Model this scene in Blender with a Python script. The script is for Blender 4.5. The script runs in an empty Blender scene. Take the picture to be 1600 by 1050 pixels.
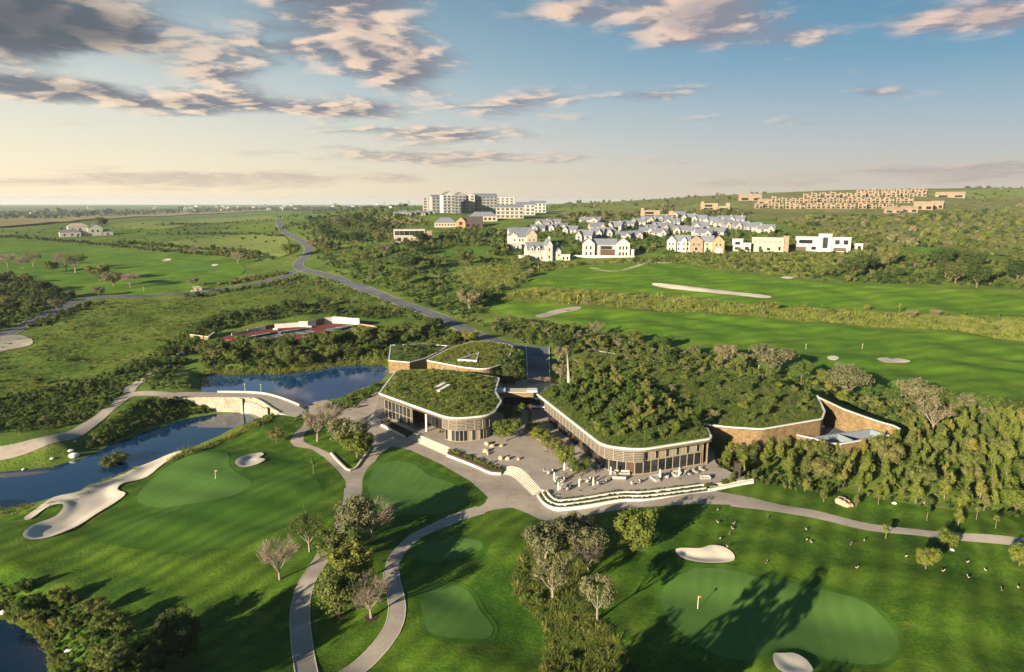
import bpy, bmesh, math, random
import numpy as np
from mathutils import Vector, Matrix
from mathutils.geometry import delaunay_2d_cdt

SC = bpy.context.scene
COL = SC.collection
R = math.radians
rnd = random.Random(11)
nrg = np.random.default_rng(5)

# ------------------------------------------------------------------ camera, sky, sun, exposure
CAM_H, FPX, PITCH = 65.0, 1066.67, R(11.1)
CP, SP = math.cos(PITCH), math.sin(PITCH)
cam_d = bpy.data.cameras.new('camera')
cam_d.lens, cam_d.sensor_width = 24.0, 36.0
cam_d.clip_start, cam_d.clip_end = 1.0, 60000.0
cam = bpy.data.objects.new('camera', cam_d)
cam.location = (0, 0, CAM_H)
cam.rotation_euler = (R(90) - PITCH, 0, 0)
COL.objects.link(cam)
SC.camera = cam
SC.render.engine = 'CYCLES'
SC.view_settings.view_transform = 'Standard'
SC.view_settings.look = 'None'
SC.view_settings.gamma = 1.0
SC.view_settings.use_curve_mapping = False
SC.view_settings.exposure = 1.68
SC.cycles.max_bounces = 6
SC.cycles.diffuse_bounces = 2
SC.cycles.transparent_max_bounces = 8

SUN_EL, SUN_AZ = R(14.5), R(220.0)        # azimuth clockwise from +Y: behind the camera, to the left
SUN_V = Vector((math.sin(SUN_AZ) * math.cos(SUN_EL), math.cos(SUN_AZ) * math.cos(SUN_EL), math.sin(SUN_EL)))
sun_d = bpy.data.lights.new('sun', 'SUN')
sun_d.energy, sun_d.angle, sun_d.color = 5.0, R(0.5), (1.0, 0.85, 0.62)
sun = bpy.data.objects.new('sun', sun_d)
sun.rotation_euler = SUN_V.to_track_quat('Z', 'Y').to_euler()
sun.location = (-60, -80, 120)
COL.objects.link(sun)


class NT:
    """tiny helper for writing node trees"""
    def __init__(s, nt):
        s.nt = nt
        s.n, s.l = nt.nodes, nt.links

    def node(s, typ, ins=None, **kw):
        nd = s.n.new(typ)
        for k, v in kw.items():
            setattr(nd, k, v)
        for k, v in (ins or {}).items():
            s.set(nd, k, v)
        return nd

    def set(s, nd, k, v):
        sock = nd.inputs[k]
        if isinstance(v, bpy.types.NodeSocket):
            s.l.new(v, sock)
        elif isinstance(v, bpy.types.Node):
            s.l.new(v.outputs[0], sock)
        else:
            sock.default_value = v

    def math(s, op, a, b=0.0, c=None, clamp=False):
        nd = s.node('ShaderNodeMath', {0: a, 1: b}, operation=op, use_clamp=clamp)
        if c is not None:
            s.set(nd, 2, c)
        return nd.outputs[0]

    def vmath(s, op, a, b=None, scale=None):
        nd = s.node('ShaderNodeVectorMath', {0: a}, operation=op)
        if b is not None:
            s.set(nd, 1, b)
        if scale is not None:
            s.set(nd, 'Scale', scale)
        return nd.outputs['Value'] if op in ('DOT_PRODUCT', 'LENGTH', 'DISTANCE') else nd.outputs[0]

    def mix(s, f, a, b, mode='MIX'):
        nd = s.node('ShaderNodeMix', data_type='RGBA', blend_type=mode)
        s.set(nd, 0, f)
        s.set(nd, 6, a)
        s.set(nd, 7, b)
        return nd.outputs[2]

    def ramp(s, f, stops, interp='LINEAR'):
        nd = s.node('ShaderNodeValToRGB', {0: f})
        cr = nd.color_ramp
        cr.interpolation = interp
        while len(cr.elements) < len(stops):
            cr.elements.new(0.5)
        for e, (p, c) in zip(cr.elements, stops):
            e.position = p
            e.color = c if len(c) == 4 else (*c, 1)
        return nd.outputs[0]

    def rng(s, v, a, b, c=0.0, d=1.0, smooth=True):
        nd = s.node('ShaderNodeMapRange', {0: v, 1: a, 2: b, 3: c, 4: d})
        nd.interpolation_type = 'SMOOTHSTEP' if smooth else 'LINEAR'
        return nd.outputs[0]

    def noise(s, vec, scale, detail=3, rough=0.55, dist=0.0, dim='3D'):
        nd = s.node('ShaderNodeTexNoise', {'Scale': scale, 'Detail': detail, 'Roughness': rough, 'Distortion': dist})
        nd.noise_dimensions = dim
        if vec is not None:
            s.set(nd, 'Vector', vec)
        return nd.outputs[0]


def C4(c):
    return (c[0], c[1], c[2], 1.0)


def build_world():
    w = bpy.data.worlds.new('World')
    SC.world = w
    w.use_nodes = True
    t = NT(w.node_tree)
    t.n.clear()
    tc = t.node('ShaderNodeTexCoord').outputs['Generated']
    d = t.vmath('NORMALIZE', tc)
    sep = t.node('ShaderNodeSeparateXYZ', {0: d})
    dx, dy, dz = sep.outputs
    sky = t.node('ShaderNodeTexSky', sky_type='NISHITA', sun_disc=False)
    sky.sun_elevation, sky.sun_rotation = SUN_EL, SUN_AZ
    sky.altitude, sky.air_density, sky.dust_density, sky.ozone_density = 1400, 1.0, 1.2, 1.6
    base = t.vmath('SCALE', sky.outputs[0], scale=0.05)
    hor = t.vmath('NORMALIZE', t.node('ShaderNodeCombineXYZ', {0: dx, 1: dy, 2: 0.0}))
    toward = t.vmath('DOT_PRODUCT', hor, (-0.90, -0.30, 0))      # the bright evening side of the sky
    el = t.math('MAXIMUM', dz, 0.0)
    side = t.rng(toward, -0.85, 0.45)
    # clear blue overhead, milky towards the evening side, warm and pale along the horizon
    blue = t.ramp(el, [(0.0, (.165, .200, .215)), (.07, (.120, .175, .215)), (.17, (.048, .118, .172)), (.32, (.017, .072, .118)), (.9, (.011, .040, .088))])
    col = t.mix(.15, blue, base)
    veil = t.math('MULTIPLY', side, t.rng(el, 0.42, 0.02))
    col = t.mix(t.math('MULTIPLY', veil, .9), col, (.30, .315, .285, 1))
    band = t.math('POWER', t.math('SUBTRACT', 1.0, t.math('MINIMUM', t.math('MULTIPLY', el, 4.6), 1.0)), 2.0)
    hcol = t.mix(side, (.245, .195, .150, 1), (.45, .355, .200, 1))
    col = t.mix(t.math('MULTIPLY', band, .88), col, hcol)
    # clouds on a plane overhead
    inv = t.math('DIVIDE', 1.0, t.math('ADD', el, 0.085))
    cx = t.math('MULTIPLY', dx, inv)
    cy = t.math('MULTIPLY', dy, inv)
    p = t.node('ShaderNodeCombineXYZ', {0: cx, 1: cy, 2: 0.0}).outputs[0]
    az = t.math('ARCTAN2', dx, dy)
    elev = t.math('ARCSINE', dz)
    # where the cloud banks stand: (azimuth, elevation, half width, half height, weight)
    banks = [(-34, 11.4, 8.5, 2.3, .72), (-34, 7.6, 5, .8, .30), (-25, 7.0, 9, 1.1, .30), (-22, 9.3, 4, 1.3, .26), (-13, 13.0, 6.5, 3.2, .38), (-8, 9.6, 4, 1.8, .27), (-9, 15.5, 9, 1.5, .25),
             (4, 14.3, 5, 1.1, .31), (14, 13.8, 6.0, 2.4, .38), (22, 12.0, 3, 1.2, .24), (31, 11.8, 6, 1.0, .32), (1, 7.8, 5, 1.2, .30), (12, 8.2, 3.5, .6, .28),
             (-5, 3.6, 12, .75, .33), (-27, 1.5, 11, .65, .36), (-15, 1.9, 14, .5, .26), (-6, 5.4, 8, .8, .28), (27, 7.4, 2.6, .9, .26), (34, 2.0, 8, .6, .52), (18, 1.5, 6, .4, .30), (-13, 7.2, 6, 1.0, .26)]
    bias = None
    for a, e, wa, we, k in banks:
        ga = t.math('POWER', t.math('DIVIDE', t.math('SUBTRACT', az, R(a)), R(wa)), 2.0)
        ge = t.math('POWER', t.math('DIVIDE', t.math('SUBTRACT', elev, R(e)), R(we)), 2.0)
        g = t.math('MULTIPLY', t.math('EXPONENT', t.math('MULTIPLY', t.math('ADD', ga, ge), -1.0)), k)
        bias = g if bias is None else t.math('ADD', bias, g)

    def dens(off):
        q = t.vmath('ADD', p, off)
        q = t.vmath('ADD', q, t.vmath('SCALE', t.vmath('SUBTRACT', t.node('ShaderNodeTexNoise', {'Vector': q, 'Scale': 1.7, 'Detail': 3.0}).outputs[1], (.5, .5, .5)), scale=0.35))
        n1 = t.noise(q, 1.45, 8, 0.56)
        n2 = t.noise(q, 4.4, 4, 0.55)
        return t.math('ADD', t.math('MULTIPLY_ADD', n2, 0.24, t.math('MULTIPLY', n1, .92)), bias)
    d0 = dens((3.1, 1.7, 0))
    d1 = dens((3.1 - 0.10, 1.7 - 0.04, 0.0))
    cov = t.rng(d0, 0.655, 0.95)
    cov = t.math('MULTIPLY', cov, t.rng(elev, R(-0.2), R(1.2)))
    lit = t.rng(t.math('SUBTRACT', d0, d1), -0.035, 0.07)
    thick = t.rng(d0, 0.88, 1.14)
    lit = t.math('MULTIPLY', lit, t.math('SUBTRACT', 1.0, t.math('MULTIPLY', thick, 0.72)))
    shade_c = t.mix(side, (.108, .106, .128, 1), (.066, .074, .090, 1))
    low = t.rng(elev, R(5.5), R(1.5))
    # the heavy rain cloud at the upper left
    ga = t.math('POWER', t.math('DIVIDE', t.math('SUBTRACT', az, R(-35)), R(11)), 2.0)
    ge = t.math('POWER', t.math('DIVIDE', t.math('SUBTRACT', elev, R(11.6)), R(3.0)), 2.0)
    heavy = t.math('EXPONENT', t.math('MULTIPLY', t.math('ADD', ga, ge), -1.0))
    shade_c = t.mix(t.math('MULTIPLY', heavy, .97), shade_c, (.026, .032, .042, 1))
    lit = t.math('MULTIPLY', lit, t.math('SUBTRACT', 1.0, t.math('MULTIPLY', heavy, .85)))
    shade_c = t.mix(low, shade_c, t.mix(side, (.165, .145, .135, 1), (.215, .175, .145, 1)))
    lit_c = t.mix(low, t.mix(side, (.34, .245, .195, 1), (.40, .305, .22, 1)), t.mix(side, (.235, .185, .150, 1), (.34, .27, .195, 1)))
    cl = t.mix(lit, shade_c, lit_c)
    cov = t.math('MULTIPLY', cov, t.math('SUBTRACT', 0.92, t.math('MULTIPLY', low, 0.25)))
    col = t.mix(cov, col, cl)
    # below the horizon: plain ground bounce
    bg = t.node('ShaderNodeBackground', {'Color': t.vmath('SCALE', col, scale=8.3), 'Strength': 0.1})
    out = t.node('ShaderNodeOutputWorld')
    t.l.new(bg.outputs[0], out.inputs[0])


build_world()

# ------------------------------------------------------------------ the lie of the land
def smooth01(t):
    t = np.clip(t, 0, 1)
    return t * t * (3 - 2 * t)


def sdf(poly, x, y):
    """signed distance to a closed polygon (negative inside)"""
    x = np.asarray(x, float)
    y = np.asarray(y, float)
    d = np.full(x.shape, 1e18)
    s = np.ones(x.shape)
    n = len(poly)
    for i in range(n):
        ax, ay = poly[i]
        bx, by = poly[i - 1]
        ex, ey = bx - ax, by - ay
        wx, wy = x - ax, y - ay
        h = np.clip((wx * ex + wy * ey) / (ex * ex + ey * ey + 1e-12), 0, 1)
        d = np.minimum(d, (wx - ex * h) ** 2 + (wy - ey * h) ** 2)
        c1 = y >= ay
        c2 = y < by
        c3 = ex * wy > ey * wx
        flip = (c1 & c2 & c3) | (~c1 & ~c2 & ~c3)
        s = np.where(flip, -s, s)
    return s * np.sqrt(d)


def ray(px, py):
    u, v = px - 800.0, py - 525.0
    return u, FPX * CP - v * SP, -FPX * SP - v * CP


def at_z(px, py, z):
    u, f, w = ray(px, py)
    t = (z - CAM_H) / w
    return Vector((u * t, f * t, z))


def catmull(pts, closed=True, sub=5):
    n = len(pts)
    out = []
    rng_ = range(n) if closed else range(n - 1)
    for i in rng_:
        if closed:
            p0, p1, p2, p3 = pts[i - 1], pts[i], pts[(i + 1) % n], pts[(i + 2) % n]
        else:
            p0, p1, p2, p3 = pts[max(i - 1, 0)], pts[i], pts[i + 1], pts[min(i + 2, n - 1)]
        for k in range(sub):
            t = k / sub
            t2, t3 = t * t, t * t * t
            out.append(tuple(0.5 * (2 * b + (c - a) * t + (2 * a - 5 * b + 4 * c - e) * t2 + (3 * b - a - 3 * c + e) * t3)
                             for a, b, c, e in zip(p0, p1, p2, p3)))
    if not closed:
        out.append(tuple(pts[-1]))
    return out


UP_Z, LOW_Z, SW_Z = -0.5, -4.6, -3.2
up_px = [(315, 600), (318, 586), (379, 584), (434, 584), (489, 578), (516, 573), (557, 568.6), (599, 571), (608, 582), (592, 597), (552, 611),
         (530, 621), (494, 628), (470, 640), (440, 634), (400, 624), (343, 622), (315, 617)]
low_px = [(-30, 742), (0, 738), (77, 730), (126, 717), (161, 701), (224, 675), (287, 655), (342, 646), (374, 645), (405, 648), (408, 657), (345, 681),
          (293, 701), (262, 716), (215, 731), (184, 744), (155, 756), (126, 774), (86, 788), (52, 795), (0, 797), (-40, 800)]
sw_px = [(-40, 955), (0, 968), (30, 980), (58, 1000), (73, 1025), (72, 1060), (60, 1100), (-60, 1110)]
up_w = [tuple(at_z(*p, UP_Z)[:2]) for p in up_px]
low_w = [tuple(at_z(*p, LOW_Z)[:2]) for p in low_px]
low_w = low_w + [(low_w[-1][0] - 60, low_w[-1][1] + 6), (low_w[0][0] - 60, low_w[0][1] + 10)]
sw_w = [tuple(at_z(*p, SW_Z)[:2]) for p in sw_px]
PONDS = [(up_w, UP_Z, 5.0), (low_w, LOW_Z, 11.0), (sw_w, SW_Z, 9.0)]
bunker_px = {
    'a': [(287, 711), (267, 714), (218, 728), (201, 738), (161, 755), (126, 776), (86, 786), (45, 808), (38, 815), (46, 816), (72, 800), (96, 794), (99, 798),
          (86, 809), (55, 822), (39, 836), (38, 846), (57, 850), (95, 839), (144, 807), (178, 787), (197, 774), (184, 769), (195, 758), (230, 747), (259, 725)],
    'b': [(368, 727), (385, 714), (407, 708), (412, 711), (405, 717), (415, 720), (402, 730), (377, 735)],
    'c': [(1056, 862), (1071, 861), (1095, 862), (1111, 857), (1129, 861), (1144, 873), (1147, 884), (1129, 887), (1095, 884), (1069, 877), (1058, 869)],
    'd': [(1207, 1035), (1224, 1032), (1238, 1029), (1255, 1036), (1266, 1050), (1268, 1063), (1240, 1070), (1212, 1060)],
}
bunker_far_px = {
    'e': [(1371, 561), (1385, 559), (1394, 562), (1403, 560.5), (1423, 565), (1411, 568), (1387, 568), (1374, 564.5)],
    'f': [(1292, 559), (1300, 556.5), (1308, 558), (1311, 561), (1304, 564), (1296, 563)],
    'g': [(1196, 554), (1210, 552), (1228, 555), (1243, 559), (1228, 561), (1206, 559)],
    'h': [(1020, 443), (1060, 446), (1110, 452), (1160, 458), (1203, 463), (1195, 466.5), (1140, 461), (1080, 455), (1030, 449)],
    'i': [(1219, 434), (1230, 432.6), (1241, 434), (1232, 436.5)],
    'j': [(253, 407), (262, 404.6), (268, 406), (258, 409)],
    'k': [(330, 414.5), (336, 413), (341, 414), (334, 416.5)],
}
BUNK = [catmull([tuple(at_z(*p, -0.2)[:2]) for p in v], True, 3) for v in bunker_px.values()]
COURT_Z = 4.3
court_px = [(338, 529), (385, 519.5), (432, 513), (487, 511.5), (519, 504), (562, 507), (590, 511.5), (562, 521), (480, 530), (430, 536)]
COURT = [tuple(at_z(*p, COURT_Z)[:2]) for p in court_px]
CLUB = (at_z(830, 690, 0)[0], at_z(830, 690, 0)[1])
ZR = ([0, 260, 300, 360, 430, 500, 560, 700, 850, 1000, 1300, 2000, 3500, 8000, 60000], [0, 0, .4, 3.5, 10.5, 17.5, 23.5, 32, 41, 47, 50, 52, 30, 0, 0])
ZL = ([0, 220, 330, 450, 550, 900, 1200, 1700, 3000, 6000, 60000], [0, 0, 4, 7, 10, 18.5, 25, 17, 6, 10, 0])
RG = ([0, 1200, 1600, 2000, 2300, 3000, 4500, 60000], [0, 0, 20, 50, 60, 42, 0, 0])
# rounded versions of the three profiles
_g = np.arange(0, 7000, 10.0)
_ker = np.hanning(15)
_ker /= _ker.sum()


def _round(tab):
    v = np.interp(_g, *tab)
    return np.convolve(np.pad(v, 7, mode='edge'), _ker, 'valid')


_ZR, _ZL, _RG = _round(ZR), _round(ZL), _round(RG)


def swell(x, y):
    return (np.sin(x * .131 + np.sin(y * .071) * 1.7 + .4) * np.sin(y * .117 + np.sin(x * .06) * 1.4) * .85 + np.sin(x * .29 + y * .21 + 1.3) * np.sin(y * .33 - x * .12) * .20)


def terrain(x, y):
    x = np.asarray(x, float)
    y = np.asarray(y, float)
    yy = np.maximum(y, 1.0)
    q = x / yy
    w = smooth01((q + .45) / .33)
    zr, zl, rg = np.interp(yy, _g, _ZR), np.interp(yy, _g, _ZL), np.interp(yy, _g, _RG)
    z = zl + (zr - zl) * w + rg * smooth01((q + .1) / .7)
    far = smooth01((yy - 300) / 500)
    z = z + far * (np.sin(x * .011 + 1) * np.sin(yy * .009 + x * .003) * 2.2 + np.sin(x * .031 + yy * .017) * .9) * (1 - smooth01((yy - 2500) / 1500) * .5)
    # golf-course swells near the camera, none under the clubhouse and its paving
    dc = np.hypot((x - CLUB[0] - 8) / 1.35, y - CLUB[1] - 12)
    z = z + swell(x, y) * smooth01((dc - 38) / 30) * (1 - .55 * far)
    for poly, lev, wd in PONDS:
        xs, ys = [p[0] for p in poly], [p[1] for p in poly]
        m = (x > min(xs) - wd) & (x < max(xs) + wd) & (y > min(ys) - wd) & (y < max(ys) + wd)
        if m.any():
            d = sdf(poly, x[m], y[m])
            zm = z[m]
            z[m] = np.where(d > 0, lev + (zm - lev) * smooth01(d / wd), lev - 2.2 * smooth01(-d / 5))
    for poly in BUNK:
        xs, ys = [p[0] for p in poly], [p[1] for p in poly]
        m = (x > min(xs) - 4) & (x < max(xs) + 4) & (y > min(ys) - 4) & (y < max(ys) + 4)
        if m.any():
            d = sdf(poly, x[m], y[m])
            z[m] += np.where(d > 0, .16 * (1 - smooth01(d / 3.5)), .16 - .55 * smooth01(-d / 3.0))
    m = (x > -150) & (x < -30) & (y > 260) & (y < 380)
    if m.any():
        d = sdf(COURT, x[m], y[m])
        z[m] = COURT_Z - .5 + (z[m] - COURT_Z + .5) * smooth01((d - 1.5) / 9)
    return z


def tz(x, y):
    return float(terrain(np.array([x]), np.array([y]))[0])


_T = 45 * (1.017 ** np.arange(300))


def ats(pxs, off=0.0):
    """pixels of the photograph -> points on the ground"""
    P = np.array(pxs, float)
    u, f, w = ray(P[:, 0], P[:, 1])
    n = len(P)
    X = (u / f)[:, None] * _T[None, :]
    Z = CAM_H + (w / f)[:, None] * _T[None, :]
    G = terrain(X.ravel(), np.broadcast_to(_T, (n, len(_T))).ravel()).reshape(n, -1)
    below = Z < G
    i = np.where(below.any(1), below.argmax(1), len(_T) - 1)
    hi = _T[i]
    lo = _T[np.maximum(i - 1, 0)]
    for _ in range(14):
        mid = (lo + hi) / 2
        b = CAM_H + w / f * mid < terrain(u / f * mid, mid)
        hi = np.where(b, mid, hi)
        lo = np.where(b, lo, mid)
    return [Vector((u[k] / f[k] * hi[k], hi[k], CAM_H + w[k] / f[k] * hi[k] + off)) for k in range(n)]


def at(px, py, off=0.0):
    return ats([(px, py)], off)[0]


def mpp(p):
    """metres that one photograph pixel covers at point p"""
    return (p[1] * CP - (p[2] - CAM_H) * SP) / FPX


def inpoly(poly, x, y):
    return sdf(poly, x, y) < 0


# ------------------------------------------------------------------ meshes and objects
class MB:
    """collects shapes; build() links them as one mesh object"""
    def __init__(s):
        s.v, s.f, s.m = [], [], []

    def add(s, vs, fs, mi=0):
        o = len(s.v)
        s.v += [tuple(v) for v in vs]
        s.f += [tuple(i + o for i in f) for f in fs]
        s.m += [mi] * len(fs)
        return s

    def box(s, c, size, rz=0.0, mi=0, taper=1.0):
        hx, hy, hz = size[0] / 2, size[1] / 2, size[2] / 2
        ca, sa = math.cos(rz), math.sin(rz)
        vs = []
        for z, k in ((-hz, 1.0), (hz, taper)):
            for x, y in ((-hx, -hy), (hx, -hy), (hx, hy), (-hx, hy)):
                x, y = x * k, y * k
                vs.append((c[0] + x * ca - y * sa, c[1] + x * sa + y * ca, c[2] + z))
        return s.add(vs, [(3, 2, 1, 0), (4, 5, 6, 7), (0, 1, 5, 4), (1, 2, 6, 5), (2, 3, 7, 6), (3, 0, 4, 7)], mi)

    def prism(s, poly, z0, z1, mi=0, bottom=True, top=True):
        """closed polygon; z0, z1 numbers or lists"""
        n = len(poly)
        a = z0 if hasattr(z0, '__len__') else [z0] * n
        b = z1 if hasattr(z1, '__len__') else [z1] * n
        ar = sum(poly[i - 1][0] * poly[i][1] - poly[i][0] * poly[i - 1][1] for i in range(n))
        if ar < 0:
            poly, a, b = poly[::-1], list(a)[::-1], list(b)[::-1]
        vs = [(p[0], p[1], z) for p, z in zip(poly, a)] + [(p[0], p[1], z) for p, z in zip(poly, b)]
        fs = [(i, (i + 1) % n, n + (i + 1) % n, n + i) for i in range(n)]
        if top:
            fs.append(tuple(range(n, 2 * n)))
        if bottom:
            fs.append(tuple(range(n - 1, -1, -1)))
        return s.add(vs, fs, mi)

    def ribbon(s, path, w, z0, z1, mi=0, side=0.0):
        """a wall of width w along an open path (x, y); z0/z1 numbers or per-point lists; side shifts it left(+)/right(-)"""
        n = len(path)
        a = z0 if hasattr(z0, '__len__') else [z0] * n
        b = z1 if hasattr(z1, '__len__') else [z1] * n
        L, Rr = offset_path(path, w / 2 + side), offset_path(path, -w / 2 + side)
        vs = []
        for i in range(n):
            vs += [(*L[i], a[i]), (*Rr[i], a[i]), (*Rr[i], b[i]), (*L[i], b[i])]
        fs = [(0, 1, 2, 3), tuple(4 * (n - 1) + k for k in (3, 2, 1, 0))]
        for i in range(n - 1):
            for k in range(4):
                p, q = 4 * i + k, 4 * i + (k + 1) % 4
                fs.append((q, p, p + 4, q + 4))
        return s.add(vs, fs, mi)

    def tube(s, pts, rads, sides=6, mi=0, cap=True):
        vs, fs = [], []
        n = len(pts)
        pts = [Vector(p) for p in pts]
        for i, (p, r) in enumerate(zip(pts, rads)):
            d = (pts[min(i + 1, n - 1)] - pts[max(i - 1, 0)])
            d = d.normalized() if d.length > 1e-9 else Vector((0, 0, 1))
            ax = Vector((1, 0, 0)) if abs(d.x) < .9 else Vector((0, 1, 0))
            u = d.cross(ax).normalized()
            v = d.cross(u)
            for k in range(sides):
                t = 2 * math.pi * k / sides
                vs.append(p + u * (r * math.cos(t)) + v * (r * math.sin(t)))
        for i in range(n - 1):
            for k in range(sides):
                a, b = i * sides + k, i * sides + (k + 1) % sides
                fs.append((b, a, a + sides, b + sides))
        if cap:
            fs.append(tuple(range(sides)))
            fs.append(tuple(range((n - 1) * sides + sides - 1, (n - 1) * sides - 1, -1)))
        return s.add(vs, fs, mi)

    def mesh(s, name, mats, smooth=False):
        me = bpy.data.meshes.new(name)
        me.from_pydata(s.v, [], s.f)
        for m in (mats if isinstance(mats, (list, tuple)) else [mats]):
            me.materials.append(m)
        if any(s.m):
            me.polygons.foreach_set('material_index', s.m)
        if smooth:
            me.polygons.foreach_set('use_smooth', [True] * len(me.polygons))
        me.update()
        return me

    def build(s, name, mats, parent=None, smooth=False, **props):
        return obj(name, s.mesh(name, mats, smooth), parent, **props)


def offset_path(path, d, closed=False):
    n = len(path)
    out = []
    for i in range(n):
        p = path[i]
        if closed:
            a, b = path[i - 1], path[(i + 1) % n]
        else:
            a, b = path[max(i - 1, 0)], path[min(i + 1, n - 1)]
        d1 = Vector((p[0] - a[0], p[1] - a[1]))
        d2 = Vector((b[0] - p[0], b[1] - p[1]))
        d1 = d1.normalized() if d1.length > 1e-9 else d2.normalized()
        d2 = d2.normalized() if d2.length > 1e-9 else d1
        n1, n2 = Vector((-d1.y, d1.x)), Vector((-d2.y, d2.x))
        m = n1 + n2
        m = m.normalized() if m.length > 1e-6 else n1
        k = d / max(m.dot(n1), .5)
        out.append((p[0] + m.x * k, p[1] + m.y * k))
    return out


def resample(path, step, closed=False):
    pts = [Vector((p[0], p[1])) for p in path]
    if closed:
        pts.append(pts[0])
    out = [pts[0]]
    carry = 0.0
    for a, b in zip(pts[:-1], pts[1:]):
        L = (b - a).length
        if L < 1e-9:
            continue
        t = step - carry
        while t < L - 1e-6:
            out.append(a + (b - a) * (t / L))
            t += step
        carry = L - (t - step)
    if not closed:
        if (out[-1] - pts[-1]).length < step * .3 and len(out) > 1:
            out[-1] = pts[-1]
        else:
            out.append(pts[-1])
    elif (out[-1] - out[0]).length < step * .3:
        out.pop()
    return [tuple(p) for p in out]


def obj(name, me, parent=None, **props):
    o = bpy.data.objects.new(name, me)
    COL.objects.link(o)
    if parent is not None:
        o.parent = parent
    for k, v in props.items():
        if v is not None:
            o[k] = v
    return o


def thing(name, label, cat, loc=(0, 0, 0), rz=0.0, group=None):
    o = bpy.data.objects.new(name, None)
    o.empty_display_size = .5
    COL.objects.link(o)
    o.location = loc
    o.rotation_euler = (0, 0, rz)
    o['label'], o['category'] = label, cat
    if group:
        o['group'] = group
    return o


def tag(o, label, cat, group=None):
    o['label'], o['category'] = label, cat
    if group:
        o['group'] = group
    return o


KIDS = {}


def copy_tree(o, parent=None):
    c = o.copy()
    COL.objects.link(c)
    if parent is not None:
        c.parent = parent
    kids = KIDS.get(o.name)
    if kids is None:
        kids = KIDS[o.name] = list(o.children)
    for ch in kids:
        copy_tree(ch, c)
    return c


# graded ground grid: fine by the camera, coarse at the horizon
def graded(a, b, fine, grow, end):
    xs = list(np.arange(a, b + 1e-6, fine))
    st = fine
    while xs[-1] < end:
        st *= grow
        xs.append(xs[-1] + st)
    return xs


GY = [20, 30, 38, 44, 48, 51, 53.5, 55] + graded(56.25, 250, 1.25, 1.03, 14000)
_gx = graded(0, 150, 1.25, 1.04, 12000)
GX = [-v for v in _gx[:0:-1]] + _gx
FINE = 1.25


def ground_mesh():
    X, Y = np.meshgrid(np.array(GX), np.array(GY))
    Z = terrain(X.ravel(), Y.ravel())
    V = np.stack([X.ravel(), Y.ravel(), Z], 1)
    ny, nx = X.shape
    i = (np.arange(ny - 1)[:, None] * nx + np.arange(nx - 1)[None, :]).ravel()
    F = np.stack([i, i + 1, i + nx + 1, i + nx], 1)
    me = bpy.data.meshes.new('ground')
    me.vertices.add(len(V))
    me.vertices.foreach_set('co', V.ravel())
    me.loops.add(F.size)
    me.loops.foreach_set('vertex_index', F.ravel())
    me.polygons.add(len(F))
    me.polygons.foreach_set('loop_start', np.arange(0, F.size, 4))
    me.polygons.foreach_set('use_smooth', np.ones(len(F), bool))
    me.update()
    me.validate()
    return me


def drape(name, poly, m, off, step=None, z=None, parent=None, grid=False, kind='structure', dome=0.0):
    """a sheet cut to a world polygon and laid on the ground (or at height z)"""
    poly = [(p[0], p[1]) for p in poly]
    ys = [p[1] for p in poly]
    xs = [p[0] for p in poly]
    if step is None:
        step = 1.25 if max(ys) < 250 else max(1.6, (sum(ys) / len(ys)) * .010)
    b = resample(poly, step, True)
    if z is not None and not dome:
        pts = []
    elif grid:
        gx = [g for g in GX if min(xs) < g < max(xs)]
        gy = [g for g in GY if min(ys) < g < max(ys)]
        A, B = np.meshgrid(gx, gy)
        k = sdf(b, A.ravel(), B.ravel()) < -step * .35
        pts = list(zip(A.ravel()[k], B.ravel()[k]))
    else:
        A, B = np.meshgrid(np.arange(min(xs), max(xs), step), np.arange(min(ys), max(ys), step))
        A = A + (np.arange(A.shape[0]) % 2)[:, None] * step * .5
        A, B = A.ravel(), B.ravel()
        k = sdf(b, A, B) < -step * .4
        pts = list(zip(A[k], B[k]))
    vs = [Vector(p) for p in b] + [Vector((float(p[0]), float(p[1]))) for p in pts]
    r = delaunay_2d_cdt(vs, [], [list(range(len(b)))], 1, 1e-6)
    P = np.array([(p.x, p.y) for p in r[0]])
    if z is None:
        Z = terrain(P[:, 0], P[:, 1]) + off
    else:
        Z = np.full(len(P), float(z) + off)
        if dome:
            d = np.maximum(-sdf(b, P[:, 0], P[:, 1]), 0)
            Z = Z + dome * (1 - np.exp(-d / 5.0)) * (1 + .25 * np.sin(P[:, 0] * .35) * np.sin(P[:, 1] * .3 + 1))
    fs = []
    for f in r[2]:
        a, bb, c = (r[0][i] for i in f[:3])
        if (bb - a).cross(c - a) < 0:
            f = f[::-1]
        fs.append(tuple(f))
    me = bpy.data.meshes.new(name)
    me.from_pydata([(p[0], p[1], zz) for p, zz in zip(P, Z)], [], fs)
    me.materials.append(m)
    me.polygons.foreach_set('use_smooth', [True] * len(me.polygons))
    me.update()
    return obj(name, me, parent, **({'kind': kind} if kind else {}))


def strip_poly(pts, widths):
    """polygon of a road: centre line with a half width at every point"""
    L, Rr = [], []
    n = len(pts)
    for i in range(n):
        a, b = pts[max(i - 1, 0)], pts[min(i + 1, n - 1)]
        d = Vector((b[0] - a[0], b[1] - a[1])).normalized()
        w = widths[i] if hasattr(widths, '__len__') else widths
        L.append((pts[i][0] - d.y * w, pts[i][1] + d.x * w))
        Rr.append((pts[i][0] + d.y * w, pts[i][1] - d.x * w))
    return L + Rr[::-1]


def wpoly(px, sub=4, off=0, closed=True):
    return [(p.x, p.y) for p in ats(catmull(px, closed, sub))] if sub > 1 else [(p.x, p.y) for p in ats(px)]


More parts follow.
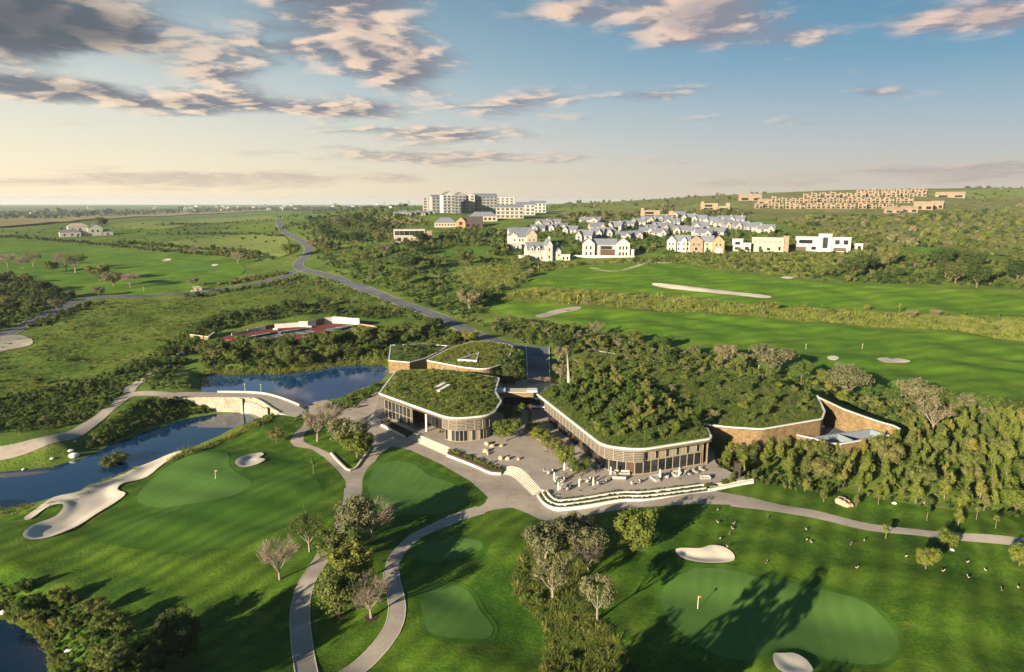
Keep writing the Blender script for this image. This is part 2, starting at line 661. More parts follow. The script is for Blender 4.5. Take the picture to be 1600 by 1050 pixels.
def road(name, px, hw, m, off=.1, step=None, sub=6, hw0=None):
    c = wpoly(px, sub, closed=False)
    c = resample(c, 3.0)
    for _ in range(3):
        c = [c[0]] + [((a[0] + b[0] + e[0]) / 3, (a[1] + b[1] + e[1]) / 3) for a, b, e in zip(c[:-2], c[1:-1], c[2:])] + [c[-1]]
    n = len(c)
    ws = [hw + ((hw0 - hw) * max(0, 1 - i / (n * .3)) if hw0 else 0) for i in range(n)]
    return drape(name, strip_poly(c, ws), m, off, step), c

# ------------------------------------------------------------------ materials
def newmat(name):
    m = bpy.data.materials.new(name)
    m.use_nodes = True
    t = NT(m.node_tree)
    b = t.n['Principled BSDF']
    b.inputs['Specular IOR Level'].default_value = .25
    return m, t, b


def bump(t, b, h, strength=.4, dist=.1):
    bp = t.node('ShaderNodeBump', {'Strength': strength, 'Distance': dist, 'Height': h})
    t.l.new(bp.outputs[0], b.inputs['Normal'])


def plain(name, c, rough=.7, var=.12, scale=.6, metal=0.0, bmp=0.0, spec=.25):
    m, t, b = newmat(name)
    v = t.node('ShaderNodeTexCoord').outputs['Object']
    n = t.noise(v, scale, 4, .6)
    f = t.rng(n, .25, .75, 1 - var, 1 + var, False)
    t.set(b, 'Base Color', t.vmath('SCALE', tuple(c), scale=f))
    b.inputs['Roughness'].default_value = rough
    b.inputs['Metallic'].default_value = metal
    b.inputs['Specular IOR Level'].default_value = spec
    if bmp:
        bump(t, b, t.noise(v, scale * 8, 4, .6), bmp, .05)
    return m


def grassy(name, dark, light, dry=None, sc=.05, mow=None, fine=1.4, bmp=.5, bd=.25, dry_lit_th=(.52, .72)):
    m, t, b = newmat(name)
    v = t.node('ShaderNodeTexCoord').outputs['Object']
    big = t.noise(v, sc, 4, .6, .6)
    mid = t.noise(v, sc * 6, 5, .65)
    fin = t.noise(v, fine, 4, .7)
    f = t.math('ADD', t.math('MULTIPLY', big, .5), t.math('ADD', t.math('MULTIPLY', mid, .3), t.math('MULTIPLY', fin, .35)))
    col = t.mix(t.rng(f, .42, .72), C4(dark), C4(light))
    if mow:
        ang, wl, k = mow
        q = t.node('ShaderNodeMapping', {'Vector': v, 'Rotation': (0, 0, R(ang))}).outputs[0]
        q = t.vmath('ADD', q, t.vmath('SCALE', t.node('ShaderNodeTexNoise', {'Vector': v, 'Scale': .03, 'Detail': 1.0}).outputs[1], scale=7))
        w = t.node('ShaderNodeTexWave', {'Vector': q, 'Scale': 0.314 / wl, 'Distortion': .8, 'Detail': 2.0}, wave_profile='SIN').outputs[1]
        wm = t.math('MULTIPLY_ADD', t.math('MULTIPLY', t.math('SUBTRACT', w, .5), t.rng(big, .30, .55)), k, 1.0)
        col = t.vmath('SCALE', col, scale=wm)
    if dry:
        dn = t.noise(t.vmath('ADD', v, (31, 7, 0)), sc * 2.3, 5, .65, .8)
        col = t.mix(t.rng(dn, *dry_lit_th), col, C4(dry))
    t.set(b, 'Base Color', col)
    b.inputs['Roughness'].default_value = .85
    b.inputs['Specular IOR Level'].default_value = .12
    bump(t, b, t.math('ADD', fin, t.math('MULTIPLY', t.noise(v, fine * 3.5, 3, .7), .7)), bmp, bd)
    return m


def foliage(name, a, b_, tip=None, trans=.28):
    m, t, b = newmat(name)
    oi = t.node('ShaderNodeObjectInfo').outputs['Random']
    gi = t.node('ShaderNodeNewGeometry').outputs['Random Per Island']
    v = t.node('ShaderNodeTexCoord').outputs['Object']
    n = t.noise(v, 3.0, 2)
    f = t.math('ADD', t.math('MULTIPLY', oi, .5), t.math('ADD', t.math('MULTIPLY', gi, .35), t.math('MULTIPLY', t.math('SUBTRACT', n, .35), .45)))
    col = t.mix(t.rng(f, .1, 1.0, smooth=False), C4(a), C4(b_))
    if tip:
        col = t.mix(t.rng(t.math('FRACT', t.math('MULTIPLY', oi, 7.31)), .72, 1.0, 0, .75), col, C4(tip))
    t.set(b, 'Base Color', col)
    b.inputs['Roughness'].default_value = .7
    b.inputs['Specular IOR Level'].default_value = .15
    tr = t.node('ShaderNodeBsdfTranslucent', {'Color': col})
    mx = t.node('ShaderNodeMixShader', {0: trans})
    out = t.n['Material Output']
    t.l.new(b.outputs[0], mx.inputs[1])
    t.l.new(tr.outputs[0], mx.inputs[2])
    t.l.new(mx.outputs[0], out.inputs[0])
    return m


def water(name, deep, rough=.03):
    m, t, b = newmat(name)
    v = t.node('ShaderNodeTexCoord').outputs['Object']
    b.inputs['Base Color'].default_value = C4(deep)
    b.inputs['Roughness'].default_value = rough
    b.inputs['IOR'].default_value = 1.33
    b.inputs['Specular IOR Level'].default_value = .9
    n = t.math('ADD', t.noise(v, .9, 3, .6), t.math('MULTIPLY', t.noise(t.vmath('MULTIPLY', v, (1, 2.2, 1)), .12, 3), 1.5))
    bump(t, b, n, .05, .05)
    return m


def paving(name, c, c2, tile=None, var=.2):
    m, t, b = newmat(name)
    v = t.node('ShaderNodeTexCoord').outputs['Object']
    n = t.noise(v, .16, 5, .65, .4)
    f = t.noise(v, 2.5, 4, .7)
    col = t.mix(t.rng(t.math('ADD', t.math('MULTIPLY', n, .75), t.math('MULTIPLY', f, .25)), .32, .68), C4(c), C4(c2))
    st = t.noise(t.vmath('ADD', v, (50, 20, 0)), .45, 6, .7, 1.2)
    col = t.mix(t.rng(st, .52, .72, 0, .45), col, C4([k * .62 for k in c]))
    h = f
    if tile:
        br = t.node('ShaderNodeTexBrick', {'Vector': v, 'Scale': 1.0, 'Brick Width': tile, 'Row Height': tile * .5, 'Mortar Size': .02,
                                           'Color1': (1, 1, 1, 1), 'Color2': (.82, .82, .82, 1), 'Mortar': (.6, .6, .6, 1)})
        col = t.mix(.55, col, br.outputs[0], 'MULTIPLY')
        h = t.math('ADD', f, t.math('MULTIPLY', br.outputs[1], -1.0))
    t.set(b, 'Base Color', col)
    b.inputs['Roughness'].default_value = .8
    bump(t, b, h, .25, .02)
    return m


def brickmat(name, c1, c2, mortar, w=.5, h=.2):
    m, t, b = newmat(name)
    v = t.node('ShaderNodeTexCoord').outputs['Object']
    s = t.node('ShaderNodeSeparateXYZ', {0: v}).outputs
    q = t.node('ShaderNodeCombineXYZ', {0: t.math('ADD', s[0], t.math('MULTIPLY', s[1], .8)), 1: s[2], 2: 0.0}).outputs[0]
    br = t.node('ShaderNodeTexBrick', {'Vector': q, 'Scale': 1.0, 'Brick Width': w, 'Row Height': h, 'Mortar Size': .018,
                                       'Color1': C4(c1), 'Color2': C4(c2), 'Mortar': C4(mortar)})
    n = t.noise(v, .8, 5, .65)
    t.set(b, 'Base Color', t.vmath('SCALE', br.outputs[0], scale=t.rng(n, .3, .7, .72, 1.2)))
    b.inputs['Roughness'].default_value = .9
    bump(t, b, t.math('ADD', t.math('MULTIPLY', br.outputs[1], -1), t.noise(v, 3, 4)), .5, .04)
    return m


def sandmat(name, c):
    m, t, b = newmat(name)
    v = t.node('ShaderNodeTexCoord').outputs['Object']
    n = t.noise(v, .35, 5, .65, .5)
    col = t.mix(t.rng(n, .3, .7), C4([k * .86 for k in c]), C4(c))
    t.set(b, 'Base Color', col)
    b.inputs['Roughness'].default_value = .95
    w = t.node('ShaderNodeTexWave', {'Vector': v, 'Scale': .9, 'Distortion': 9.0, 'Detail': 2.0, 'Detail Scale': .6}).outputs[1]
    bump(t, b, t.math('ADD', t.noise(v, 2.2, 4), t.math('MULTIPLY', w, .35)), .35, .08)
    return m


def glassmat(name, c, rough=.06):
    m, t, b = newmat(name)
    v = t.node('ShaderNodeTexCoord').outputs['Object']
    oi = t.node('ShaderNodeObjectInfo').outputs['Random']
    t.set(b, 'Base Color', t.vmath('SCALE', tuple(c), scale=t.math('ADD', .5, t.math('MULTIPLY', oi, 1.1))))
    b.inputs['Roughness'].default_value = rough
    b.inputs['Specular IOR Level'].default_value = .6
    bump(t, b, t.noise(v, .5, 2), .04, .05)
    return m


M = {}
M['ground'] = grassy('rough meadow', (.046, .095, .012), (.135, .185, .028), (.20, .185, .055), sc=.02, fine=.9, bmp=.8, bd=.5, dry_lit_th=(.55, .8))
M['lawn'] = grassy('mown rough grass', (.017, .060, .004), (.086, .148, .011), (.125, .150, .024), sc=.055, mow=(28, 4.4, .42), dry_lit_th=(.55, .78), fine=1.8)  # bright yellow green patches paint sunlit grass into the colour
M['fairway'] = grassy('fairway grass', (.044, .116, .007), (.108, .186, .012), (.135, .175, .022), sc=.03, mow=(75, 11.0, .30), fine=2.0, bmp=.25, dry_lit_th=(.54, .8))
M['collar'] = grassy('cut collar grass', (.028, .084, .007), (.062, .126, .012), None, sc=.05, mow=(28, 4.4, .30), fine=2.0, bmp=.3)
M['green'] = grassy('putting green grass', (.060, .130, .024), (.078, .152, .030), None, sc=.06, mow=(20, 2.6, .10), fine=3.0, bmp=.12)
M['roofsoil'] = grassy('planted roof soil', (.040, .075, .012), (.095, .130, .024), (.14, .12, .045), sc=.1, fine=1.2, bmp=.9, bd=.5)
M['sand'] = sandmat('bunker sand', (.54, .475, .39))
M['path'] = paving('concrete cart path', (.26, .225, .19), (.34, .295, .25))
M['pave'] = paving('promenade paving', (.285, .235, .19), (.375, .315, .26), tile=2.0)
M['plaza'] = paving('terrace paving', (.29, .245, .205), (.37, .32, .275), tile=1.2)
M['asphalt'] = paving('asphalt', (.075, .081, .097), (.11, .115, .13))
M['kerb'] = plain('pale kerb', (.50, .44, .36), .8, .1)
M['water'] = water('pond water', (.005, .042, .125))  # blue of the reflected sky is put into the base colour
M['white'] = plain('white render', (.53, .505, .47), .6, .1, .3)
M['cream'] = plain('cream stone', (.44, .40, .33), .8, .14, .5, bmp=.15)
M['weir'] = plain('pale stone wall', (.285, .25, .195), .85, .4, .45, bmp=.3)
M['brick'] = brickmat('tan facing brick', (.145, .092, .040), (.225, .150, .070), (.14, .11, .07))
M['redbrick'] = brickmat('red clay brick', (.25, .15, .08), (.34, .22, .12), (.27, .2, .13))
M['louvre'] = plain('weathered grey timber slats', (.165, .145, .115), .7, .2, 1.5)
M['bronze'] = plain('dark bronze frame', (.045, .036, .03), .5, .1)
M['paleframe'] = plain('pale frame', (.27, .23, .17), .6, .1)
M['glass'] = glassmat('dark window glass', (.016, .018, .02))
M['timber'] = plain('red brown timber', (.062, .034, .023), .6, .25, 1.2)
M['panel'] = plain('cream curtain panel', (.20, .18, .135), .8, .15)
M['dark'] = plain('dark interior', (.012, .010, .009), .9, .1)
M['slate'] = plain('blue grey slate roof', (.135, .145, .175), .55, .16, .5, bmp=.2)
M['brownroof'] = plain('dark brown roof', (.055, .048, .048), .7, .15, .5)
M['housewhite'] = plain('white painted plaster', (.36, .345, .315), .75, .12, .3)
M['housecream'] = plain('cream plaster', (.30, .265, .20), .8, .12, .3)
M['housegrey'] = plain('grey plaster', (.24, .235, .23), .8, .1, .3)
M['tan'] = plain('raw tan masonry', (.205, .155, .108), .9, .3, .3)
M['rock'] = plain('tan boulder', (.40, .29, .19), .9, .3, 1.0, bmp=.5)
M['whiterock'] = plain('white rock', (.70, .68, .66), .9, .15, 1.0, bmp=.4)
M['bark'] = plain('brown bark', (.13, .095, .065), .9, .3, 3, bmp=.4)
M['paletwig'] = plain('pale grey bark', (.21, .17, .14), .9, .25, 3)
M['twig'] = foliage('dry twigs', (.17, .135, .105), (.27, .215, .165), trans=.1)
M['leaf_olive'] = foliage('olive foliage', (.064, .088, .020), (.150, .170, .044), (.18, .160, .06))
M['leaf_green'] = foliage('green foliage', (.036, .074, .014), (.105, .150, .030), (.145, .155, .04))
M['leaf_dark'] = foliage('dark foliage', (.022, .044, .012), (.062, .090, .022), (.085, .095, .028))
M['leaf_lime'] = foliage('yellow green foliage', (.076, .110, .018), (.180, .196, .036), (.215, .185, .044))
M['leaf_grey'] = foliage('grey green foliage', (.100, .105, .050), (.200, .190, .095), (.235, .19, .115))
M['leaf_reed'] = foliage('dry reed', (.125, .160, .032), (.245, .265, .062), (.29, .26, .08))
M['red'] = plain('red court paint', (.16, .030, .027), .85, .2, .3)
M['court'] = plain('blue grey court paint', (.075, .10, .115), .8, .1)
M['line'] = plain('white line paint', (.75, .75, .72), .7, .05)
M['falls'] = plain('falling white water', (.22, .205, .175), .35, .6, 1.6)
M['canvas'] = plain('cream canvas', (.50, .45, .36), .8, .08)
M['cushion'] = plain('pale cushion', (.33, .315, .29), .85, .1)
M['furn'] = plain('grey wicker', (.16, .14, .125), .7, .15, 3)
M['skin'] = plain('skin', (.30, .17, .11), .6, .05)
M['cloth'] = plain('dark clothing', (.03, .03, .035), .8, .1)
M['flag'] = plain('flag cloth', (.55, .13, .07), .7, .05)
M['pole'] = plain('pale pole', (.70, .64, .46), .5, .05)
M['mulch'] = plain('dark mulch', (.045, .026, .018), .95, .3, 2, bmp=.5)
M['soil'] = plain('bare tan soil', (.24, .17, .09), .95, .25, .2)
M['goosebody'] = plain('pale goose feathers', (.42, .38, .33), .9, .2, 3)
M['field'] = grassy('dry hay field', (.17, .15, .05), (.26, .215, .09), (.30, .21, .11), sc=.02, fine=.8)
M['palefield'] = grassy('pale pasture', (.11, .16, .03), (.19, .22, .05), None, sc=.02, fine=.8)
M['verge'] = plain('road verge', (.26, .23, .17), .9, .25, .5)
M['deepwater'] = water('deep pond water', (.003, .025, .075))
M['hill'] = grassy('dry bushveld hillside', (.085, .115, .028), (.185, .185, .055), (.24, .19, .085), sc=.012, fine=.6, bmp=.9, bd=.8, dry_lit_th=(.45, .75))
M['pool'] = water('sky tinted basin water', (.055, .085, .115))  # base tint stands in for sky reflection and shade in the basin
M['liner'] = plain('blue grey basin liner', (.15, .18, .21), .7, .1)  # bluish shade inside the basin, put into the wall colour
M['hotelglass'] = glassmat('bluish balcony glass', (.045, .055, .075), .12)
M['darkwater'] = water('dark pond water', (.002, .010, .028))

# ------------------------------------------------------------------ ground, water, lawns, paving
g = obj('ground', ground_mesh(), kind='structure')
g.data.materials.append(M['ground'])


def flat_water(name, poly, z, grow):
    b = offset_path(resample(poly, 4, True), grow, True)
    a = sum(b[i - 1][0] * b[i][1] - b[i][0] * b[i - 1][1] for i in range(len(b)))
    mb = MB()
    vs = [(p[0], p[1], z) for p in (b if a > 0 else b[::-1])]
    mb.add(vs, [tuple(range(len(vs)))])
    return mb.build(name, M['water' if z > -1 else 'darkwater' if z > -4 else 'deepwater'], kind='structure')


def ccw(poly):
    a = sum(poly[i - 1][0] * poly[i][1] - poly[i][0] * poly[i - 1][1] for i in range(len(poly)))
    return poly if a > 0 else poly[::-1]


for nm, (poly, z, w_) in zip(('upper_pond', 'lower_pond', 'corner_pond'), PONDS):
    flat_water('pond', ccw(poly), z, -0.25)

lawn_px = [(-260, 812), (40, 803), (100, 776), (150, 760), (200, 738), (262, 722), (300, 708), (350, 687), (412, 662), (432, 652), (462, 652), (700, 640), (1090, 735), (1150, 738), (1230, 752), (1330, 772),
           (1450, 792), (1560, 806), (1760, 830), (1900, 1130), (1400, 1140), (800, 1140), (200, 1140), (90, 1140), (84, 1050), (76, 1010), (40, 975), (-10, 955), (-200, 940)]
lawn_w = wpoly(lawn_px, 3)
drape('lawn', lawn_w, M['lawn'], .05, 1.25, grid=True)
fair_px = [
    [(760, 480), (800, 471), (900, 480), (1000, 487), (1100, 491), (1180, 497), (1259, 506), (1324, 511), (1442, 519), (1521, 525), (1600, 537), (1750, 553),
     (1750, 660), (1600, 632), (1500, 622), (1350, 602), (1200, 568), (1100, 548), (1000, 528), (920, 508), (850, 494), (790, 490)],
    [(822, 440), (850, 428), (880, 422), (920, 416.5), (1000, 413), (1060, 414.5), (1150, 429), (1220, 439), (1300, 444), (1400, 449), (1500, 454), (1600, 459), (1750, 466),
     (1750, 505), (1600, 495), (1500, 490), (1400, 485), (1300, 482), (1200, 476), (1100, 466), (1000, 456), (900, 450), (840, 448)],
    [(-80, 378), (0, 376), (60, 380), (140, 385), (240, 394), (330, 402), (378, 414), (378, 428), (345, 444), (300, 454), (200, 462), (140, 455), (60, 440), (0, 425), (-80, 430)],
    [(1360, 402), (1400, 391), (1450, 386), (1510, 389), (1545, 399), (1520, 405), (1440, 407)],
    [(680, 395), (700, 387), (740, 386), (760, 392), (740, 400), (700, 402)],
]
for p in fair_px:
    drape('fairway', wpoly(p, 4), M['fairway'], .16)
collar = [
    [(133, 832), (150, 846), (210, 858), (300, 862), (400, 842), (478, 802), (505, 768), (478, 738), (425, 716), (360, 700), (312, 700), (262, 716), (228, 744), (205, 782), (165, 806)],
    [(1020, 905), (1055, 893), (1092, 882), (1150, 884), (1240, 904), (1300, 918), (1352, 934), (1388, 962), (1411, 995), (1412, 1016), (1388, 1043), (1346, 1046), (1288, 1038), (1246, 1022), (1213, 1023),
     (1200, 1028), (1160, 1041), (1118, 1032), (1080, 1010), (1040, 978), (1026, 950)],
    [(612, 712), (640, 716), (672, 730), (720, 752), (744, 774), (730, 795), (688, 809), (640, 811), (600, 804), (574, 786), (566, 768), (568, 745), (582, 724)],
    [(645, 880), (652, 860), (672, 845), (713, 836), (752, 841), (764, 856), (742, 874), (697, 883), (662, 886)],
    [(648, 938), (656, 918), (680, 909), (715, 909), (740, 923), (760, 955), (778, 979), (773, 1000), (748, 1007), (692, 1003), (660, 990), (654, 964)],
]
greens = [
    [(356, 709), (316, 708), (276, 721), (244, 744), (217, 771), (218, 787), (250, 794), (302, 787), (359, 776), (391, 761), (389, 749), (369, 738), (358, 727)],
    [(1092, 889), (1058, 902), (1036, 920), (1032, 940), (1048, 974), (1082, 1003), (1120, 1024), (1160, 1033), (1200, 1021), (1213, 1015), (1246, 1014), (1290, 1030), (1346, 1039), (1384, 1035), (1402, 1014),
     (1401, 995), (1379, 964), (1346, 939), (1290, 923), (1235, 911), (1180, 901), (1140, 891)],
    [(620, 721), (646, 725), (660, 736), (676, 746), (700, 753), (724, 764), (731, 775), (721, 789), (687, 803), (641, 804), (606, 797), (585, 784), (576, 768), (577, 747), (588, 729), (604, 723)],
    [(656, 874), (658, 864), (677, 850), (713, 841), (747, 845), (755, 856), (734, 869), (695, 877), (669, 879)],
    [(656, 937), (662, 923), (682, 915), (713, 915), (734, 927), (753, 958), (770, 979), (766, 995), (747, 1000), (695, 996), (669, 987), (662, 963)],
]
for k, p in enumerate(collar):
    drape('green_collar', wpoly(p, 4), M['collar'], .085 + .0 * k, 1.0)
for p in greens:
    drape('putting_green', wpoly(p, 4), M['green'], .12, 1.0)
drape('far_green', wpoly([(270, 418), (300, 413), (340, 417), (335, 423), (290, 424)], 4), M['green'], .22)
drape('tee', wpoly([(836, 494), (870, 484), (905, 479), (905, 484), (875, 490), (850, 497)], 3), M['path'], .2)
for poly in BUNK:
    drape('bunker_sand', poly, M['sand'], .24, .7)
for p in bunker_far_px.values():
    drape('bunker_sand', wpoly(p, 3), M['sand'], .28, 1.5)

# ---- promenade, paths, roads
prom_px = [(452, 640), (470, 632), (500, 628), (540, 640), (575, 622), (592, 608), (640, 655), (700, 690), (790, 705), (860, 770), (930, 780), (1055, 768), (1108, 766), (1150, 774), (1150, 789), (1100, 788), (1050, 790),
           (1000, 793), (950, 800), (900, 808), (868, 815), (845, 813), (826, 803), (800, 793), (770, 797), (735, 809), (722, 804), (757, 788),
           (763, 778), (735, 752), (690, 726), (640, 703), (610, 698), (592, 712), (575, 738), (566, 768), (541, 768), (540, 752), (530, 738), (508, 716), (487, 702), (460, 698), (453, 690), (458, 680), (474, 664), (478, 655)]
prom_w = wpoly(prom_px, 1)
drape('promenade', prom_w, M['pave'], .075, 1.25)
bed_px = [(474, 690), (480, 672), (500, 660), (524, 656), (540, 664), (566, 680), (580, 696), (572, 709), (557, 730), (545, 735), (535, 728), (519, 711), (497, 700)]
bed_w = wpoly(bed_px, 2)
drape('lawn', bed_w, M['lawn'], .11, 1.0)
# right-hand path away from the promenade
rp, rp_c = road('cart_path', [(1140, 781), (1200, 789.5), (1262, 803.5), (1340, 820), (1420, 831), (1500, 839), (1600, 849), (1720, 862)], 1.6, M['path'], .09, hw0=3.4)
lp, lp_c = road('cart_path', [(552, 762), (550, 785), (541, 810), (528, 832), (507, 868), (478, 910), (468, 935), (467, 965), (472, 1010), (480, 1060), (490, 1110)], 1.42, M['path'], .09, 1.0, hw0=2.1)
mp, mp_c = road('cart_path', [(752, 797), (725, 806), (690, 817), (660, 830), (635, 848), (617, 868), (608, 890), (611, 910), (623, 940), (625, 968), (612, 998), (585, 1026), (550, 1050), (510, 1075), (478, 1098)], 1.28, M['path'], .095, 1.0, hw0=2.0)
dp, dp_c = road('cart_path', [(-260, 750), (-140, 735), (-60, 722), (0, 712), (50, 697), (110, 680), (150, 656), (186, 628), (203, 613), (250, 617), (300, 618)], 2.0, M['path'], .1, 1.2)
road('cart_path', [(200, 614), (212, 600), (250, 577), (280, 556), (296, 545)], 2.0, M['path'], .12, 1.5)
road('cart_path', [(922, 418), (960, 425), (1010, 412), (1050, 411)], 1.6, M['path'], .22)
ra, ra_c = road('road', [(436, 345), (437, 352), (443, 362), (462, 372), (480, 383), (481, 396), (466, 412), (474, 422), (510, 430), (560, 448), (620, 471), (690, 497), (745, 524), (800, 540), (842, 545)], 3.6, M['asphalt'], .2, 3.0)
rb, rb_c = road('road', [(460, 424), (430, 437), (380, 447), (300, 457), (220, 463.5), (140, 466), (92, 483), (40, 508), (0, 526), (-60, 556), (-160, 600)], 3.2, M['asphalt'], .2, 3.0)
for c in (ra_c, rb_c):
    for s_ in (1, -1):
        cc = offset_path(c, s_ * 4.1)
        drape('road_verge', strip_poly(cc, .3), M['verge'], .24, 3.0)
drape('turning_circle', wpoly([(-60, 548), (-10, 528), (30, 524), (50, 531), (48, 540), (20, 546), (-30, 556)], 4), M['path'], .26)
drive_w = [(p.x, p.y) for p in (at_z(*q, 0.35) for q in ((820, 541), (859, 546), (860, 600), (861, 640), (825, 640), (823, 605)))]
drape('driveway', drive_w, M['asphalt'], .2, 1.5)
for q0, q1 in (((822, 541), (825, 605)), ((858, 546), (859, 600))):
    a_, b_ = at_z(*q0, .35), at_z(*q1, .35)
    mbk = MB()
    pth = resample([(a_.x, a_.y), (b_.x, b_.y)], 3)
    mbk.ribbon(pth, .35, [tz(*p) - .1 for p in pth], [tz(*p) + .42 for p in pth])
    mbk.build('kerb', M['kerb'], kind='structure')


# pale kerbs beside the near paths
def kerb_line(path, h=.10, w=.18, m='kerb'):
    path = resample(path, 1.2)
    mb = MB()
    mb.ribbon(path, w, [tz(*p) - .05 for p in path], [tz(*p) + .09 + h for p in path])
    return mb.build('kerb', M[m], kind='structure')


for c, hw in ((lp_c[9:], 1.42), (mp_c[11:], 1.28)):
    for s_ in (1, -1):
        kerb_line(offset_path(c, s_ * (hw + .07)), .04, .13)
kb = [tuple(p[:2]) for p in ats([(517, 709), (527, 720), (536, 729), (545, 736), (556, 732), (564, 721), (573, 709), (580, 698)])]
kerb_line(catmull(kb, False, 3), .35, .45)
drape('hillside', wpoly([(845, 341), (870, 330), (900, 319), (1000, 306.5), (1200, 294), (1400, 289), (1800, 285), (1800, 400), (1560, 400), (1440, 382), (1352, 390), (1240, 348), (1120, 340), (1000, 346), (930, 352)], 3), M['hill'], .28)
for m_, px in (('field', [(-60, 357), (0, 354), (60, 349.5), (200, 341), (430, 329), (430, 325.5), (250, 331), (100, 337), (-60, 342)]), ('palefield', [(170, 352), (250, 346), (420, 338), (436, 344), (330, 349), (240, 360)]),
               ('palefield', [(860, 333), (880, 325), (940, 321), (1020, 320), (1000, 326), (920, 332)]), ('field', [(572, 345), (600, 339), (650, 341), (668, 347), (620, 351)]), ('palefield', [(1040, 331), (1085, 320), (1150, 316), (1168, 322), (1100, 332)]),
               ('palefield', [(1450, 306), (1500, 298), (1640, 296), (1640, 306), (1520, 312)]), ('palefield', [(240, 385), (320, 372), (430, 366), (452, 384), (440, 402), (330, 394)]), ('field', [(1230, 342), (1300, 338), (1400, 341), (1330, 349)])):
    drape('field', wpoly(px, 3), M[m_], .55)

# ------------------------------------------------------------------ building helpers
UNITS = {}


def ubox(name, m, parent, c, size, rz=0.0, **props):
    """a box that shares its mesh with every other box of this name and material"""
    k = (name, m)
    if k not in UNITS:
        UNITS[k] = MB().box((0, 0, 0), (1, 1, 1)).mesh(name, M[m])
    o = obj(name, UNITS[k], parent, **props)
    o.location, o.scale = c, size
    o.rotation_euler = (0, 0, rz)
    return o


def fillet(pts, rad, seg=6):
    """round the corners of a closed polygon"""
    out = []
    n = len(pts)
    for i in range(n):
        r = rad[i] if hasattr(rad, '__len__') else rad
        p = Vector(pts[i][:2])
        a, b = Vector(pts[i - 1][:2]) - p, Vector(pts[(i + 1) % n][:2]) - p
        la, lb = a.length, b.length
        if r <= 0:
            out.append(tuple(p))
            continue
        a.normalize()
        b.normalize()
        ang = a.angle(b)
        d = min(r / math.tan(ang / 2), la * .45, lb * .45)
        s, e = p + a * d, p + b * d
        for k in range(seg + 1):
            t = k / seg
            out.append(tuple((1 - t) ** 2 * s + 2 * t * (1 - t) * p + t * t * e))
    return out


def zpoly(px, z):
    return [tuple(at_z(x, y, z)[:2]) for x, y in px]


def nearest(poly, p):
    return min(range(len(poly)), key=lambda i: (poly[i][0] - p[0]) ** 2 + (poly[i][1] - p[1]) ** 2)


def subpath(poly, a, b):
    poly = resample(poly, .7, True)
    i, j = nearest(poly, a), nearest(poly, b)
    out = [poly[i]]
    while i != j:
        i = (i + 1) % len(poly)
        out.append(poly[i])
    # keep only the points where the path bends
    k = [out[0]]
    for p, q in zip(out[1:-1], out[2:]):
        a1 = math.atan2(p[1] - k[-1][1], p[0] - k[-1][0])
        a2 = math.atan2(q[1] - p[1], q[0] - p[0])
        if abs(math.sin(a1 - a2)) > .01 or math.dist(p, k[-1]) > 6:
            k.append(p)
    return k + [out[-1]]


def ring(mb, poly, w, z0, z1, mi=0):
    """closed band of width w inside a ccw polygon"""
    inn = offset_path(poly, w, True)
    n = len(poly)
    vs = [(*p, z0) for p in poly] + [(*p, z1) for p in poly] + [(*p, z1) for p in inn] + [(*p, z0) for p in inn]
    fs = []
    for i in range(n):
        j = (i + 1) % n
        for k in range(4):
            a, b = k * n, ((k + 1) % 4) * n
            fs.append((a + i, a + j, b + j, b + i))
    return mb.add(vs, fs, mi)


def bays(path, width):
    """cut a path into straight bays of about this width: (mid, length, angle)"""
    pts = resample(path, width)
    out = []
    for a, b in zip(pts[:-1], pts[1:]):
        dx, dy = b[0] - a[0], b[1] - a[1]
        out.append((((a[0] + b[0]) / 2, (a[1] + b[1]) / 2), math.hypot(dx, dy), math.atan2(dy, dx), a, b))
    return out


PZ = 1.05          # level of the terrace


def louvres(parent, path, z0, z1, inset_back, pitch=.42, post=2.4):
    mb = MB()
    n = int((z1 - z0) / pitch)
    seg = bays(path, 1.6)
    for k in range(n):
        z = z0 + pitch * (k + .5)
        for c, L, a, *_ in seg:
            mb.box((c[0], c[1], z), (L + .02, .14, .24 if k % 4 else .28), a)
    mb.build('louvre_screen', M['louvre'], parent, kind='stuff')
    back = offset_path(path, inset_back)
    mb = MB()
    mb.ribbon(back, .12, z0, z1)
    mb.build('screen_backing', M['bronze'], parent)
    for c, L, a, p, q in bays(path, post):
        ubox('screen_post', 'paleframe', parent, (p[0], p[1], (z0 + z1) / 2), (.12, .22, z1 - z0 + .1), a)


def glazing(parent, path, z0, z1, width, pattern='g', frame='bronze', rails=(), mul=.14):
    """panes between mullions; pattern letters: g glass, p pale panel, t timber, d dark"""
    names = {'g': ('window_pane', 'glass'), 'p': ('blind_panel', 'panel'), 't': ('timber_panel', 'timber'), 'd': ('window_pane', 'dark')}
    seg = bays(path, width)
    for i, (c, L, a, p, q) in enumerate(seg):
        nm, m = names[pattern[i % len(pattern)]]
        ubox(nm, m, parent, (c[0], c[1], (z0 + z1) / 2), (L - mul * .8, .06, z1 - z0 - .1), a)
        ubox('mullion', frame, parent, (p[0], p[1], (z0 + z1) / 2), (mul, .2, z1 - z0 + .02), a)
    p = seg[-1][4]
    ubox('mullion', frame, parent, (p[0], p[1], (z0 + z1) / 2), (mul, .2, z1 - z0 + .02), seg[-1][2])
    for z in (z0 + .06, z1 - .06) + tuple(rails):
        mb = MB()
        mb.ribbon(resample(path, width), .17, z - .06, z + .06)
        mb.build('rail', M[frame], parent)


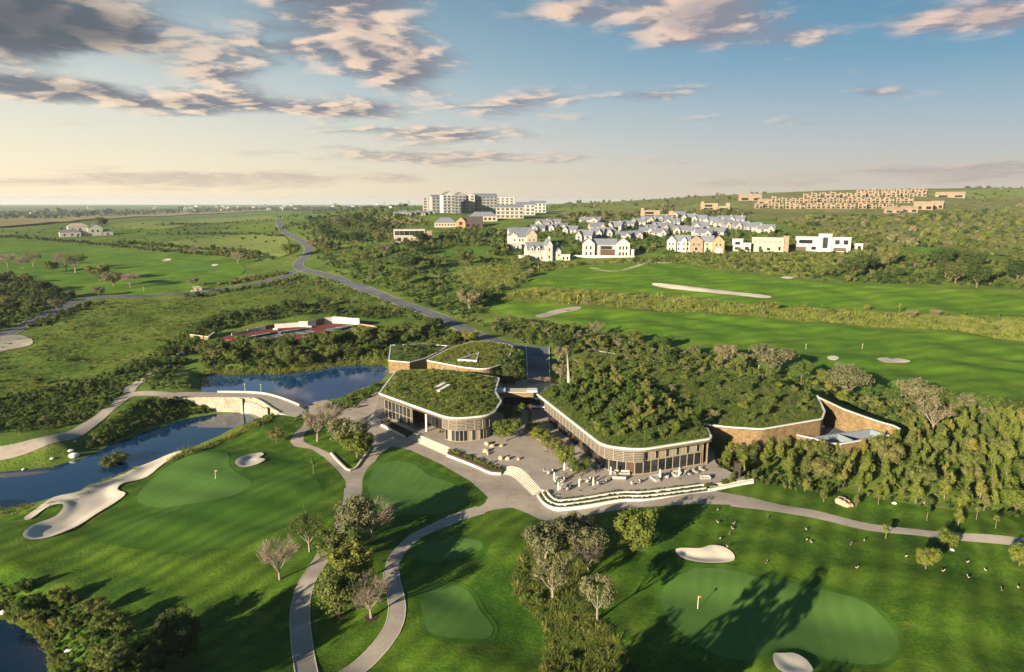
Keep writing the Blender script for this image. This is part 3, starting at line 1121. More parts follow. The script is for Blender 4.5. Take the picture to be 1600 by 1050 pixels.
# ------------------------------------------------------------------ the terrace the clubhouse stands on
outer_px = [(840, 775), (847, 785), (857, 792), (872, 796), (900, 794), (930, 789.5), (955, 785), (977, 782.5), (1005, 782.5), (1030, 780), (1055, 777), (1107, 770)]
outer_w = catmull(zpoly(outer_px, 0.0), False, 4)
off1, off2 = offset_path(outer_w, 1.05), offset_path(outer_w, 2.1)
st2_lo = catmull(zpoly([(784, 741), (797, 743), (805, 748), (814, 757), (832, 775)], .02), False, 5)
st2_up = catmull(zpoly([(784, 728), (806, 728), (820, 735), (834, 750), (847, 764)], PZ), False, 5)
st1_lo, st1_up = zpoly([(635, 684), (697.5, 712)], .02), zpoly([(646, 675), (704.5, 699)], PZ)
st0_lo = catmull(zpoly([(574, 650), (576, 658), (584, 664), (594, 665)], .02), False, 4)
st0_up = catmull(zpoly([(585, 642), (587, 649), (591, 653), (596, 655)], PZ), False, 4)
pl1 = zpoly([(595.5, 665), (634, 684.5)], 0)
pl2 = catmull(zpoly([(699, 713), (720, 721), (747, 732), (766, 740.5), (783, 742)], 0), False, 4)
right_end = zpoly([(1178, 748), (1148, 741), (1116, 722)], PZ)
plaza_w = zpoly([(585, 642)], PZ) + st0_up[1:] + [st1_up[0], st1_up[1]] + offset_path(pl2, .45)[1:] + st2_up[1:] + offset_path(outer_w, 2.2)[2:] + right_end + \
    zpoly([(1118, 690), (1000, 645), (880, 602), (815, 592), (700, 600), (625, 602), (592, 622)], PZ)
mb = MB()
mb.prism(ccw(plaza_w), -.6, PZ - .02, bottom=False, top=False)
mb.build('terrace_wall', M['cream'], kind='structure')
drape('terrace', ccw(plaza_w), M['plaza'], 0, 3.0, z=PZ)


def stairs(label, lo, up, n=7):
    t = thing('staircase', label, 'stairs', (*lo[0], 0))
    m = max(len(lo), len(up))
    A, B = [], []
    for src, dst in ((lo, A), (up, B)):
        L = [0]
        for a, b in zip(src[:-1], src[1:]):
            L.append(L[-1] + math.dist(a, b))
        for k in range(13):
            s_ = L[-1] * k / 12
            j = max(i for i in range(len(L)) if L[i] <= s_ + 1e-9)
            j = min(j, len(src) - 2)
            f = (s_ - L[j]) / max(L[j + 1] - L[j], 1e-9)
            dst.append((src[j][0] + (src[j + 1][0] - src[j][0]) * f, src[j][1] + (src[j + 1][1] - src[j][1]) * f))
    o = lo[0]
    for k in range(n):
        f0, f1 = k / n, (k + 1.0) / n
        e0 = [(a[0] + (b[0] - a[0]) * f0 - o[0], a[1] + (b[1] - a[1]) * f0 - o[1]) for a, b in zip(A, B)]
        e1 = [(a[0] + (b[0] - a[0]) * f1 - o[0], a[1] + (b[1] - a[1]) * f1 - o[1]) for a, b in zip(A, B)]
        mb = MB()
        mb.prism(e0 + e1[::-1], -.1, PZ * (k + 1) / n - (.02 if k == n - 1 else 0))
        mb.build('step', M['cream'], t)
    return t


stairs('broad straight cream stone steps below the drum of the left pavilion', st1_lo, st1_up)
stairs('curved cream stone steps turning the corner of the terrace beside the stepped planter', st2_lo, st2_up)
stairs('small rounded cream steps at the left end of the left pavilion', st0_lo, st0_up, 5)


def low_wall(name, label, path, z0, z1, w=.4, m='white', cat='wall', group=None):
    mb = MB()
    o = Vector((*path[0], 0))
    mb.ribbon([(p[0] - o.x, p[1] - o.y) for p in path], w, z0, z1)
    b = mb.build(name, M[m])
    b.location = o
    return tag(b, label, cat, group)


low_wall('planter_wall', 'long white planter wall in front of the shrubs under the left pavilion', pl1, -.2, .72, .7)
low_wall('planter_wall', 'white planter wall curving between the two flights of cream steps', pl2, -.2, .62, .55)
low_wall('planter_wall', 'lowest and longest of the three curved white terrace walls beside the paved road', outer_w, -.3, .46, .4)
low_wall('planter_wall', 'middle one of the three curved white terrace walls', off1, -.3, .86, .32)
low_wall('planter_wall', 'topmost of the three curved white terrace walls, along the umbrellas', off2, -.3, 1.28, .32)
rw = zpoly([(1107, 766), (1140, 759.5), (1177, 752)], .6)
low_wall('planter_wall', 'short straight white wall at the right end of the terrace', rw, -.3, .95, .45)

# ------------------------------------------------------------------ left pavilion
RZ1 = 8.4
lp_out = fillet(zpoly([(591, 614), (704, 654.5), (770, 648.5), (784, 627), (775, 611), (781, 590), (700, 576.5), (619, 578)], RZ1), [2.2, 7, 7, 2.5, 0, 1.5, 3, 2], 7)
lp_out = ccw(lp_out)
LPV = thing('clubhouse', 'left curved clubhouse pavilion with a flat grassy roof, white rim and white columns', 'clubhouse', (0, 0, 0))
mb = MB()
ring(mb, lp_out, .5, RZ1 - .34, RZ1 + .05)
mb.build('fascia', M['white'], LPV)
mb = MB()
mb.prism(offset_path(lp_out, .49, True), RZ1 - .42, RZ1 - .12)
mb.build('roof_slab', M['louvre'], LPV)
lp_soil = offset_path(lp_out, .52, True)
drape('green_roof', lp_soil, M['roofsoil'], 0, 1.2, z=RZ1 - .08, dome=.75, parent=LPV, kind=None)
mb = MB()
ring(mb, offset_path(lp_out, .35, True), .3, RZ1 - .95, RZ1 - .44)
mb.build('roof_edge_trim', M['louvre'], LPV)
core = offset_path(lp_out, 6.5, True)
mb = MB()
mb.prism(core, PZ, RZ1 - .45, top=False, bottom=False)
mb.build('inner_wall', M['timber'], LPV)
in1 = offset_path(lp_out, 1.25, True)
in15 = offset_path(lp_out, 1.0, True)
A0, A1 = at_z(594, 616, RZ1), at_z(638, 631, RZ1)
D0, D1 = at_z(688, 648, RZ1), at_z(783, 630, RZ1)
glz = subpath(in1, A0, A1)
glazing(LPV, glz, PZ, 6.6, 1.9, 'g', 'paleframe', rails=(3.6,), mul=.18)
mb = MB()
mb.ribbon(subpath(in1, A0, D0), .25, 6.6, 7.6)
mb.build('band', M['bronze'], LPV)
drum = subpath(in15, D0, D1)
louvres(LPV, drum, 4.35, 7.55, .5)
drum_in = subpath(offset_path(lp_out, 1.9, True), D0, D1)
glazing(LPV, drum_in, PZ, 4.35, 1.15, 'gpggggpgpgpgpggggpg', 'paleframe', mul=.15)
for bx, by in ((640, 665), (666.5, 674), (671.5, 663)):
    b_ = at_z(bx, by, PZ)
    mb = MB()
    mb.tube([(0, 0, 0), (0, 0, 7.4 - PZ)], [.3, .3], 12)
    mb.build('column', M['white'], LPV, smooth=False).location = (b_.x, b_.y, PZ)
# recess of the portico: near-black panels and glass set back behind the columns
rec = subpath(offset_path(lp_out, 6.2, True), A1, D0)
glazing(LPV, rec, PZ, 6.1, 2.4, 'dgdgd', 'bronze', mul=.25)
sk = [at_z(x, y, RZ1 + .9) for x, y in ((681, 609), (693, 608), (703, 598), (692, 599.5))]
for q in ((681, 606.5, 696, 601), (685, 611, 702, 604.5)):
    a_, b_ = at_z(q[0], q[1], RZ1 + 1), at_z(q[2], q[3], RZ1 + 1)
    mb = MB()
    d_ = (b_ - a_)
    mb.box((0, 0, 0), (d_.length, 1.15, .9))
    s_ = mb.build('skylight', M['white'], LPV)
    s_.location = ((a_ + b_) / 2) + Vector((0, 0, .1))
    s_.rotation_euler = (0, -.12, math.atan2(d_.y, d_.x))

# ------------------------------------------------------------------ right pavilion and its brick wing
RZ2 = 8.2
rp_px = [(838.5, 615.5), (942, 697), (1002, 702.5), (1114, 684.5), (1106, 668), (1050, 622), (960, 585), (893, 562), (890, 598), (851, 606)]
rp_out = ccw(fillet(zpoly(rp_px, RZ2), [0, 9, 9, 2.6, 1, 0, 0, 0, 0, 0], 8))
RPV = thing('clubhouse', 'right long clubhouse pavilion, roof overgrown with trees, white rim and slatted screens', 'clubhouse')
rim = subpath(rp_out, zpoly([(838, 615)], RZ2)[0], zpoly([(1106, 668)], RZ2)[0])
mb = MB()
mb.ribbon(offset_path(rim, .26), .5, RZ2 - .34, RZ2 + .05)
mb.build('fascia', M['white'], RPV)
mb = MB()
mb.prism(offset_path(rp_out, .49, True), RZ2 - .42, RZ2 - .12)
mb.build('roof_slab', M['louvre'], RPV)
rp_soil = offset_path(rp_out, .5, True)
drape('green_roof', rp_soil, M['roofsoil'], 0, 1.4, z=RZ2 - .08, dome=1.3, parent=RPV, kind=None)
mb = MB()
mb.ribbon(offset_path(rim, .5), .3, RZ2 - .95, RZ2 - .44)
mb.build('roof_edge_trim', M['louvre'], RPV)
mb = MB()
mb.prism(offset_path(rp_out, 6.0, True), PZ, RZ2 - .45, top=False, bottom=False)
mb.build('inner_wall', M['timber'], RPV)
i10, i20 = offset_path(rp_out, 1.0, True), offset_path(rp_out, 2.0, True)
E0, E1, E2, E3 = at_z(848, 622, RZ2), at_z(932, 690, RZ2), at_z(1006, 700, RZ2), at_z(1113, 683, RZ2)
louvres(RPV, subpath(i10, E0, E2), 4.35, 7.4, .5)
glazing(RPV, subpath(i20, E0, E1), PZ, 4.35, 1.7, 'ggtggt', 'bronze')
glazing(RPV, subpath(i20, E1, E3), PZ, 4.3, 2.1, 'gggtgggggg', 'paleframe', mul=.16)
glazing(RPV, subpath(i20, E2, E3), 4.4, 7.35, 1.0, 'pgppgp', 'paleframe', mul=.1)
can = subpath(i10, E2, E3)
for c, L, a, p, q in bays(can, 4.0):
    ubox('canopy', 'louvre', RPV, (c[0] + math.sin(a) * .5, c[1] - math.cos(a) * .5, 7.42), (L - .12, 1.5, .12), a)
endw = subpath(offset_path(rp_out, .9, True), E3, zpoly([(1106, 668)], RZ2)[0])
mb = MB()
mb.ribbon(endw, .3, PZ - 1, RZ2 - .52)
mb.build('end_wall', M['brick'], RPV)

WZ = 7.4
wg_px = [(1092, 660), (1136, 666), (1190, 669.5), (1284, 653.5), (1288, 642), (1276, 616), (1200, 590), (1067, 571), (918, 545), (896, 560), (960, 586), (1050, 624)]
wg_out = ccw(fillet(zpoly(wg_px, WZ), [0, 2, 4, 2, 1.5, .5, 0, 0, 0, 0, 0, 0], 5))
WG = thing('brick_wing', 'low brick wing with shrubs on its roof joining the right pavilion', 'building')
mb = MB()
mb.prism(wg_out, -1.0, WZ - .28, top=True, bottom=False)
mb.build('wall', M['brick'], WG)
mb = MB()
for q0, q1 in (((1094, 660), (1277, 617)), ((1074, 572), (917, 545))):
    mb.ribbon(subpath(offset_path(wg_out, -.1, True), zpoly([q0], WZ)[0], zpoly([q1], WZ)[0]), .5, WZ - .27, WZ)
mb.build('coping', M['white'], WG)
wg_soil = offset_path(wg_out, .45, True)
drape('green_roof', wg_soil, M['roofsoil'], 0, 1.6, z=WZ - .15, dome=.9, parent=WG, kind=None)
a_, b_ = at_z(1266, 661, 5.6), at_z(1283, 657, 5.6)
d_ = b_ - a_
an = math.atan2(d_.y, d_.x)
cc = (a_ + b_) / 2
nv = Vector((math.sin(an), -math.cos(an), 0))
ubox('window_opening', 'dark', WG, cc + nv * .05, (d_.length, .25, 2.6), an)
ubox('window_sill', 'white', WG, cc + nv * .5 + Vector((0, 0, -1.5)), (d_.length + .4, 1.0, .5), an)
ubox('pier', 'white', WG, b_ + nv * .12, (.5, .3, 2.7), an)
for k in range(5):
    p_ = a_.lerp(b_, (k + .5) / 5) + nv * .85 + Vector((0, 0, -.8))
    ubox('baluster', 'paleframe', WG, p_, (.07, .07, .9), an)

# service court: tall brick wall at the back, low basin walls in front
bw = [at_z(x, y, z) for x, y, z in ((1279, 621, 7.4), (1317, 639, 7.2), (1350, 651, 6.8), (1377, 660, 6.2), (1397, 665.5, 5.6), (1407, 671, 5.0))]
CW = thing('courtyard_wall', 'tall brick wall with pale coping, lit by the sun behind the basin', 'wall')
mb = MB()
pth = [tuple(p[:2]) for p in bw]
mb.ribbon(pth, .5, -1.0, [p.z for p in bw])
mb.build('wall', M['brick'], CW)
mb = MB()
mb.ribbon(pth, .7, [p.z for p in bw], [p.z + .18 for p in bw])
mb.build('coping', M['white'], CW)
BZ = 3.9
bs_out = [at_z(x, y, BZ) for x, y in ((1245, 679), (1270, 684), (1297, 692), (1313, 693), (1355, 686), (1389, 679.5))]
bs_in = [at_z(x, y, BZ) for x, y in ((1389, 679.5), (1360, 670.5), (1310, 677), (1270, 683))]
BS = thing('basin', 'shallow walled basin with white copings in the brick service court', 'basin')
pth = [tuple(p[:2]) for p in bs_out]
mb = MB()
mb.ribbon(pth, .45, -1, BZ - .15)
mb.build('wall', M['brick'], BS)
mb = MB()
mb.ribbon(pth, .65, BZ - .15, BZ + .05)
pin = [tuple(p[:2]) for p in bs_in]
mb.build('coping', M['white'], BS)
mb = MB()
mb.ribbon(pin, .5, 1.0, BZ)
mb.build('inner_wall', M['liner'], BS)
dv = [tuple(at_z(*q, BZ)[:2]) for q in ((1310, 677.5), (1332, 687))]
mb = MB()
mb.ribbon(dv, .4, 2.0, BZ - .02)
mb.build('divider', M['liner'], BS)
mb = MB()
fl = ccw([tuple(at_z(*q, 1.6)[:2]) for q in ((1268, 693), (1297, 703), (1313, 704), (1355, 697), (1388, 691), (1360, 682), (1310, 689))])
mb.prism(fl, 1.2, 1.6)
mb.build('basin_water', M['pool'], BS)
mb = MB()
fl = ccw([tuple(at_z(*q, 1.0)[:2]) for q in ((1283, 668), (1283, 700), (1320, 705), (1400, 690), (1408, 680), (1350, 668))])
mb.prism(fl, -.5, 1.0)
mb.build('court_floor', M['asphalt'], kind='structure')
c0 = at_z(1151, 748, 0.6)
CH = thing('chimney', 'dark square brick chimney post standing at the right end of the terrace', 'chimney', (c0.x, c0.y, .4))
mb = MB()
mb.box((0, 0, 2.0), (1.25, 1.25, 4.2))
mb.build('shaft', M['bronze'], CH)
mb = MB()
mb.box((0, 0, 4.25), (1.5, 1.5, .22))
mb.build('cap', M['timber'], CH)

# ------------------------------------------------------------------ blocks behind, link bridge
BZ2 = 6.2
bk = ccw(fillet(zpoly([(666, 563), (722, 573.5), (758, 577.5), (793, 567), (801, 541.5), (794, 537.5), (760, 533), (735, 534), (700, 545)], BZ2), [1.5, 3, 7, 5, 2, 1, 1, 1, 0], 5))
BK = thing('brick_building', 'round cornered brick building with a grass roof and a triangular skylight', 'building')
mb = MB()
mb.prism(bk, -.5, BZ2 - .2, top=True, bottom=False)
mb.build('wall', M['brick'], BK)
mb = MB()
ring(mb, offset_path(bk, -.15, True), .55, BZ2 - .2, BZ2 + .12)
mb.build('coping', M['white'], BK)
bk_soil = offset_path(bk, .45, True)
drape('green_roof', bk_soil, M['roofsoil'], 0, 1.2, z=BZ2 - .05, dome=.8, parent=BK, kind=None)
tri = zpoly([(717, 561.5), (748, 551), (744, 563)], BZ2 + 1.2)
mb = MB()
mb.prism(ccw(tri), BZ2, BZ2 + 1.0)
mb.build('skylight_glass', M['glass'], BK)
mb = MB()
ring(mb, offset_path(ccw(tri), -.3, True), .55, BZ2, BZ2 + 1.3)
mb.build('skylight_frame', M['white'], BK)
bl = ccw(zpoly([(607, 563), (640, 566), (664, 560), (690, 547), (700, 540), (660, 537), (610, 539)], 4.6))
BL = thing('brick_block', 'low brick block planted with bushes on its roof beside the upper pond', 'building')
mb = MB()
mb.prism(bl, -1, 4.4, bottom=False)
mb.build('wall', M['brick'], BL)
mb = MB()
ring(mb, offset_path(bl, -.12, True), .5, 4.4, 4.65)
mb.build('coping', M['white'], BL)
bl_soil = offset_path(bl, .4, True)
drape('green_roof', bl_soil, M['roofsoil'], 0, 1.4, z=4.5, dome=.5, parent=BL, kind=None)

LB = thing('link_bridge', 'brick and white link bridge joining the two pavilions over the entrance', 'bridge')
pa, pb = at_z(782, 613.5, 6.9), at_z(832, 613.5, 6.9)
d_ = pb - pa
an = math.atan2(d_.y, d_.x)
ctr = (pa + pb) / 2 + Vector((-math.sin(an), math.cos(an), 0)) * 2.3
ubox('deck', 'brick', LB, ctr + Vector((0, 0, -.75)), (d_.length + .6, 4.4, 1.5), an)
ubox('parapet', 'cream', LB, ctr + Vector((0, 0, .06)), (d_.length + .4, 4.7, .14), an)
for q in (pa, pb):
    ubox('cap_slab', 'white', LB, q + Vector((-math.sin(an), math.cos(an), 0)) * 1.3 + Vector((0, 0, .45)), (3.0, 3.4, .5), an)
pq = at_z(828, 658, PZ)
ubox('pillar', 'timber', LB, Vector((pq.x, pq.y, (PZ + 6.2) / 2)), (1.0, 1.0, 6.2 - PZ), an)
ga, gb = at_z(786, 644, PZ), at_z(845, 644, PZ)
bv = Vector((-math.sin(an), math.cos(an), 0))
glazing(LB, [tuple((ga + bv * 4)[:2]), tuple((gb + bv * 4)[:2])], PZ, 5.2, 1.7, 'gdg', 'bronze')
ubox('landing', 'white', LB, at_z(838, 636, 4.3) + Vector((0, .5, 0)), (5.5, 1.2, .3), an)

# low pale wall along the drive, with the roof shrubs behind it
w0, w1 = at_z(886.5, 554, 7.4), at_z(890.5, 600, 7.4)
low_wall('drive_wall', 'thin pale wall beside the drive, running back along the edge of the planted roof', [tuple(w0[:2]), tuple(w1[:2])], -.5, 7.6, .28, 'cream')

# ------------------------------------------------------------------ plants: prototypes
def leaf_cards(mb, centres, radii, n, size, seed, up=.35, squash=.8):
    """n leaf clumps (small bent quads) spread through lumps"""
    g = np.random.default_rng(seed)
    cw = np.array([r ** 2 for r in radii])
    idx = g.choice(len(centres), n, p=cw / cw.sum())
    d = g.normal(size=(n, 3))
    d /= np.linalg.norm(d, axis=1)[:, None]
    rr = g.uniform(.45, 1.0, n) ** .5
    C = np.array(centres)[idx]
    Rr = np.array(radii)[idx]
    P = C + d * (Rr * rr)[:, None] * np.array([1, 1, squash])
    nrm = d + g.normal(size=(n, 3)) * .55 + np.array([0, 0, up])
    nrm /= np.linalg.norm(nrm, axis=1)[:, None]
    t = np.cross(nrm, g.normal(size=(n, 3)))
    t /= np.linalg.norm(t, axis=1)[:, None] + 1e-9
    b = np.cross(nrm, t)
    s = size * g.uniform(.6, 1.4, n)
    k = g.uniform(.55, 1.0, n)
    for i in range(n):
        p, a, c, h, q = P[i], t[i] * s[i], b[i] * s[i] * k[i], nrm[i] * s[i] * .35, i
        mb.add([p - a, p - c * .9 + h, p + a, p + c * .9 + h], [(0, 1, 2), (0, 2, 3)])


def blob(mb, c, r, seed, squash=.8):
    """rough low-poly inner lump that keeps crowns from being see-through"""
    bm = bmesh.new()
    bmesh.ops.create_icosphere(bm, subdivisions=1, radius=1.0)
    g = np.random.default_rng(seed)
    vs = [(c[0] + v.co.x * r * k, c[1] + v.co.y * r * k, c[2] + v.co.z * r * squash * k) for v, k in zip(bm.verts, g.uniform(.75, 1.1, len(bm.verts)))]
    bm.verts.index_update()
    fs = [tuple(v.index for v in f.verts) for f in bm.faces]
    bm.free()
    mb.add(vs, fs)


def limbs(mb, seed, h0, top, n, spread, r0, depth=1, twigs=None, sides=5):
    """tapered trunk that forks into limbs; returns limb ends"""
    g = random.Random(seed)
    lean = (g.uniform(-.04, .04), g.uniform(-.04, .04))
    fork = Vector((lean[0], lean[1], h0))
    mb.tube([(0, 0, -.04), (lean[0] * .4, lean[1] * .4, h0 * .5), fork], [r0 * 1.35, r0, r0 * .8], sides + 1)
    ends = []
    for k in range(n):
        a = 2 * math.pi * (k + g.uniform(-.3, .3)) / n
        e = Vector((math.cos(a) * spread * g.uniform(.55, 1), math.sin(a) * spread * g.uniform(.55, 1), top * g.uniform(.72, 1)))
        mid = fork.lerp(e, .5) + Vector((math.cos(a), math.sin(a), 0)) * spread * .06 + Vector((0, 0, -.02))
        mb.tube([fork - Vector((0, 0, .03)), mid, e], [r0 * .6, r0 * .38, r0 * .14], sides - 1, cap=False)
        ends.append(e)
        if depth > 0:
            for j in range(3):
                f = g.uniform(.35, .9)
                s = (fork.lerp(mid, f * 2) if f < .5 else mid.lerp(e, f * 2 - 1))
                a2 = a + g.uniform(-1.2, 1.2)
                e2 = s + Vector((math.cos(a2) * spread * .42, math.sin(a2) * spread * .42, g.uniform(.08, .26)))
                mb.tube([s, s.lerp(e2, .5) + Vector((0, 0, .012)), e2], [r0 * .3, r0 * .2, r0 * .08], 4, cap=False)
                ends.append(e2)
    return ends


def twiggery(mb, ends, seed, n, ln, w):
    g = random.Random(seed)
    for e in ends:
        for k in range(n):
            d = Vector((g.gauss(0, 1), g.gauss(0, 1), abs(g.gauss(.4, .8)))).normalized()
            if e.xy.length > .05:
                d = (d + Vector((e.x, e.y, .15)).normalized() * .7).normalized()
            s = e + Vector((g.uniform(-1, 1), g.uniform(-1, 1), g.uniform(-1, .6))) * ln * .5
            q = d.cross(Vector((g.gauss(0, 1), g.gauss(0, 1), g.gauss(0, 1)))).normalized() * w
            L = ln * g.uniform(.5, 1.2)
            m_ = s + d * L * .55
            mb.add([s - q, s + q, m_ + q * .8, s + d * L, m_ - q * .8], [(0, 1, 2), (0, 2, 4), (2, 3, 4)])
            d2 = (d + Vector((g.gauss(0, .7), g.gauss(0, .7), g.gauss(.1, .5)))).normalized()
            mb.add([m_ - q * .6, m_ + q * .6, m_ + d2 * L * .6], [(0, 1, 2)])


def proto_tree(seed, kind, leaf, bark='bark'):
    """unit-high tree: trunk mesh and crown mesh"""
    g = random.Random(seed)
    tr, cr = MB(), MB()
    if kind == 'round':
        ends = limbs(tr, seed, .18, .80, 7, .42, .032)
        cs, rs = [], []
        for e in ends:
            cs.append((e.x, e.y, min(max(e.z, .36), .84)))
            rs.append(g.uniform(.14, .24))
        cs += [(0, 0, .56), (.04, .03, .8)]
        rs += [.28, .18]
        for k in range(6):
            a = k * 1.047 + g.uniform(-.3, .3)
            q = g.uniform(.2, .34)
            cs.append((math.cos(a) * q, math.sin(a) * q, g.uniform(.32, .48)))
            rs.append(g.uniform(.13, .19))
        for c, r in zip(cs, rs):
            if r > .15:
                blob(cr, c, r * .6, int(g.random() * 1e6))
        leaf_cards(cr, cs, rs, 3000, .0275, seed)
    elif kind == 'umbrella':
        ends = limbs(tr, seed, .30, .84, 7, .46, .03)
        cs = [(e.x, e.y, .74 + .16 * (1 - (e.xy.length / .5) ** 2)) for e in ends]
        rs = [g.uniform(.10, .18) for _ in cs]
        leaf_cards(cr, cs, rs, 2000, .027, seed, squash=.75)
    elif kind == 'young':
        tr.tube([(0, 0, -.03), (.005, .01, .4), (0, 0, .85)], [.022, .016, .006], 5)
        cs, rs = [], []
        for k in range(11):
            z = .26 + .062 * k
            r = .26 * (1 - abs(z - .5) * 1.35) * g.uniform(.6, 1.1)
            a = g.uniform(0, 6.28)
            cs.append((math.cos(a) * r * .55, math.sin(a) * r * .55, z))
            rs.append(max(r * .7, .06))
        for c, r in zip(cs[::2], rs[::2]):
            blob(cr, c, r * .6, int(g.random() * 1e6), 1.0)
        leaf_cards(cr, cs, rs, 800, .030, seed, squash=1.15)
    elif kind == 'bare':
        ends = limbs(tr, seed, .24, .86, 7, .36, .028, 1)
        twiggery(cr, ends, seed, 50, .20, .0030)
    elif kind == 'sparse':
        ends = limbs(tr, seed, .26, .84, 7, .36, .028, 1)
        twiggery(cr, ends, seed, 22, .15, .0034)
        leaf_cards(cr, [tuple(e) for e in ends], [.11] * len(ends), 620, .026, seed)
    elif kind == 'sapling':
        tr.tube([(0, 0, -.03), (.01, 0, .5), (.0, .015, .8)], [.018, .014, .006], 5)
        cs = [(g.uniform(-.1, .1), g.uniform(-.1, .1), g.uniform(.62, .95)) for _ in range(6)]
        leaf_cards(cr, cs, [.12] * 6, 150, .05, seed)
    return tr.mesh('trunk', M[bark]), cr.mesh('crown', M[leaf])


def proto_shrub(seed, leaf, n=620, lumps=8, size=.058, flat=.75, tall=1.0):
    g = random.Random(seed)
    mb = MB()
    cs = [(0, 0, .38 * tall)]
    rs = [.40]
    for k in range(lumps):
        a = 2 * math.pi * k / lumps + g.uniform(-.4, .4)
        r = g.uniform(.18, .42)
        cs.append((math.cos(a) * r, math.sin(a) * r, g.uniform(.2, .72) * tall))
        rs.append(g.uniform(.16, .30))
    for c, r in zip(cs, rs):
        blob(mb, c, r * .62, int(g.random() * 1e6), flat)
    leaf_cards(mb, cs, rs, n, size, seed, squash=flat)
    return mb.mesh('shrub', M[leaf])


def proto_tuft(seed, leaf, blades=44, h=.85, spread=.62, w=.034):
    g = random.Random(seed)
    mb = MB()
    for k in range(blades):
        a = g.uniform(0, 6.28)
        r = g.uniform(0, spread) ** 1.0
        x, y = math.cos(a) * r, math.sin(a) * r
        hh = h * g.uniform(.45, 1)
        a2 = g.uniform(0, 6.28)
        lx, ly = x + math.cos(a) * .25 * hh + g.gauss(0, .12), y + math.sin(a) * .25 * hh + g.gauss(0, .12)
        q = (math.cos(a2) * w, math.sin(a2) * w)
        mb.add([(x - q[0], y - q[1], -.05), (x + q[0], y + q[1], -.05), (lx + q[0] * .6, ly + q[1] * .6, hh * .7), (lx * 1.25, ly * 1.25, hh), (lx - q[0] * .6, ly - q[1] * .6, hh * .7)],
               [(0, 1, 2), (0, 2, 4), (2, 3, 4)])
    return mb.mesh('tuft', M[leaf])


TREE = {}
for i, (k, kind, leaf, bark) in enumerate([
        ('olive', 'round', 'leaf_olive', 'bark'), ('olive', 'round', 'leaf_olive', 'bark'), ('olive', 'round', 'leaf_olive', 'bark'),
        ('grey', 'umbrella', 'leaf_grey', 'paletwig'), ('greyr', 'round', 'leaf_grey', 'paletwig'), ('greyr', 'round', 'leaf_grey', 'paletwig'),
        ('dark', 'round', 'leaf_dark', 'bark'), ('dark', 'round', 'leaf_dark', 'bark'), ('dark', 'round', 'leaf_dark', 'bark'),
        ('green', 'round', 'leaf_green', 'bark'), ('green', 'round', 'leaf_green', 'bark'),
        ('lime', 'young', 'leaf_lime', 'paletwig'), ('lime', 'young', 'leaf_lime', 'paletwig'), ('lime', 'young', 'leaf_lime', 'paletwig'), ('lime', 'young', 'leaf_olive', 'paletwig'),
        ('bare', 'bare', 'twig', 'paletwig'), ('bare', 'bare', 'twig', 'paletwig'), ('bare', 'bare', 'twig', 'paletwig'),
        ('sparse', 'sparse', 'leaf_grey', 'paletwig'), ('sparse', 'sparse', 'leaf_olive', 'paletwig'),
        ('sapling', 'sapling', 'leaf_green', 'paletwig'), ('sapling', 'sapling', 'leaf_lime', 'paletwig'),
        ('limegreen', 'round', 'leaf_lime', 'bark')]):
    TREE.setdefault(k, []).append(proto_tree(100 + i * 7, kind, leaf, bark))
SHRUB = {}
for i, (k, leaf) in enumerate([('olive', 'leaf_olive')] * 3 + [('green', 'leaf_green')] * 3 + [('dark', 'leaf_dark')] * 3 + [('grey', 'leaf_grey')] * 2 + [('lime', 'leaf_lime')] * 2 + [('reed', 'leaf_reed')]):
    SHRUB.setdefault(k, []).append(proto_shrub(500 + i * 13, leaf, tall=1.0 + .25 * (i % 3)))
LOWSHRUB = {k: [proto_shrub(900 + 5 * j, leaf, n=110, lumps=5, size=.15) for j in range(2)] for k, leaf in (('olive', 'leaf_olive'), ('dark', 'leaf_dark'), ('green', 'leaf_green'), ('lime', 'leaf_lime'), ('grey', 'leaf_grey'))}
TUFT = {k: [proto_tuft(1200 + j, leaf) for j in range(2)] for k, leaf in (('green', 'leaf_green'), ('olive', 'leaf_olive'), ('reed', 'leaf_reed'), ('lime', 'leaf_lime'))}


def joined(kind):
    """whole trees (trunk and crown in one mesh) for growth too dense to count"""
    out = []
    for tr, cr in TREE[kind]:
        bm = bmesh.new()
        bm.from_mesh(tr)
        n0 = len(bm.faces)
        bm.from_mesh(cr)
        bm.faces.ensure_lookup_table()
        for f in bm.faces[n0:]:
            f.material_index = 1
        me = bpy.data.meshes.new('tree')
        bm.to_mesh(me)
        bm.free()
        me.materials.append(tr.materials[0])
        me.materials.append(cr.materials[0])
        out.append(me)
    return out


def to_px(p):
    u, f, w = p[0], p[1] * CP - (p[2] - CAM_H) * SP, p[1] * SP + (p[2] - CAM_H) * CP
    return 800 + FPX * u / f, 525 - FPX * w / f


LOOK = {'greyr': 'pale grey green', 'olive': 'olive green', 'grey': 'pale grey green', 'dark': 'dark green', 'green': 'mid green', 'lime': 'yellow green', 'limegreen': 'bright green', 'sapling': 'thin stemmed',
        'bare': 'leafless', 'sparse': 'half bare', 'reed': 'straw coloured'}


ORD = ['leftmost', 'second from left', 'third from left', 'fourth from left', 'fifth from left', 'sixth from left', 'seventh from left', 'eighth from left']


def side_word(i, n):
    if n % 2 and i == n // 2:
        return 'midmost'
    return ORD[i] if i < n / 2 else ORD[n - 1 - i].replace('left', 'right')


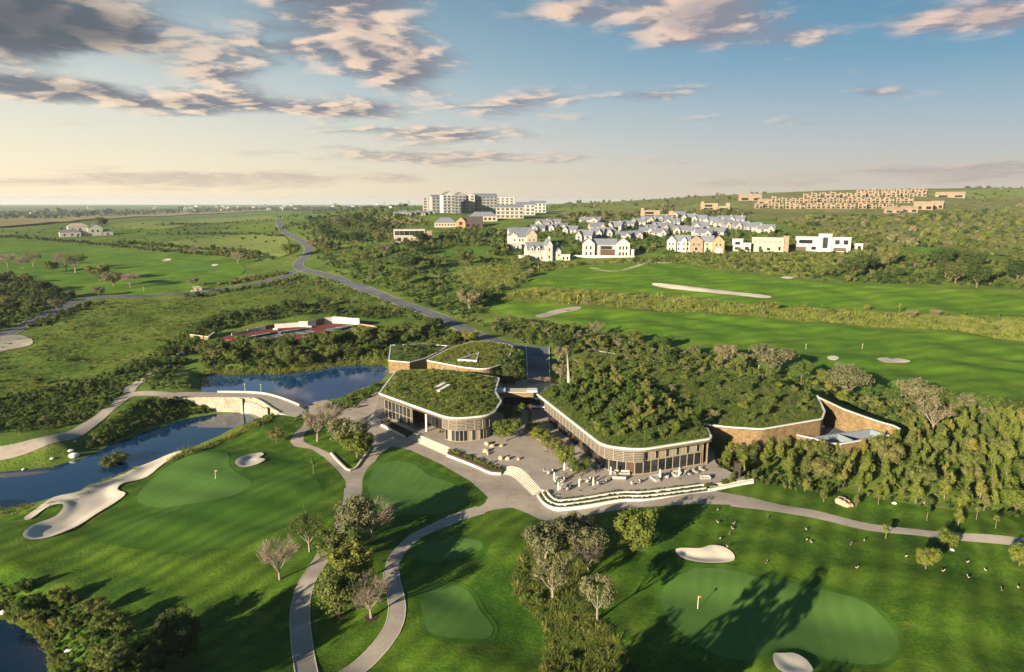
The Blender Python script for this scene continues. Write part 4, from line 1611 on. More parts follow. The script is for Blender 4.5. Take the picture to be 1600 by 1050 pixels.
def name_group(items, noun, marks, group):
    """items: (object, kind, height, point). Labels from look, size and the nearest landmark, then by place among equals"""
    hs = sorted(i[2] for i in items)
    lo, hi = hs[len(hs) // 3], hs[2 * len(hs) // 3]
    bins = {}
    for o, kind, h, p in items:
        x, y = to_px(p)
        ph = min(marks, key=lambda m: math.hypot(m[0] - x, (m[1] - y) * 1.8))[2]
        sz = 'small' if h < lo else 'tall' if h > hi else 'middling'
        bins.setdefault(f'{sz} {LOOK[kind]} {noun} {ph}', []).append((x, o))
    for lab, os_ in bins.items():
        os_.sort(key=lambda q: q[0])
        n = len(os_)
        for i, (x, o) in enumerate(os_):
            o['group'] = group
            o['label'] = lab + ('' if n == 1 else ', ' + side_word(i, n))


def tree(kind, p, h, label, group=None, width=1.0, var=None, rz=None, name='tree'):
    ms = TREE[kind][(rnd.randrange(99) if var is None else var) % len(TREE[kind])]
    t = thing(name, label, 'tree', p, rnd.uniform(0, 6.28) if rz is None else rz, group)
    t.scale = (h * width, h * width, h)
    obj('trunk', ms[0], t)
    obj('crown', ms[1], t)
    return t


def shrub(kind, p, s, label, group, hs=1.0, cat='shrub', name='shrub'):
    o = obj(name, rnd.choice(SHRUB[kind]))
    o.location, o.rotation_euler, o.scale = p, (0, 0, rnd.uniform(0, 6.28)), (s, s, s * hs)
    return tag(o, label, cat, group)


def tree_px(kind, bx, by, hpx, label, group=None, width=1.0, var=None, z=None, name='tree'):
    """foot pixel and height in pixels as the photograph shows them"""
    p = at(bx, by) if z is None else at_z(bx, by, z)
    return tree(kind, p, hpx * mpp(p) * 1.10, label, group, width, var, name=name)


# ---- scattering in world polygons
def scatter(poly, n, mind, seed, avoid=(), power=0.0):
    """n random points in a world polygon, at least mind apart (mind may grow with distance), none inside avoid polygons"""
    g = np.random.default_rng(seed)
    xs, ys = [p[0] for p in poly], [p[1] for p in poly]
    m = int(max(n * 14, 400))
    X = g.uniform(min(xs), max(xs), m)
    Y = g.uniform(min(ys), max(ys), m)
    if power:
        keep = g.uniform(0, 1, m) < (min(ys) / Y) ** power
        X, Y = X[keep], Y[keep]
    k = inpoly(poly, X, Y)
    X, Y = X[k], Y[k]
    for a in avoid:
        k = ~inpoly(a, X, Y)
        X, Y = X[k], Y[k]
    out, cell, grid = [], max(mind, .01), {}
    for x, y in zip(X, Y):
        if len(out) >= n:
            break
        if mind > 0:
            i, j = int(x // cell), int(y // cell)
            if any((x - a) ** 2 + (y - b) ** 2 < mind * mind for di in (-1, 0, 1) for dj in (-1, 0, 1) for a, b in grid.get((i + di, j + dj), ())):
                continue
            grid.setdefault((i, j), []).append((x, y))
        out.append((float(x), float(y)))
    return out


def mass(name, pts, scales, protos, parent=None, hs=1.0, seed=3, label=None, cat=None):
    """uncountable growth: one object whose geometry nodes place the given meshes on its points"""
    g = np.random.default_rng(seed)
    n = len(pts)
    me = bpy.data.meshes.new(name)
    me.vertices.add(n)
    me.vertices.foreach_set('co', np.array(pts, float).ravel())
    s = np.asarray(scales, float)
    S = np.stack([s, s, s * hs * g.uniform(.8, 1.25, n)], 1)
    a = me.attributes.new('size', 'FLOAT_VECTOR', 'POINT')
    a.data.foreach_set('vector', S.ravel())
    a = me.attributes.new('turn', 'FLOAT_VECTOR', 'POINT')
    T = np.stack([g.normal(0, .08, n), g.normal(0, .08, n), g.uniform(0, 6.28, n)], 1)
    a.data.foreach_set('vector', T.ravel())
    a = me.attributes.new('kindex', 'INT', 'POINT')
    a.data.foreach_set('value', g.integers(0, len(protos), n).astype(np.int32))
    o = obj(name, me, parent, kind='stuff', label=label, category=cat)
    nt = bpy.data.node_groups.new(name, 'GeometryNodeTree')
    nt.interface.new_socket('Geometry', in_out='INPUT', socket_type='NodeSocketGeometry')
    nt.interface.new_socket('Geometry', in_out='OUTPUT', socket_type='NodeSocketGeometry')
    t = NT(nt)
    gi, go = t.node('NodeGroupInput'), t.node('NodeGroupOutput')
    join = t.node('GeometryNodeJoinGeometry')
    na = {}
    for nm, ty in (('size', 'FLOAT_VECTOR'), ('turn', 'FLOAT_VECTOR'), ('kindex', 'INT')):
        nd = t.node('GeometryNodeInputNamedAttribute', data_type=ty)
        nd.inputs[0].default_value = nm
        na[nm] = nd.outputs[0]
    for i, pm in enumerate(protos):
        po = PROTO.get(pm.name)
        if po is None:
            po = PROTO[pm.name] = bpy.data.objects.new(pm.name, pm)
        oi = t.node('GeometryNodeObjectInfo')
        oi.inputs['Object'].default_value = po
        oi.inputs['As Instance'].default_value = True
        eq = t.node('FunctionNodeCompare', data_type='INT', operation='EQUAL')
        t.l.new(na['kindex'], eq.inputs[2])
        eq.inputs[3].default_value = i
        ip = t.node('GeometryNodeInstanceOnPoints')
        t.l.new(gi.outputs[0], ip.inputs['Points'])
        t.l.new(eq.outputs[0], ip.inputs['Selection'])
        t.l.new(oi.outputs['Geometry'], ip.inputs['Instance'])
        t.l.new(na['turn'], ip.inputs['Rotation'])
        t.l.new(na['size'], ip.inputs['Scale'])
        t.l.new(ip.outputs[0], join.inputs[0])
    t.l.new(join.outputs[0], go.inputs[0])
    md = o.modifiers.new('scatter', 'NODES')
    md.node_group = nt
    return o


PROTO = {}


def lift(pts, off=0.0):
    if not pts:
        return []
    P = np.array(pts)
    Z = terrain(P[:, 0], P[:, 1]) + off
    return [(a, b, c) for (a, b), c in zip(pts, Z)]


def mass_on(name, poly, n, mind, size, protos, seed, avoid=(), power=0.0, hs=1.0, off=-.05, jitter=.35, label=None, grow=0.0):
    pts = scatter(poly, n, mind, seed, avoid, power)
    g = np.random.default_rng(seed + 1)
    P = lift(pts, off)
    sc = size * np.exp(g.normal(0, jitter, len(P))) * (1 + grow * np.array([p[1] for p in P]) / 1000) if P else []
    return mass(name, P, sc, protos, hs=hs, seed=seed, label=label)


def roofz(soil_obj):
    """height lookup on a roof sheet"""
    me = soil_obj.data
    V = np.array([v.co[:] for v in me.vertices])

    def f(x, y):
        return float(V[np.argmin((V[:, 0] - x) ** 2 + (V[:, 1] - y) ** 2), 2])
    return f

# ------------------------------------------------------------------ what grows where
lp_strip, mp_strip, rp_strip, dp_strip = strip_poly(lp_c, 2.2), strip_poly(mp_c, 2.2), strip_poly(rp_c, 2.2), strip_poly(dp_c, 2.6)
ra_strip, rb_strip = strip_poly(ra_c, 5.2), strip_poly(rb_c, 5.0)
fair_w = [wpoly(p, 2) for p in fair_px]
court_w = wpoly([(335, 530), (350, 517), (450, 500), (500, 494), (590, 506), (590, 516), (560, 522), (480, 527), (430, 536), (370, 534)], 1)
drive_av = offset_path(ccw(drive_w), -1.5, True)
casc_w = [(p.x, p.y) for p in (at_z(*q, 1.5) for q in ((490, 543), (505, 545), (513, 560), (522, 578), (506, 578), (499, 562)))]
ROADS = [prom_w, lp_strip, mp_strip, rp_strip, dp_strip, ra_strip, rb_strip, drive_av]

# ---- lone trees on the near lawns
NEAR = [
    ('bare', 437, 906, 57, 'leafless grey tree on the lawn left of the path, farthest left of the near trees', .95, 0),
    ('sparse', 484, 862, 60, 'brownish nearly bare tree beside the left cart path', .9, 1),
    ('sapling', 478, 812, 24, 'thin sapling standing just behind the brownish bare tree', .9, 0),
    ('greyr', 559, 848, 70, 'tall rounded grey green tree nearest the junction of the two paths', .82, 1),
    ('bare', 583, 848, 56, 'pinkish leafless tree leaning against the tall rounded tree by the path', 1.0, 1),
    ('olive', 531, 884, 56, 'wide dark olive tree whose crown overhangs the left cart path', 1.05, 1),
    ('limegreen', 555, 910, 56, 'bright yellow green tree in the middle of the grass between the paths', 1.05, 0),
    ('olive', 529, 965, 72, 'dense dark green tree with a ring of mulch between the two paths', .85, 2),
    ('bare', 580, 966, 60, 'leafless pinkish tree with a ring of mulch beside the right hand path', 1.0, 2),
    ('greyr', 852, 876, 60, 'grey green tree at the top left of the rough strip', .95, 1),
    ('greyr', 913, 878, 56, 'grey green tree at the top right of the rough strip', 1.0, 1),
    ('bare', 919, 892, 38, 'small purplish bare tree under the grey green tree', 1.1, 0),
    ('sparse', 864, 940, 70, 'half bare reddish tree with pale stems in the middle of the rough strip', .92, 0),
    ('grey', 933, 971, 68, 'umbrella shaped tree with bare white stems at the edge of the rough strip', .72, 0),
    ('limegreen', 989, 864, 62, 'full yellow green tree alone on the shaded lawn left of the white bunker', .95, 0),
    ('greyr', 905, 842, 40, 'rounded tree at the edge of the promenade above the rough strip', .95, 1),
    ('dark', 884, 838, 26, 'low dark tree squeezed beside the promenade at the top of the rough strip', 1.2, 1),
    ('sparse', 496, 690, 50, 'brown half bare tree at the top of the bed between path and promenade', .95, 0),
    ('bare', 516, 674, 36, 'bare purplish tree behind the brown half bare tree in the bed', 1.1, 1),
    ('greyr', 543, 702, 48, 'pale olive bushy tree in the middle of the kerbed bed', 1.0, 1),
    ('limegreen', 558, 715, 38, 'low bright green bushy tree at the right side of the kerbed bed', 1.15, 0),
    ('dark', 570, 708, 34, 'dark bushy tree at the right corner of the kerbed bed', 1.0, 1),
    ('sapling', 490, 741, 24, 'slim sapling on the lawn left of the curving path', .8, 0),
    ('olive', 433, 692, 22, 'small dark crowned tree on the lawn above the small bunker', 1.0, 2),
    ('sapling', 411, 667, 14, 'thin sapling on the lawn nearest the weir', .8, 1),
    ('sapling', 441, 672, 14, 'thin sapling near the top of the left lawn', .8, 0),
    ('sapling', 463, 668, 13, 'tiny sapling right at the path entrance on the left lawn', .8, 1),
    ('dark', 181, 736, 26, 'dark round bush tree between pond and long bunker', 1.25, 0),
    ('limegreen', 1446, 889, 34, 'small round yellow green tree alone on the right lawn', .88, 0),
    ('limegreen', 1481, 858, 27, 'small bushy tree touching the right cart path', .95, 0),
    ('sapling', 1384, 842, 20, 'tiny leaning tree at the edge of the right cart path', 1.6, 1),
    ('limegreen', 1593, 884, 32, 'small tree cut by the right edge of the lawn', .9, 0),
    ('limegreen', 790, 689, 34, 'broad pale green tree on the terrace beside the left pavilion', 1.15, 0),
    ('limegreen', 831, 680, 20, 'low bright green tree on the terrace near the link bridge', 1.2, 0),
    ('olive', 799, 662, 30, 'dark tree in the shade between the pavilions', 1.1, 0),
    ('limegreen', 845, 692, 22, 'flat bright green tree beside the back umbrella on the terrace', 1.4, 0),
    ('olive', 862, 708, 24, 'rounded olive tree midway along the right pavilion front', 1.2, 1),
    ('limegreen', 883, 730, 34, 'tall yellow green tree in front of the dark long facade', .85, 0),
    ('olive', 906, 744, 26, 'airy olive tree among the terrace tables', 1.2, 2),
]
for kind, bx, by, hp, lab, wd, var in NEAR:
    on_t = 780 < bx < 920 and 640 < by < 760
    tree_px(kind, bx, by, hp, lab, None, wd, var, z=PZ if on_t else None)
for bx, by in ((529, 965), (580, 966), (583, 848), (559, 848)):
    c = at(bx, by)
    ring_p = [(c.x + math.cos(a) * 1.0 * (1 + .15 * math.sin(3 * a)), c.y + math.sin(a) * 1.0) for a in [k * math.pi / 9 for k in range(18)]]
    drape('mulch_ring', ring_p, M['mulch'], .12, .5)

# ---- the young plantation on the right
plant_px = [(1112, 708), (1160, 692), (1230, 699), (1300, 714), (1390, 702), (1425, 668), (1500, 652), (1660, 645), (1720, 830), (1600, 812), (1500, 800), (1420, 790), (1370, 780), (1300, 758), (1210, 742), (1150, 738), (1118, 722)]
plant_w = wpoly(plant_px, 1)
pts = scatter(plant_w, 200, 3.2, 41)
pts.sort(key=lambda p: p[1])
items = []
for p in lift(pts[:110]):
    k = rnd.random()
    kind = 'lime' if k < .8 else 'limegreen' if k < .9 else 'olive'
    h = rnd.uniform(3.9, 6.3)
    items.append((tree(kind, p, h, '', None, rnd.uniform(.75, 1.05)), kind, h, p))
name_group(items, 'young tree', [(1130, 715, 'between terrace and brick wing'), (1200, 720, 'below the brick wing wall'), (1260, 735, 'above the boulder pile'), (1330, 740, 'below the basin'), (1420, 770, 'in front of the plantation'),
                                 (1500, 790, 'by the plantation edge at the path'), (1570, 800, 'right end of the plantation'), (1450, 720, 'in the middle of the plantation'), (1560, 740, 'deep in the plantation')],
           'young trees of the right plantation')
P_ = lift(pts[110:])
mass('plantation_trees', P_, [rnd.uniform(3.8, 6.0) for _ in P_], joined('lime'), seed=45)
mass_on('plantation_undergrowth', plant_w, 520, 1.3, 1.0, SHRUB['dark'] + SHRUB['olive'] + SHRUB['green'], 42)
edge_px = [(1130, 742), (1210, 745), (1300, 762), (1420, 795), (1600, 820), (1600, 838), (1480, 822), (1380, 806), (1290, 786), (1230, 768), (1140, 758)]
edge_w = wpoly(edge_px, 1)
items = []
for p in lift(scatter(edge_w, 12, 5, 43)):
    kind, h = rnd.choice(['sapling', 'lime']), rnd.uniform(2.4, 4.2)
    items.append((tree(kind, p, h, '', None, rnd.uniform(0.95, 1.05)), kind, h, p))
name_group(items, 'young tree', [(1160, 745, 'on the grass by the terrace end'), (1290, 775, 'near the boulder pile'), (1400, 795, 'on the grass above the cart path'), (1530, 825, 'on the grass at the right edge')], 'saplings below the plantation')
mass_on('low_shrubs', wpoly([(1120, 720), (1220, 742), (1300, 760), (1290, 772), (1215, 762), (1130, 748)], 1), 150, 1.0, .75, SHRUB['olive'] + SHRUB['dark'], 44)

# ---- scrub belt behind the clubhouse
belt_px = [(775, 502), (850, 506), (1000, 540), (1100, 562), (1200, 586), (1300, 613), (1400, 634), (1500, 643), (1660, 650), (1480, 662), (1425, 676), (1400, 662), (1320, 632), (1290, 618), (1270, 600), (1200, 591),
           (1067, 573), (918, 547), (890, 556), (868, 560), (860, 540), (815, 536), (770, 520)]
belt_w = wpoly(belt_px, 1)
items = []
for p in lift(scatter(belt_w, 78, 4.0, 51, [drive_av])):
    kind, h = rnd.choice(['olive', 'lime', 'grey', 'green', 'dark']), rnd.uniform(2.1, 3.9)
    items.append((shrub(kind, p, h, '', None, rnd.uniform(.8, 1.2)), kind, h, p))
name_group(items, 'shrub', [(800, 510, 'behind the head of the drive'), (865, 560, 'along the drive'), (920, 520, 'in the belt behind the drive wall'), (1000, 548, 'behind the roof wall'), (1080, 562, 'in the belt behind the wing roof'), (1160, 580, 'in the belt left of the fairway bunker'), (1240, 598, 'in the belt below the fairway bunkers'), (1330, 625, 'above the courtyard wall'), (1420, 650, 'right of the courtyard wall'), (1520, 652, 'at the right end of the belt')], 'shrubs of the belt behind the clubhouse')
mass_on('belt_scrub', belt_w, 2000, 1.2, 1.6, SHRUB['olive'] + SHRUB['lime'] + SHRUB['grey'] + SHRUB['green'] + SHRUB['dark'], 52, [drive_av])
for kind, bx, by, hp, lab, wd in [
        ('greyr', 1205, 580, 40, 'pale grey green tree behind the planted roof, nearest the bunkers', 1.3), ('greyr', 1133, 566, 28, 'small pale round tree on the edge of the upper fairway belt', 1.0),
        ('greyr', 1326, 618, 44, 'pale flat crowned tree above the brick courtyard', 1.15), ('greyr', 1432, 640, 46, 'broad pale tree in the belt right of the courtyard', 1.2),
        ('sparse', 1456, 676, 50, 'pale stemmed open crowned tree right of the courtyard wall', 1.1), ('bare', 1318, 592, 24, 'bare grey tree top behind the courtyard belt', 1.1),
        ('sparse', 932, 528, 24, 'pale thin tree in the belt behind the drive', 1.1), ('greyr', 879, 572, 30, 'grey tree beside the drive', .8), ('greyr', 876, 592, 24, 'low grey tree at the lower end of the drive', .9),
        ('limegreen', 803, 568, 24, 'pale yellow tree beside the round cornered brick building', .95), ('dark', 802, 606, 34, 'dark tree in the shade left of the drive', .9), ('dark', 798, 592, 36, 'dark tree between brick building and drive', 1.0),
        ('dark', 808, 580, 30, 'dark green tree standing close to the left kerb of the drive', .6), ('dark', 790, 604, 24, 'low dark tree behind the left pavilion roof corner', 1.1),
        ('bare', 850, 602, 12, 'pinkish leafless bush tree at the foot of the drive', 1.6), ('bare', 834, 603, 11, 'second pinkish leafless bush tree by the link bridge', 1.7)]:
    tree_px(kind, bx, by, hp, lab, None, wd)

# ---- planted roofs
def roof_plants(parent, soil, zf, n_tuft, n_low, seed, tuft, low, tsz=.6, lsz=.6, names=('roof_grass', 'roof_shrubs')):
    pts = scatter(offset_path(soil, .35, True), n_tuft, .3, seed)
    P = [(x, y, zf(x, y) - .03) for x, y in pts]
    g_ = np.random.default_rng(seed)
    if P:
        mass(names[0], P, tsz * np.exp(g_.normal(0, .3, len(P))), tuft, parent, seed=seed)
    pts = scatter(offset_path(soil, .8, True), n_low, .5, seed + 1)
    P = [(x, y, zf(x, y) - .05) for x, y in pts]
    if P:
        mass(names[1], P, lsz * np.exp(g_.normal(0, .4, len(P))), low, parent, hs=.8, seed=seed + 1)


def soil_of(parent):
    return roofz([c for c in parent.children if c.name.startswith('green_roof')][0])


lz, rz_, wz, kz, blz = soil_of(LPV), soil_of(RPV), soil_of(WG), soil_of(BK), soil_of(BL)
roof_plants(LPV, lp_soil, lz, 1900, 420, 61, TUFT['green'] + TUFT['olive'] + TUFT['reed'], SHRUB['olive'] + SHRUB['green'] + SHRUB['lime'], .62, .62)
roof_plants(BK, bk_soil, kz, 1200, 260, 63, TUFT['olive'] + TUFT['lime'] + TUFT['reed'], SHRUB['olive'] + SHRUB['lime'], .6, .6)
roof_plants(RPV, rp_soil, rz_, 2200, 130, 65, TUFT['green'] + TUFT['olive'], SHRUB['green'] + SHRUB['olive'], .65, 1.0)
roof_plants(WG, wg_soil, wz, 2600, 170, 67, TUFT['green'] + TUFT['olive'], SHRUB['green'] + SHRUB['olive'], .7, .8)
roof_plants(BL, bl_soil, blz, 120, 60, 69, TUFT['green'], SHRUB['dark'] + SHRUB['olive'], .6, .9)
items = []
for x, y in scatter(offset_path(rp_soil, 1.7, True), 108, 2.25, 71):
    kind, h, p = rnd.choice(['green', 'olive', 'green', 'olive', 'dark', 'lime']), rnd.uniform(1.7, 2.9), (x, y, rz_(x, y) - .2)
    items.append((shrub(kind, p, h, '', None, rnd.uniform(1.0, 1.4)), kind, h, p))
name_group(items, 'shrub', [(870, 610, 'on the pavilion roof at its narrow end'), (900, 650, 'by the left rim of the right roof'), (960, 685, 'by the front rim of the right roof'), (1060, 675, 'at the front right corner of the roof'), (930, 600, 'on the back of the right pavilion roof'),
                            (1000, 640, 'in the middle of the right pavilion roof')], 'shrubs on the right pavilion roof')
items = []
for x, y in scatter(offset_path(wg_soil, 1.7, True), 58, 3.6, 73):
    kind, h, p = rnd.choice(['olive', 'green', 'dark', 'grey', 'olive', 'lime']), rnd.uniform(1.5, 3.0), (x, y, wz(x, y) - .2)
    items.append((shrub(kind, p, h, '', None, rnd.uniform(.8, 1.2)), kind, h, p))
name_group(items, 'shrub', [(920, 560, 'on the wing roof near the drive wall'), (1000, 575, 'on the back of the wing roof'), (1090, 595, 'in the middle of the wing roof'), (1130, 650, 'by the front coping of the wing'), (1250, 645, 'at the right corner of the wing roof'),
                            (1190, 610, 'on the right back of the wing roof')], 'shrubs on the brick wing roof')
items = []
for x, y in scatter(offset_path(bl_soil, .9, True), 7, 3.0, 75):
    h, p = rnd.uniform(1.2, 1.8), (x, y, blz(x, y) - .1)
    items.append((shrub('dark', p, h, '', None, .9), 'dark', h, p))
name_group(items, 'bush', [(640, 552, 'on the low brick block by the pond')], 'bushes on the low brick block')

# ---- banks of the ponds, tennis court surrounds
bank_px = [(312, 574), (322, 548), (360, 538), (440, 538), (520, 530), (600, 520), (650, 512), (700, 520), (742, 530), (760, 533), (700, 541), (655, 535), (612, 537), (604, 566), (557, 565), (516, 570), (489, 575), (434, 580), (379, 581), (330, 583)]
bank_w = wpoly(bank_px, 1)
items = []
for p in lift(scatter(bank_w, 30, 5.6, 81, [court_w, ra_strip, casc_w])):
    kind, h = rnd.choice(['olive', 'olive', 'green', 'dark', 'limegreen']), rnd.uniform(4.0, 6.5)
    items.append((tree(kind, p, h * 1.1, '', None, rnd.uniform(1.0, 1.35)), kind, h, p))
name_group(items, 'tree', [(340, 555, 'at the left end of the pond bank'), (420, 555, 'on the bank below the left court'), (490, 550, 'beside the little cascade'), (560, 545, 'on the bank below the right court'), (640, 520, 'behind the low brick block'), (710, 528, 'behind the round cornered building')], 'trees on the upper pond bank')
mass_on('bank_scrub', bank_w, 900, 1.5, 1.7, SHRUB['olive'] + SHRUB['green'] + SHRUB['dark'] + SHRUB['lime'], 82, [court_w, ra_strip, casc_w])
reedb = wpoly([(318, 588), (379, 586), (434, 586), (489, 580), (557, 570), (602, 572), (602, 565), (557, 561), (489, 570), (434, 577), (379, 578), (320, 580)], 1)
mass_on('reeds', reedb, 600, .5, 1.15, TUFT['reed'] + TUFT['olive'] + TUFT['lime'], 83)
band_px = [(60, 610), (150, 590), (215, 570), (270, 530), (330, 496), (420, 480), (470, 476), (540, 480), (600, 482), (640, 490), (600, 500), (500, 492), (440, 497), (340, 517), (310, 545), (285, 575), (262, 600), (300, 605), (310, 612), (240, 610), (228, 600), (200, 596), (150, 606), (90, 625)]
band_w = wpoly(band_px, 1)
items = []
for p in lift(scatter(band_w, 14, 8.0, 85, [dp_strip, court_w])):
    kind, h = rnd.choice(['dark', 'dark', 'olive', 'green']), rnd.uniform(3.6, 5.8)
    items.append((tree(kind, p, h, '', None, rnd.uniform(1.0, 1.4)), kind, h, p))
name_group(items, 'tree', [(120, 600, 'in the thicket above the left path'), (250, 570, 'in the thicket by the side path'), (320, 510, 'in the thicket left of the courts'), (450, 485, 'behind the court walls'), (580, 488, 'behind the right end of the courts')], 'trees of the thicket left of the courts')
mass_on('thicket', band_w, 900, 1.6, 1.3, SHRUB['dark'] + SHRUB['green'] + SHRUB['olive'], 86, [dp_strip, court_w])
lb_px = [(136, 700), (160, 668), (196, 640), (225, 626), (300, 624), (322, 634), (345, 641), (287, 652), (224, 671), (165, 697)]
lb_w = wpoly(lb_px, 1)
items = []
for p in lift(scatter(lb_w, 22, 3.4, 87, [dp_strip])):
    kind, h = rnd.choice(['dark', 'dark', 'green', 'olive']), rnd.uniform(1.4, 2.4)
    items.append((shrub(kind, p, h, '', None, 1.0), kind, h, p))
name_group(items, 'shrub', [(160, 680, 'on the lower pond bank by the left path'), (220, 650, 'in the middle of the lower pond bank'), (290, 635, 'below the dam road'), (330, 640, 'beside the weir wall')], 'shrubs on the lower pond bank')
mass_on('bank_scrub', lb_w, 420, 1.1, 1.0, SHRUB['dark'] + SHRUB['green'] + SHRUB['olive'] + SHRUB['reed'], 88, [dp_strip])
lt_px = [(-60, 640), (0, 622), (60, 606), (130, 597), (196, 600), (198, 618), (178, 634), (138, 655), (100, 668), (40, 676), (-60, 690)]
lt_w = wpoly(lt_px, 1)
items = []
for p in lift(scatter(lt_w, 14, 5.4, 89, [dp_strip])):
    kind, h = rnd.choice(['dark', 'green', 'olive']), rnd.uniform(1.6, 2.8)
    items.append((shrub(kind, p, h, '', None, 1.0), kind, h, p))
name_group(items, 'shrub', [(20, 640, 'in the hollow at the left edge'), (90, 640, 'in the hollow above the left path'), (160, 620, 'in the hollow near the path fork')], 'shrubs above the left cart path')
mass_on('thicket', lt_w, 420, 1.3, 1.1, SHRUB['dark'] + SHRUB['green'] + SHRUB['olive'], 90, [dp_strip])
reed_near = wpoly([(258, 721), (293, 706), (345, 686), (405, 661), (418, 652), (424, 656), (400, 668), (350, 690), (300, 710), (262, 724)], 1)
mass_on('reeds', reed_near, 330, .45, .8, TUFT['reed'] + TUFT['lime'], 91)
mass_on('bank_scrub', wpoly([(378, 668), (405, 655), (424, 648), (428, 654), (405, 666), (384, 674)], 1), 50, .6, .6, SHRUB['dark'] + SHRUB['green'], 92)
mass_on('reeds', wpoly([(0, 794), (52, 792), (86, 785), (126, 771), (155, 752), (190, 739), (215, 728), (222, 731), (165, 756), (130, 778), (86, 792), (40, 802), (0, 806)], 1), 300, .5, .6, TUFT['reed'] + TUFT['green'], 93)
rs_px = [(500, 640), (530, 626), (555, 613), (592, 600), (602, 606), (580, 620), (560, 638), (534, 644)]
rs_w = wpoly(rs_px, 1)
items = []
for p in lift(scatter(rs_w, 9, 2.4, 94)):
    kind, h = rnd.choice(['green', 'olive']), rnd.uniform(1.2, 2.0)
    items.append((shrub(kind, p, h, '', None, 1.0), kind, h, p))
name_group(items, 'shrub', [(520, 632, 'between pond and promenade'), (580, 608, 'between pond and left pavilion')], 'shrubs between pond and pavilion')
mass_on('bank_scrub', rs_w, 90, .9, .8, SHRUB['green'] + SHRUB['olive'] + SHRUB['reed'], 95)

# ---- bottom left thicket
th_px = [(-60, 925), (0, 920), (60, 926), (120, 940), (160, 962), (205, 985), (225, 1010), (262, 985), (300, 980), (305, 1010), (290, 1060), (250, 1110), (95, 1120), (84, 1050), (76, 1010), (40, 975), (0, 960), (-60, 950)]
th_w = wpoly(th_px, 1)
items = []
for p in lift(scatter(th_w, 14, 3.4, 101)):
    kind, h = rnd.choice(['olive', 'limegreen', 'green']), rnd.uniform(2.3, 3.6)
    items.append((tree(kind, p, h, '', None, rnd.uniform(1.1, 1.4)), kind, h, p))
name_group(items, 'tree', [(30, 935, 'at the left edge above the corner pond'), (110, 960, 'in the thicket above the corner pond'), (150, 1010, 'beside the corner pond'), (230, 1030, 'at the bottom of the corner thicket'), (280, 995, 'at the right end of the corner thicket')], 'trees of the corner pond thicket')
tree_px('dark', 283, 1024, 60, 'tallest dark tree at the right end of the corner pond thicket', None, 1.0)
mass_on('thicket', th_w, 420, .9, .85, SHRUB['olive'] + SHRUB['green'] + SHRUB['lime'] + SHRUB['dark'], 102)
mass_on('reeds', wpoly([(-40, 950), (0, 964), (34, 978), (64, 1000), (80, 1026), (82, 1070), (92, 1070), (90, 1020), (70, 985), (30, 960), (-40, 935)], 1), 300, .4, .7, TUFT['reed'] + TUFT['lime'] + TUFT['olive'], 103)

# ---- rough strip at the bottom
ro_px = [(818, 862), (806, 885), (802, 910), (808, 932), (830, 960), (848, 978), (851, 1000), (846, 1070), (846, 1120), (1030, 1120), (1002, 1060), (985, 1030), (968, 1003), (945, 975), (925, 952), (908, 925), (912, 900), (926, 872), (905, 850), (860, 846)]
ro_w = wpoly(ro_px, 3)
drape('rough_strip', ro_w, M['ground'], .10, 1.0)
mass_on('rough_grass', ro_w, 3600, .25, .5, TUFT['lime'] + TUFT['olive'] + TUFT['green'] + TUFT['reed'], 111, jitter=.4)
mass_on('rough_shrubs', ro_w, 330, .7, .62, SHRUB['lime'] + SHRUB['olive'] + SHRUB['green'], 112, hs=.8)

# ---- strip of reeds between the two upper fairways
re_px = [(770, 474), (830, 452), (900, 455), (1000, 461), (1100, 471), (1200, 482), (1300, 487), (1400, 491), (1500, 497), (1600, 503), (1760, 516), (1760, 550), (1600, 533), (1521, 521), (1442, 514), (1324, 507), (1259, 502), (1180, 493), (1100, 487), (1000, 483), (900, 476), (800, 468)]
re_w = wpoly(re_px, 1)
mass_on('tall_grass', re_w, 5200, .8, 1.7, TUFT['reed'] + TUFT['lime'] + TUFT['reed'], 121, hs=.9)
mass_on('strip_scrub', re_w, 190, 3.0, 1.9, SHRUB['lime'] + SHRUB['olive'] + SHRUB['grey'], 122, jitter=.4)
items = []
for p in lift(scatter(wpoly([(1180, 482), (1300, 483), (1500, 492), (1600, 500), (1600, 505), (1480, 500), (1300, 492), (1180, 487)], 1), 12, 11, 123)):
    kind, h = rnd.choice(['sapling', 'greyr', 'limegreen']), rnd.uniform(3.2, 5.2)
    items.append((tree(kind, p, h, '', None, rnd.uniform(0.95, 1.1)), kind, h, p))
name_group(items, 'young tree', [(1200, 485, 'left in the reed strip'), (1300, 488, 'in the reed strip above the flag'), (1400, 492, 'middle of the reed strip'), (1550, 500, 'right in the reed strip')], 'young trees along the upper fairway')

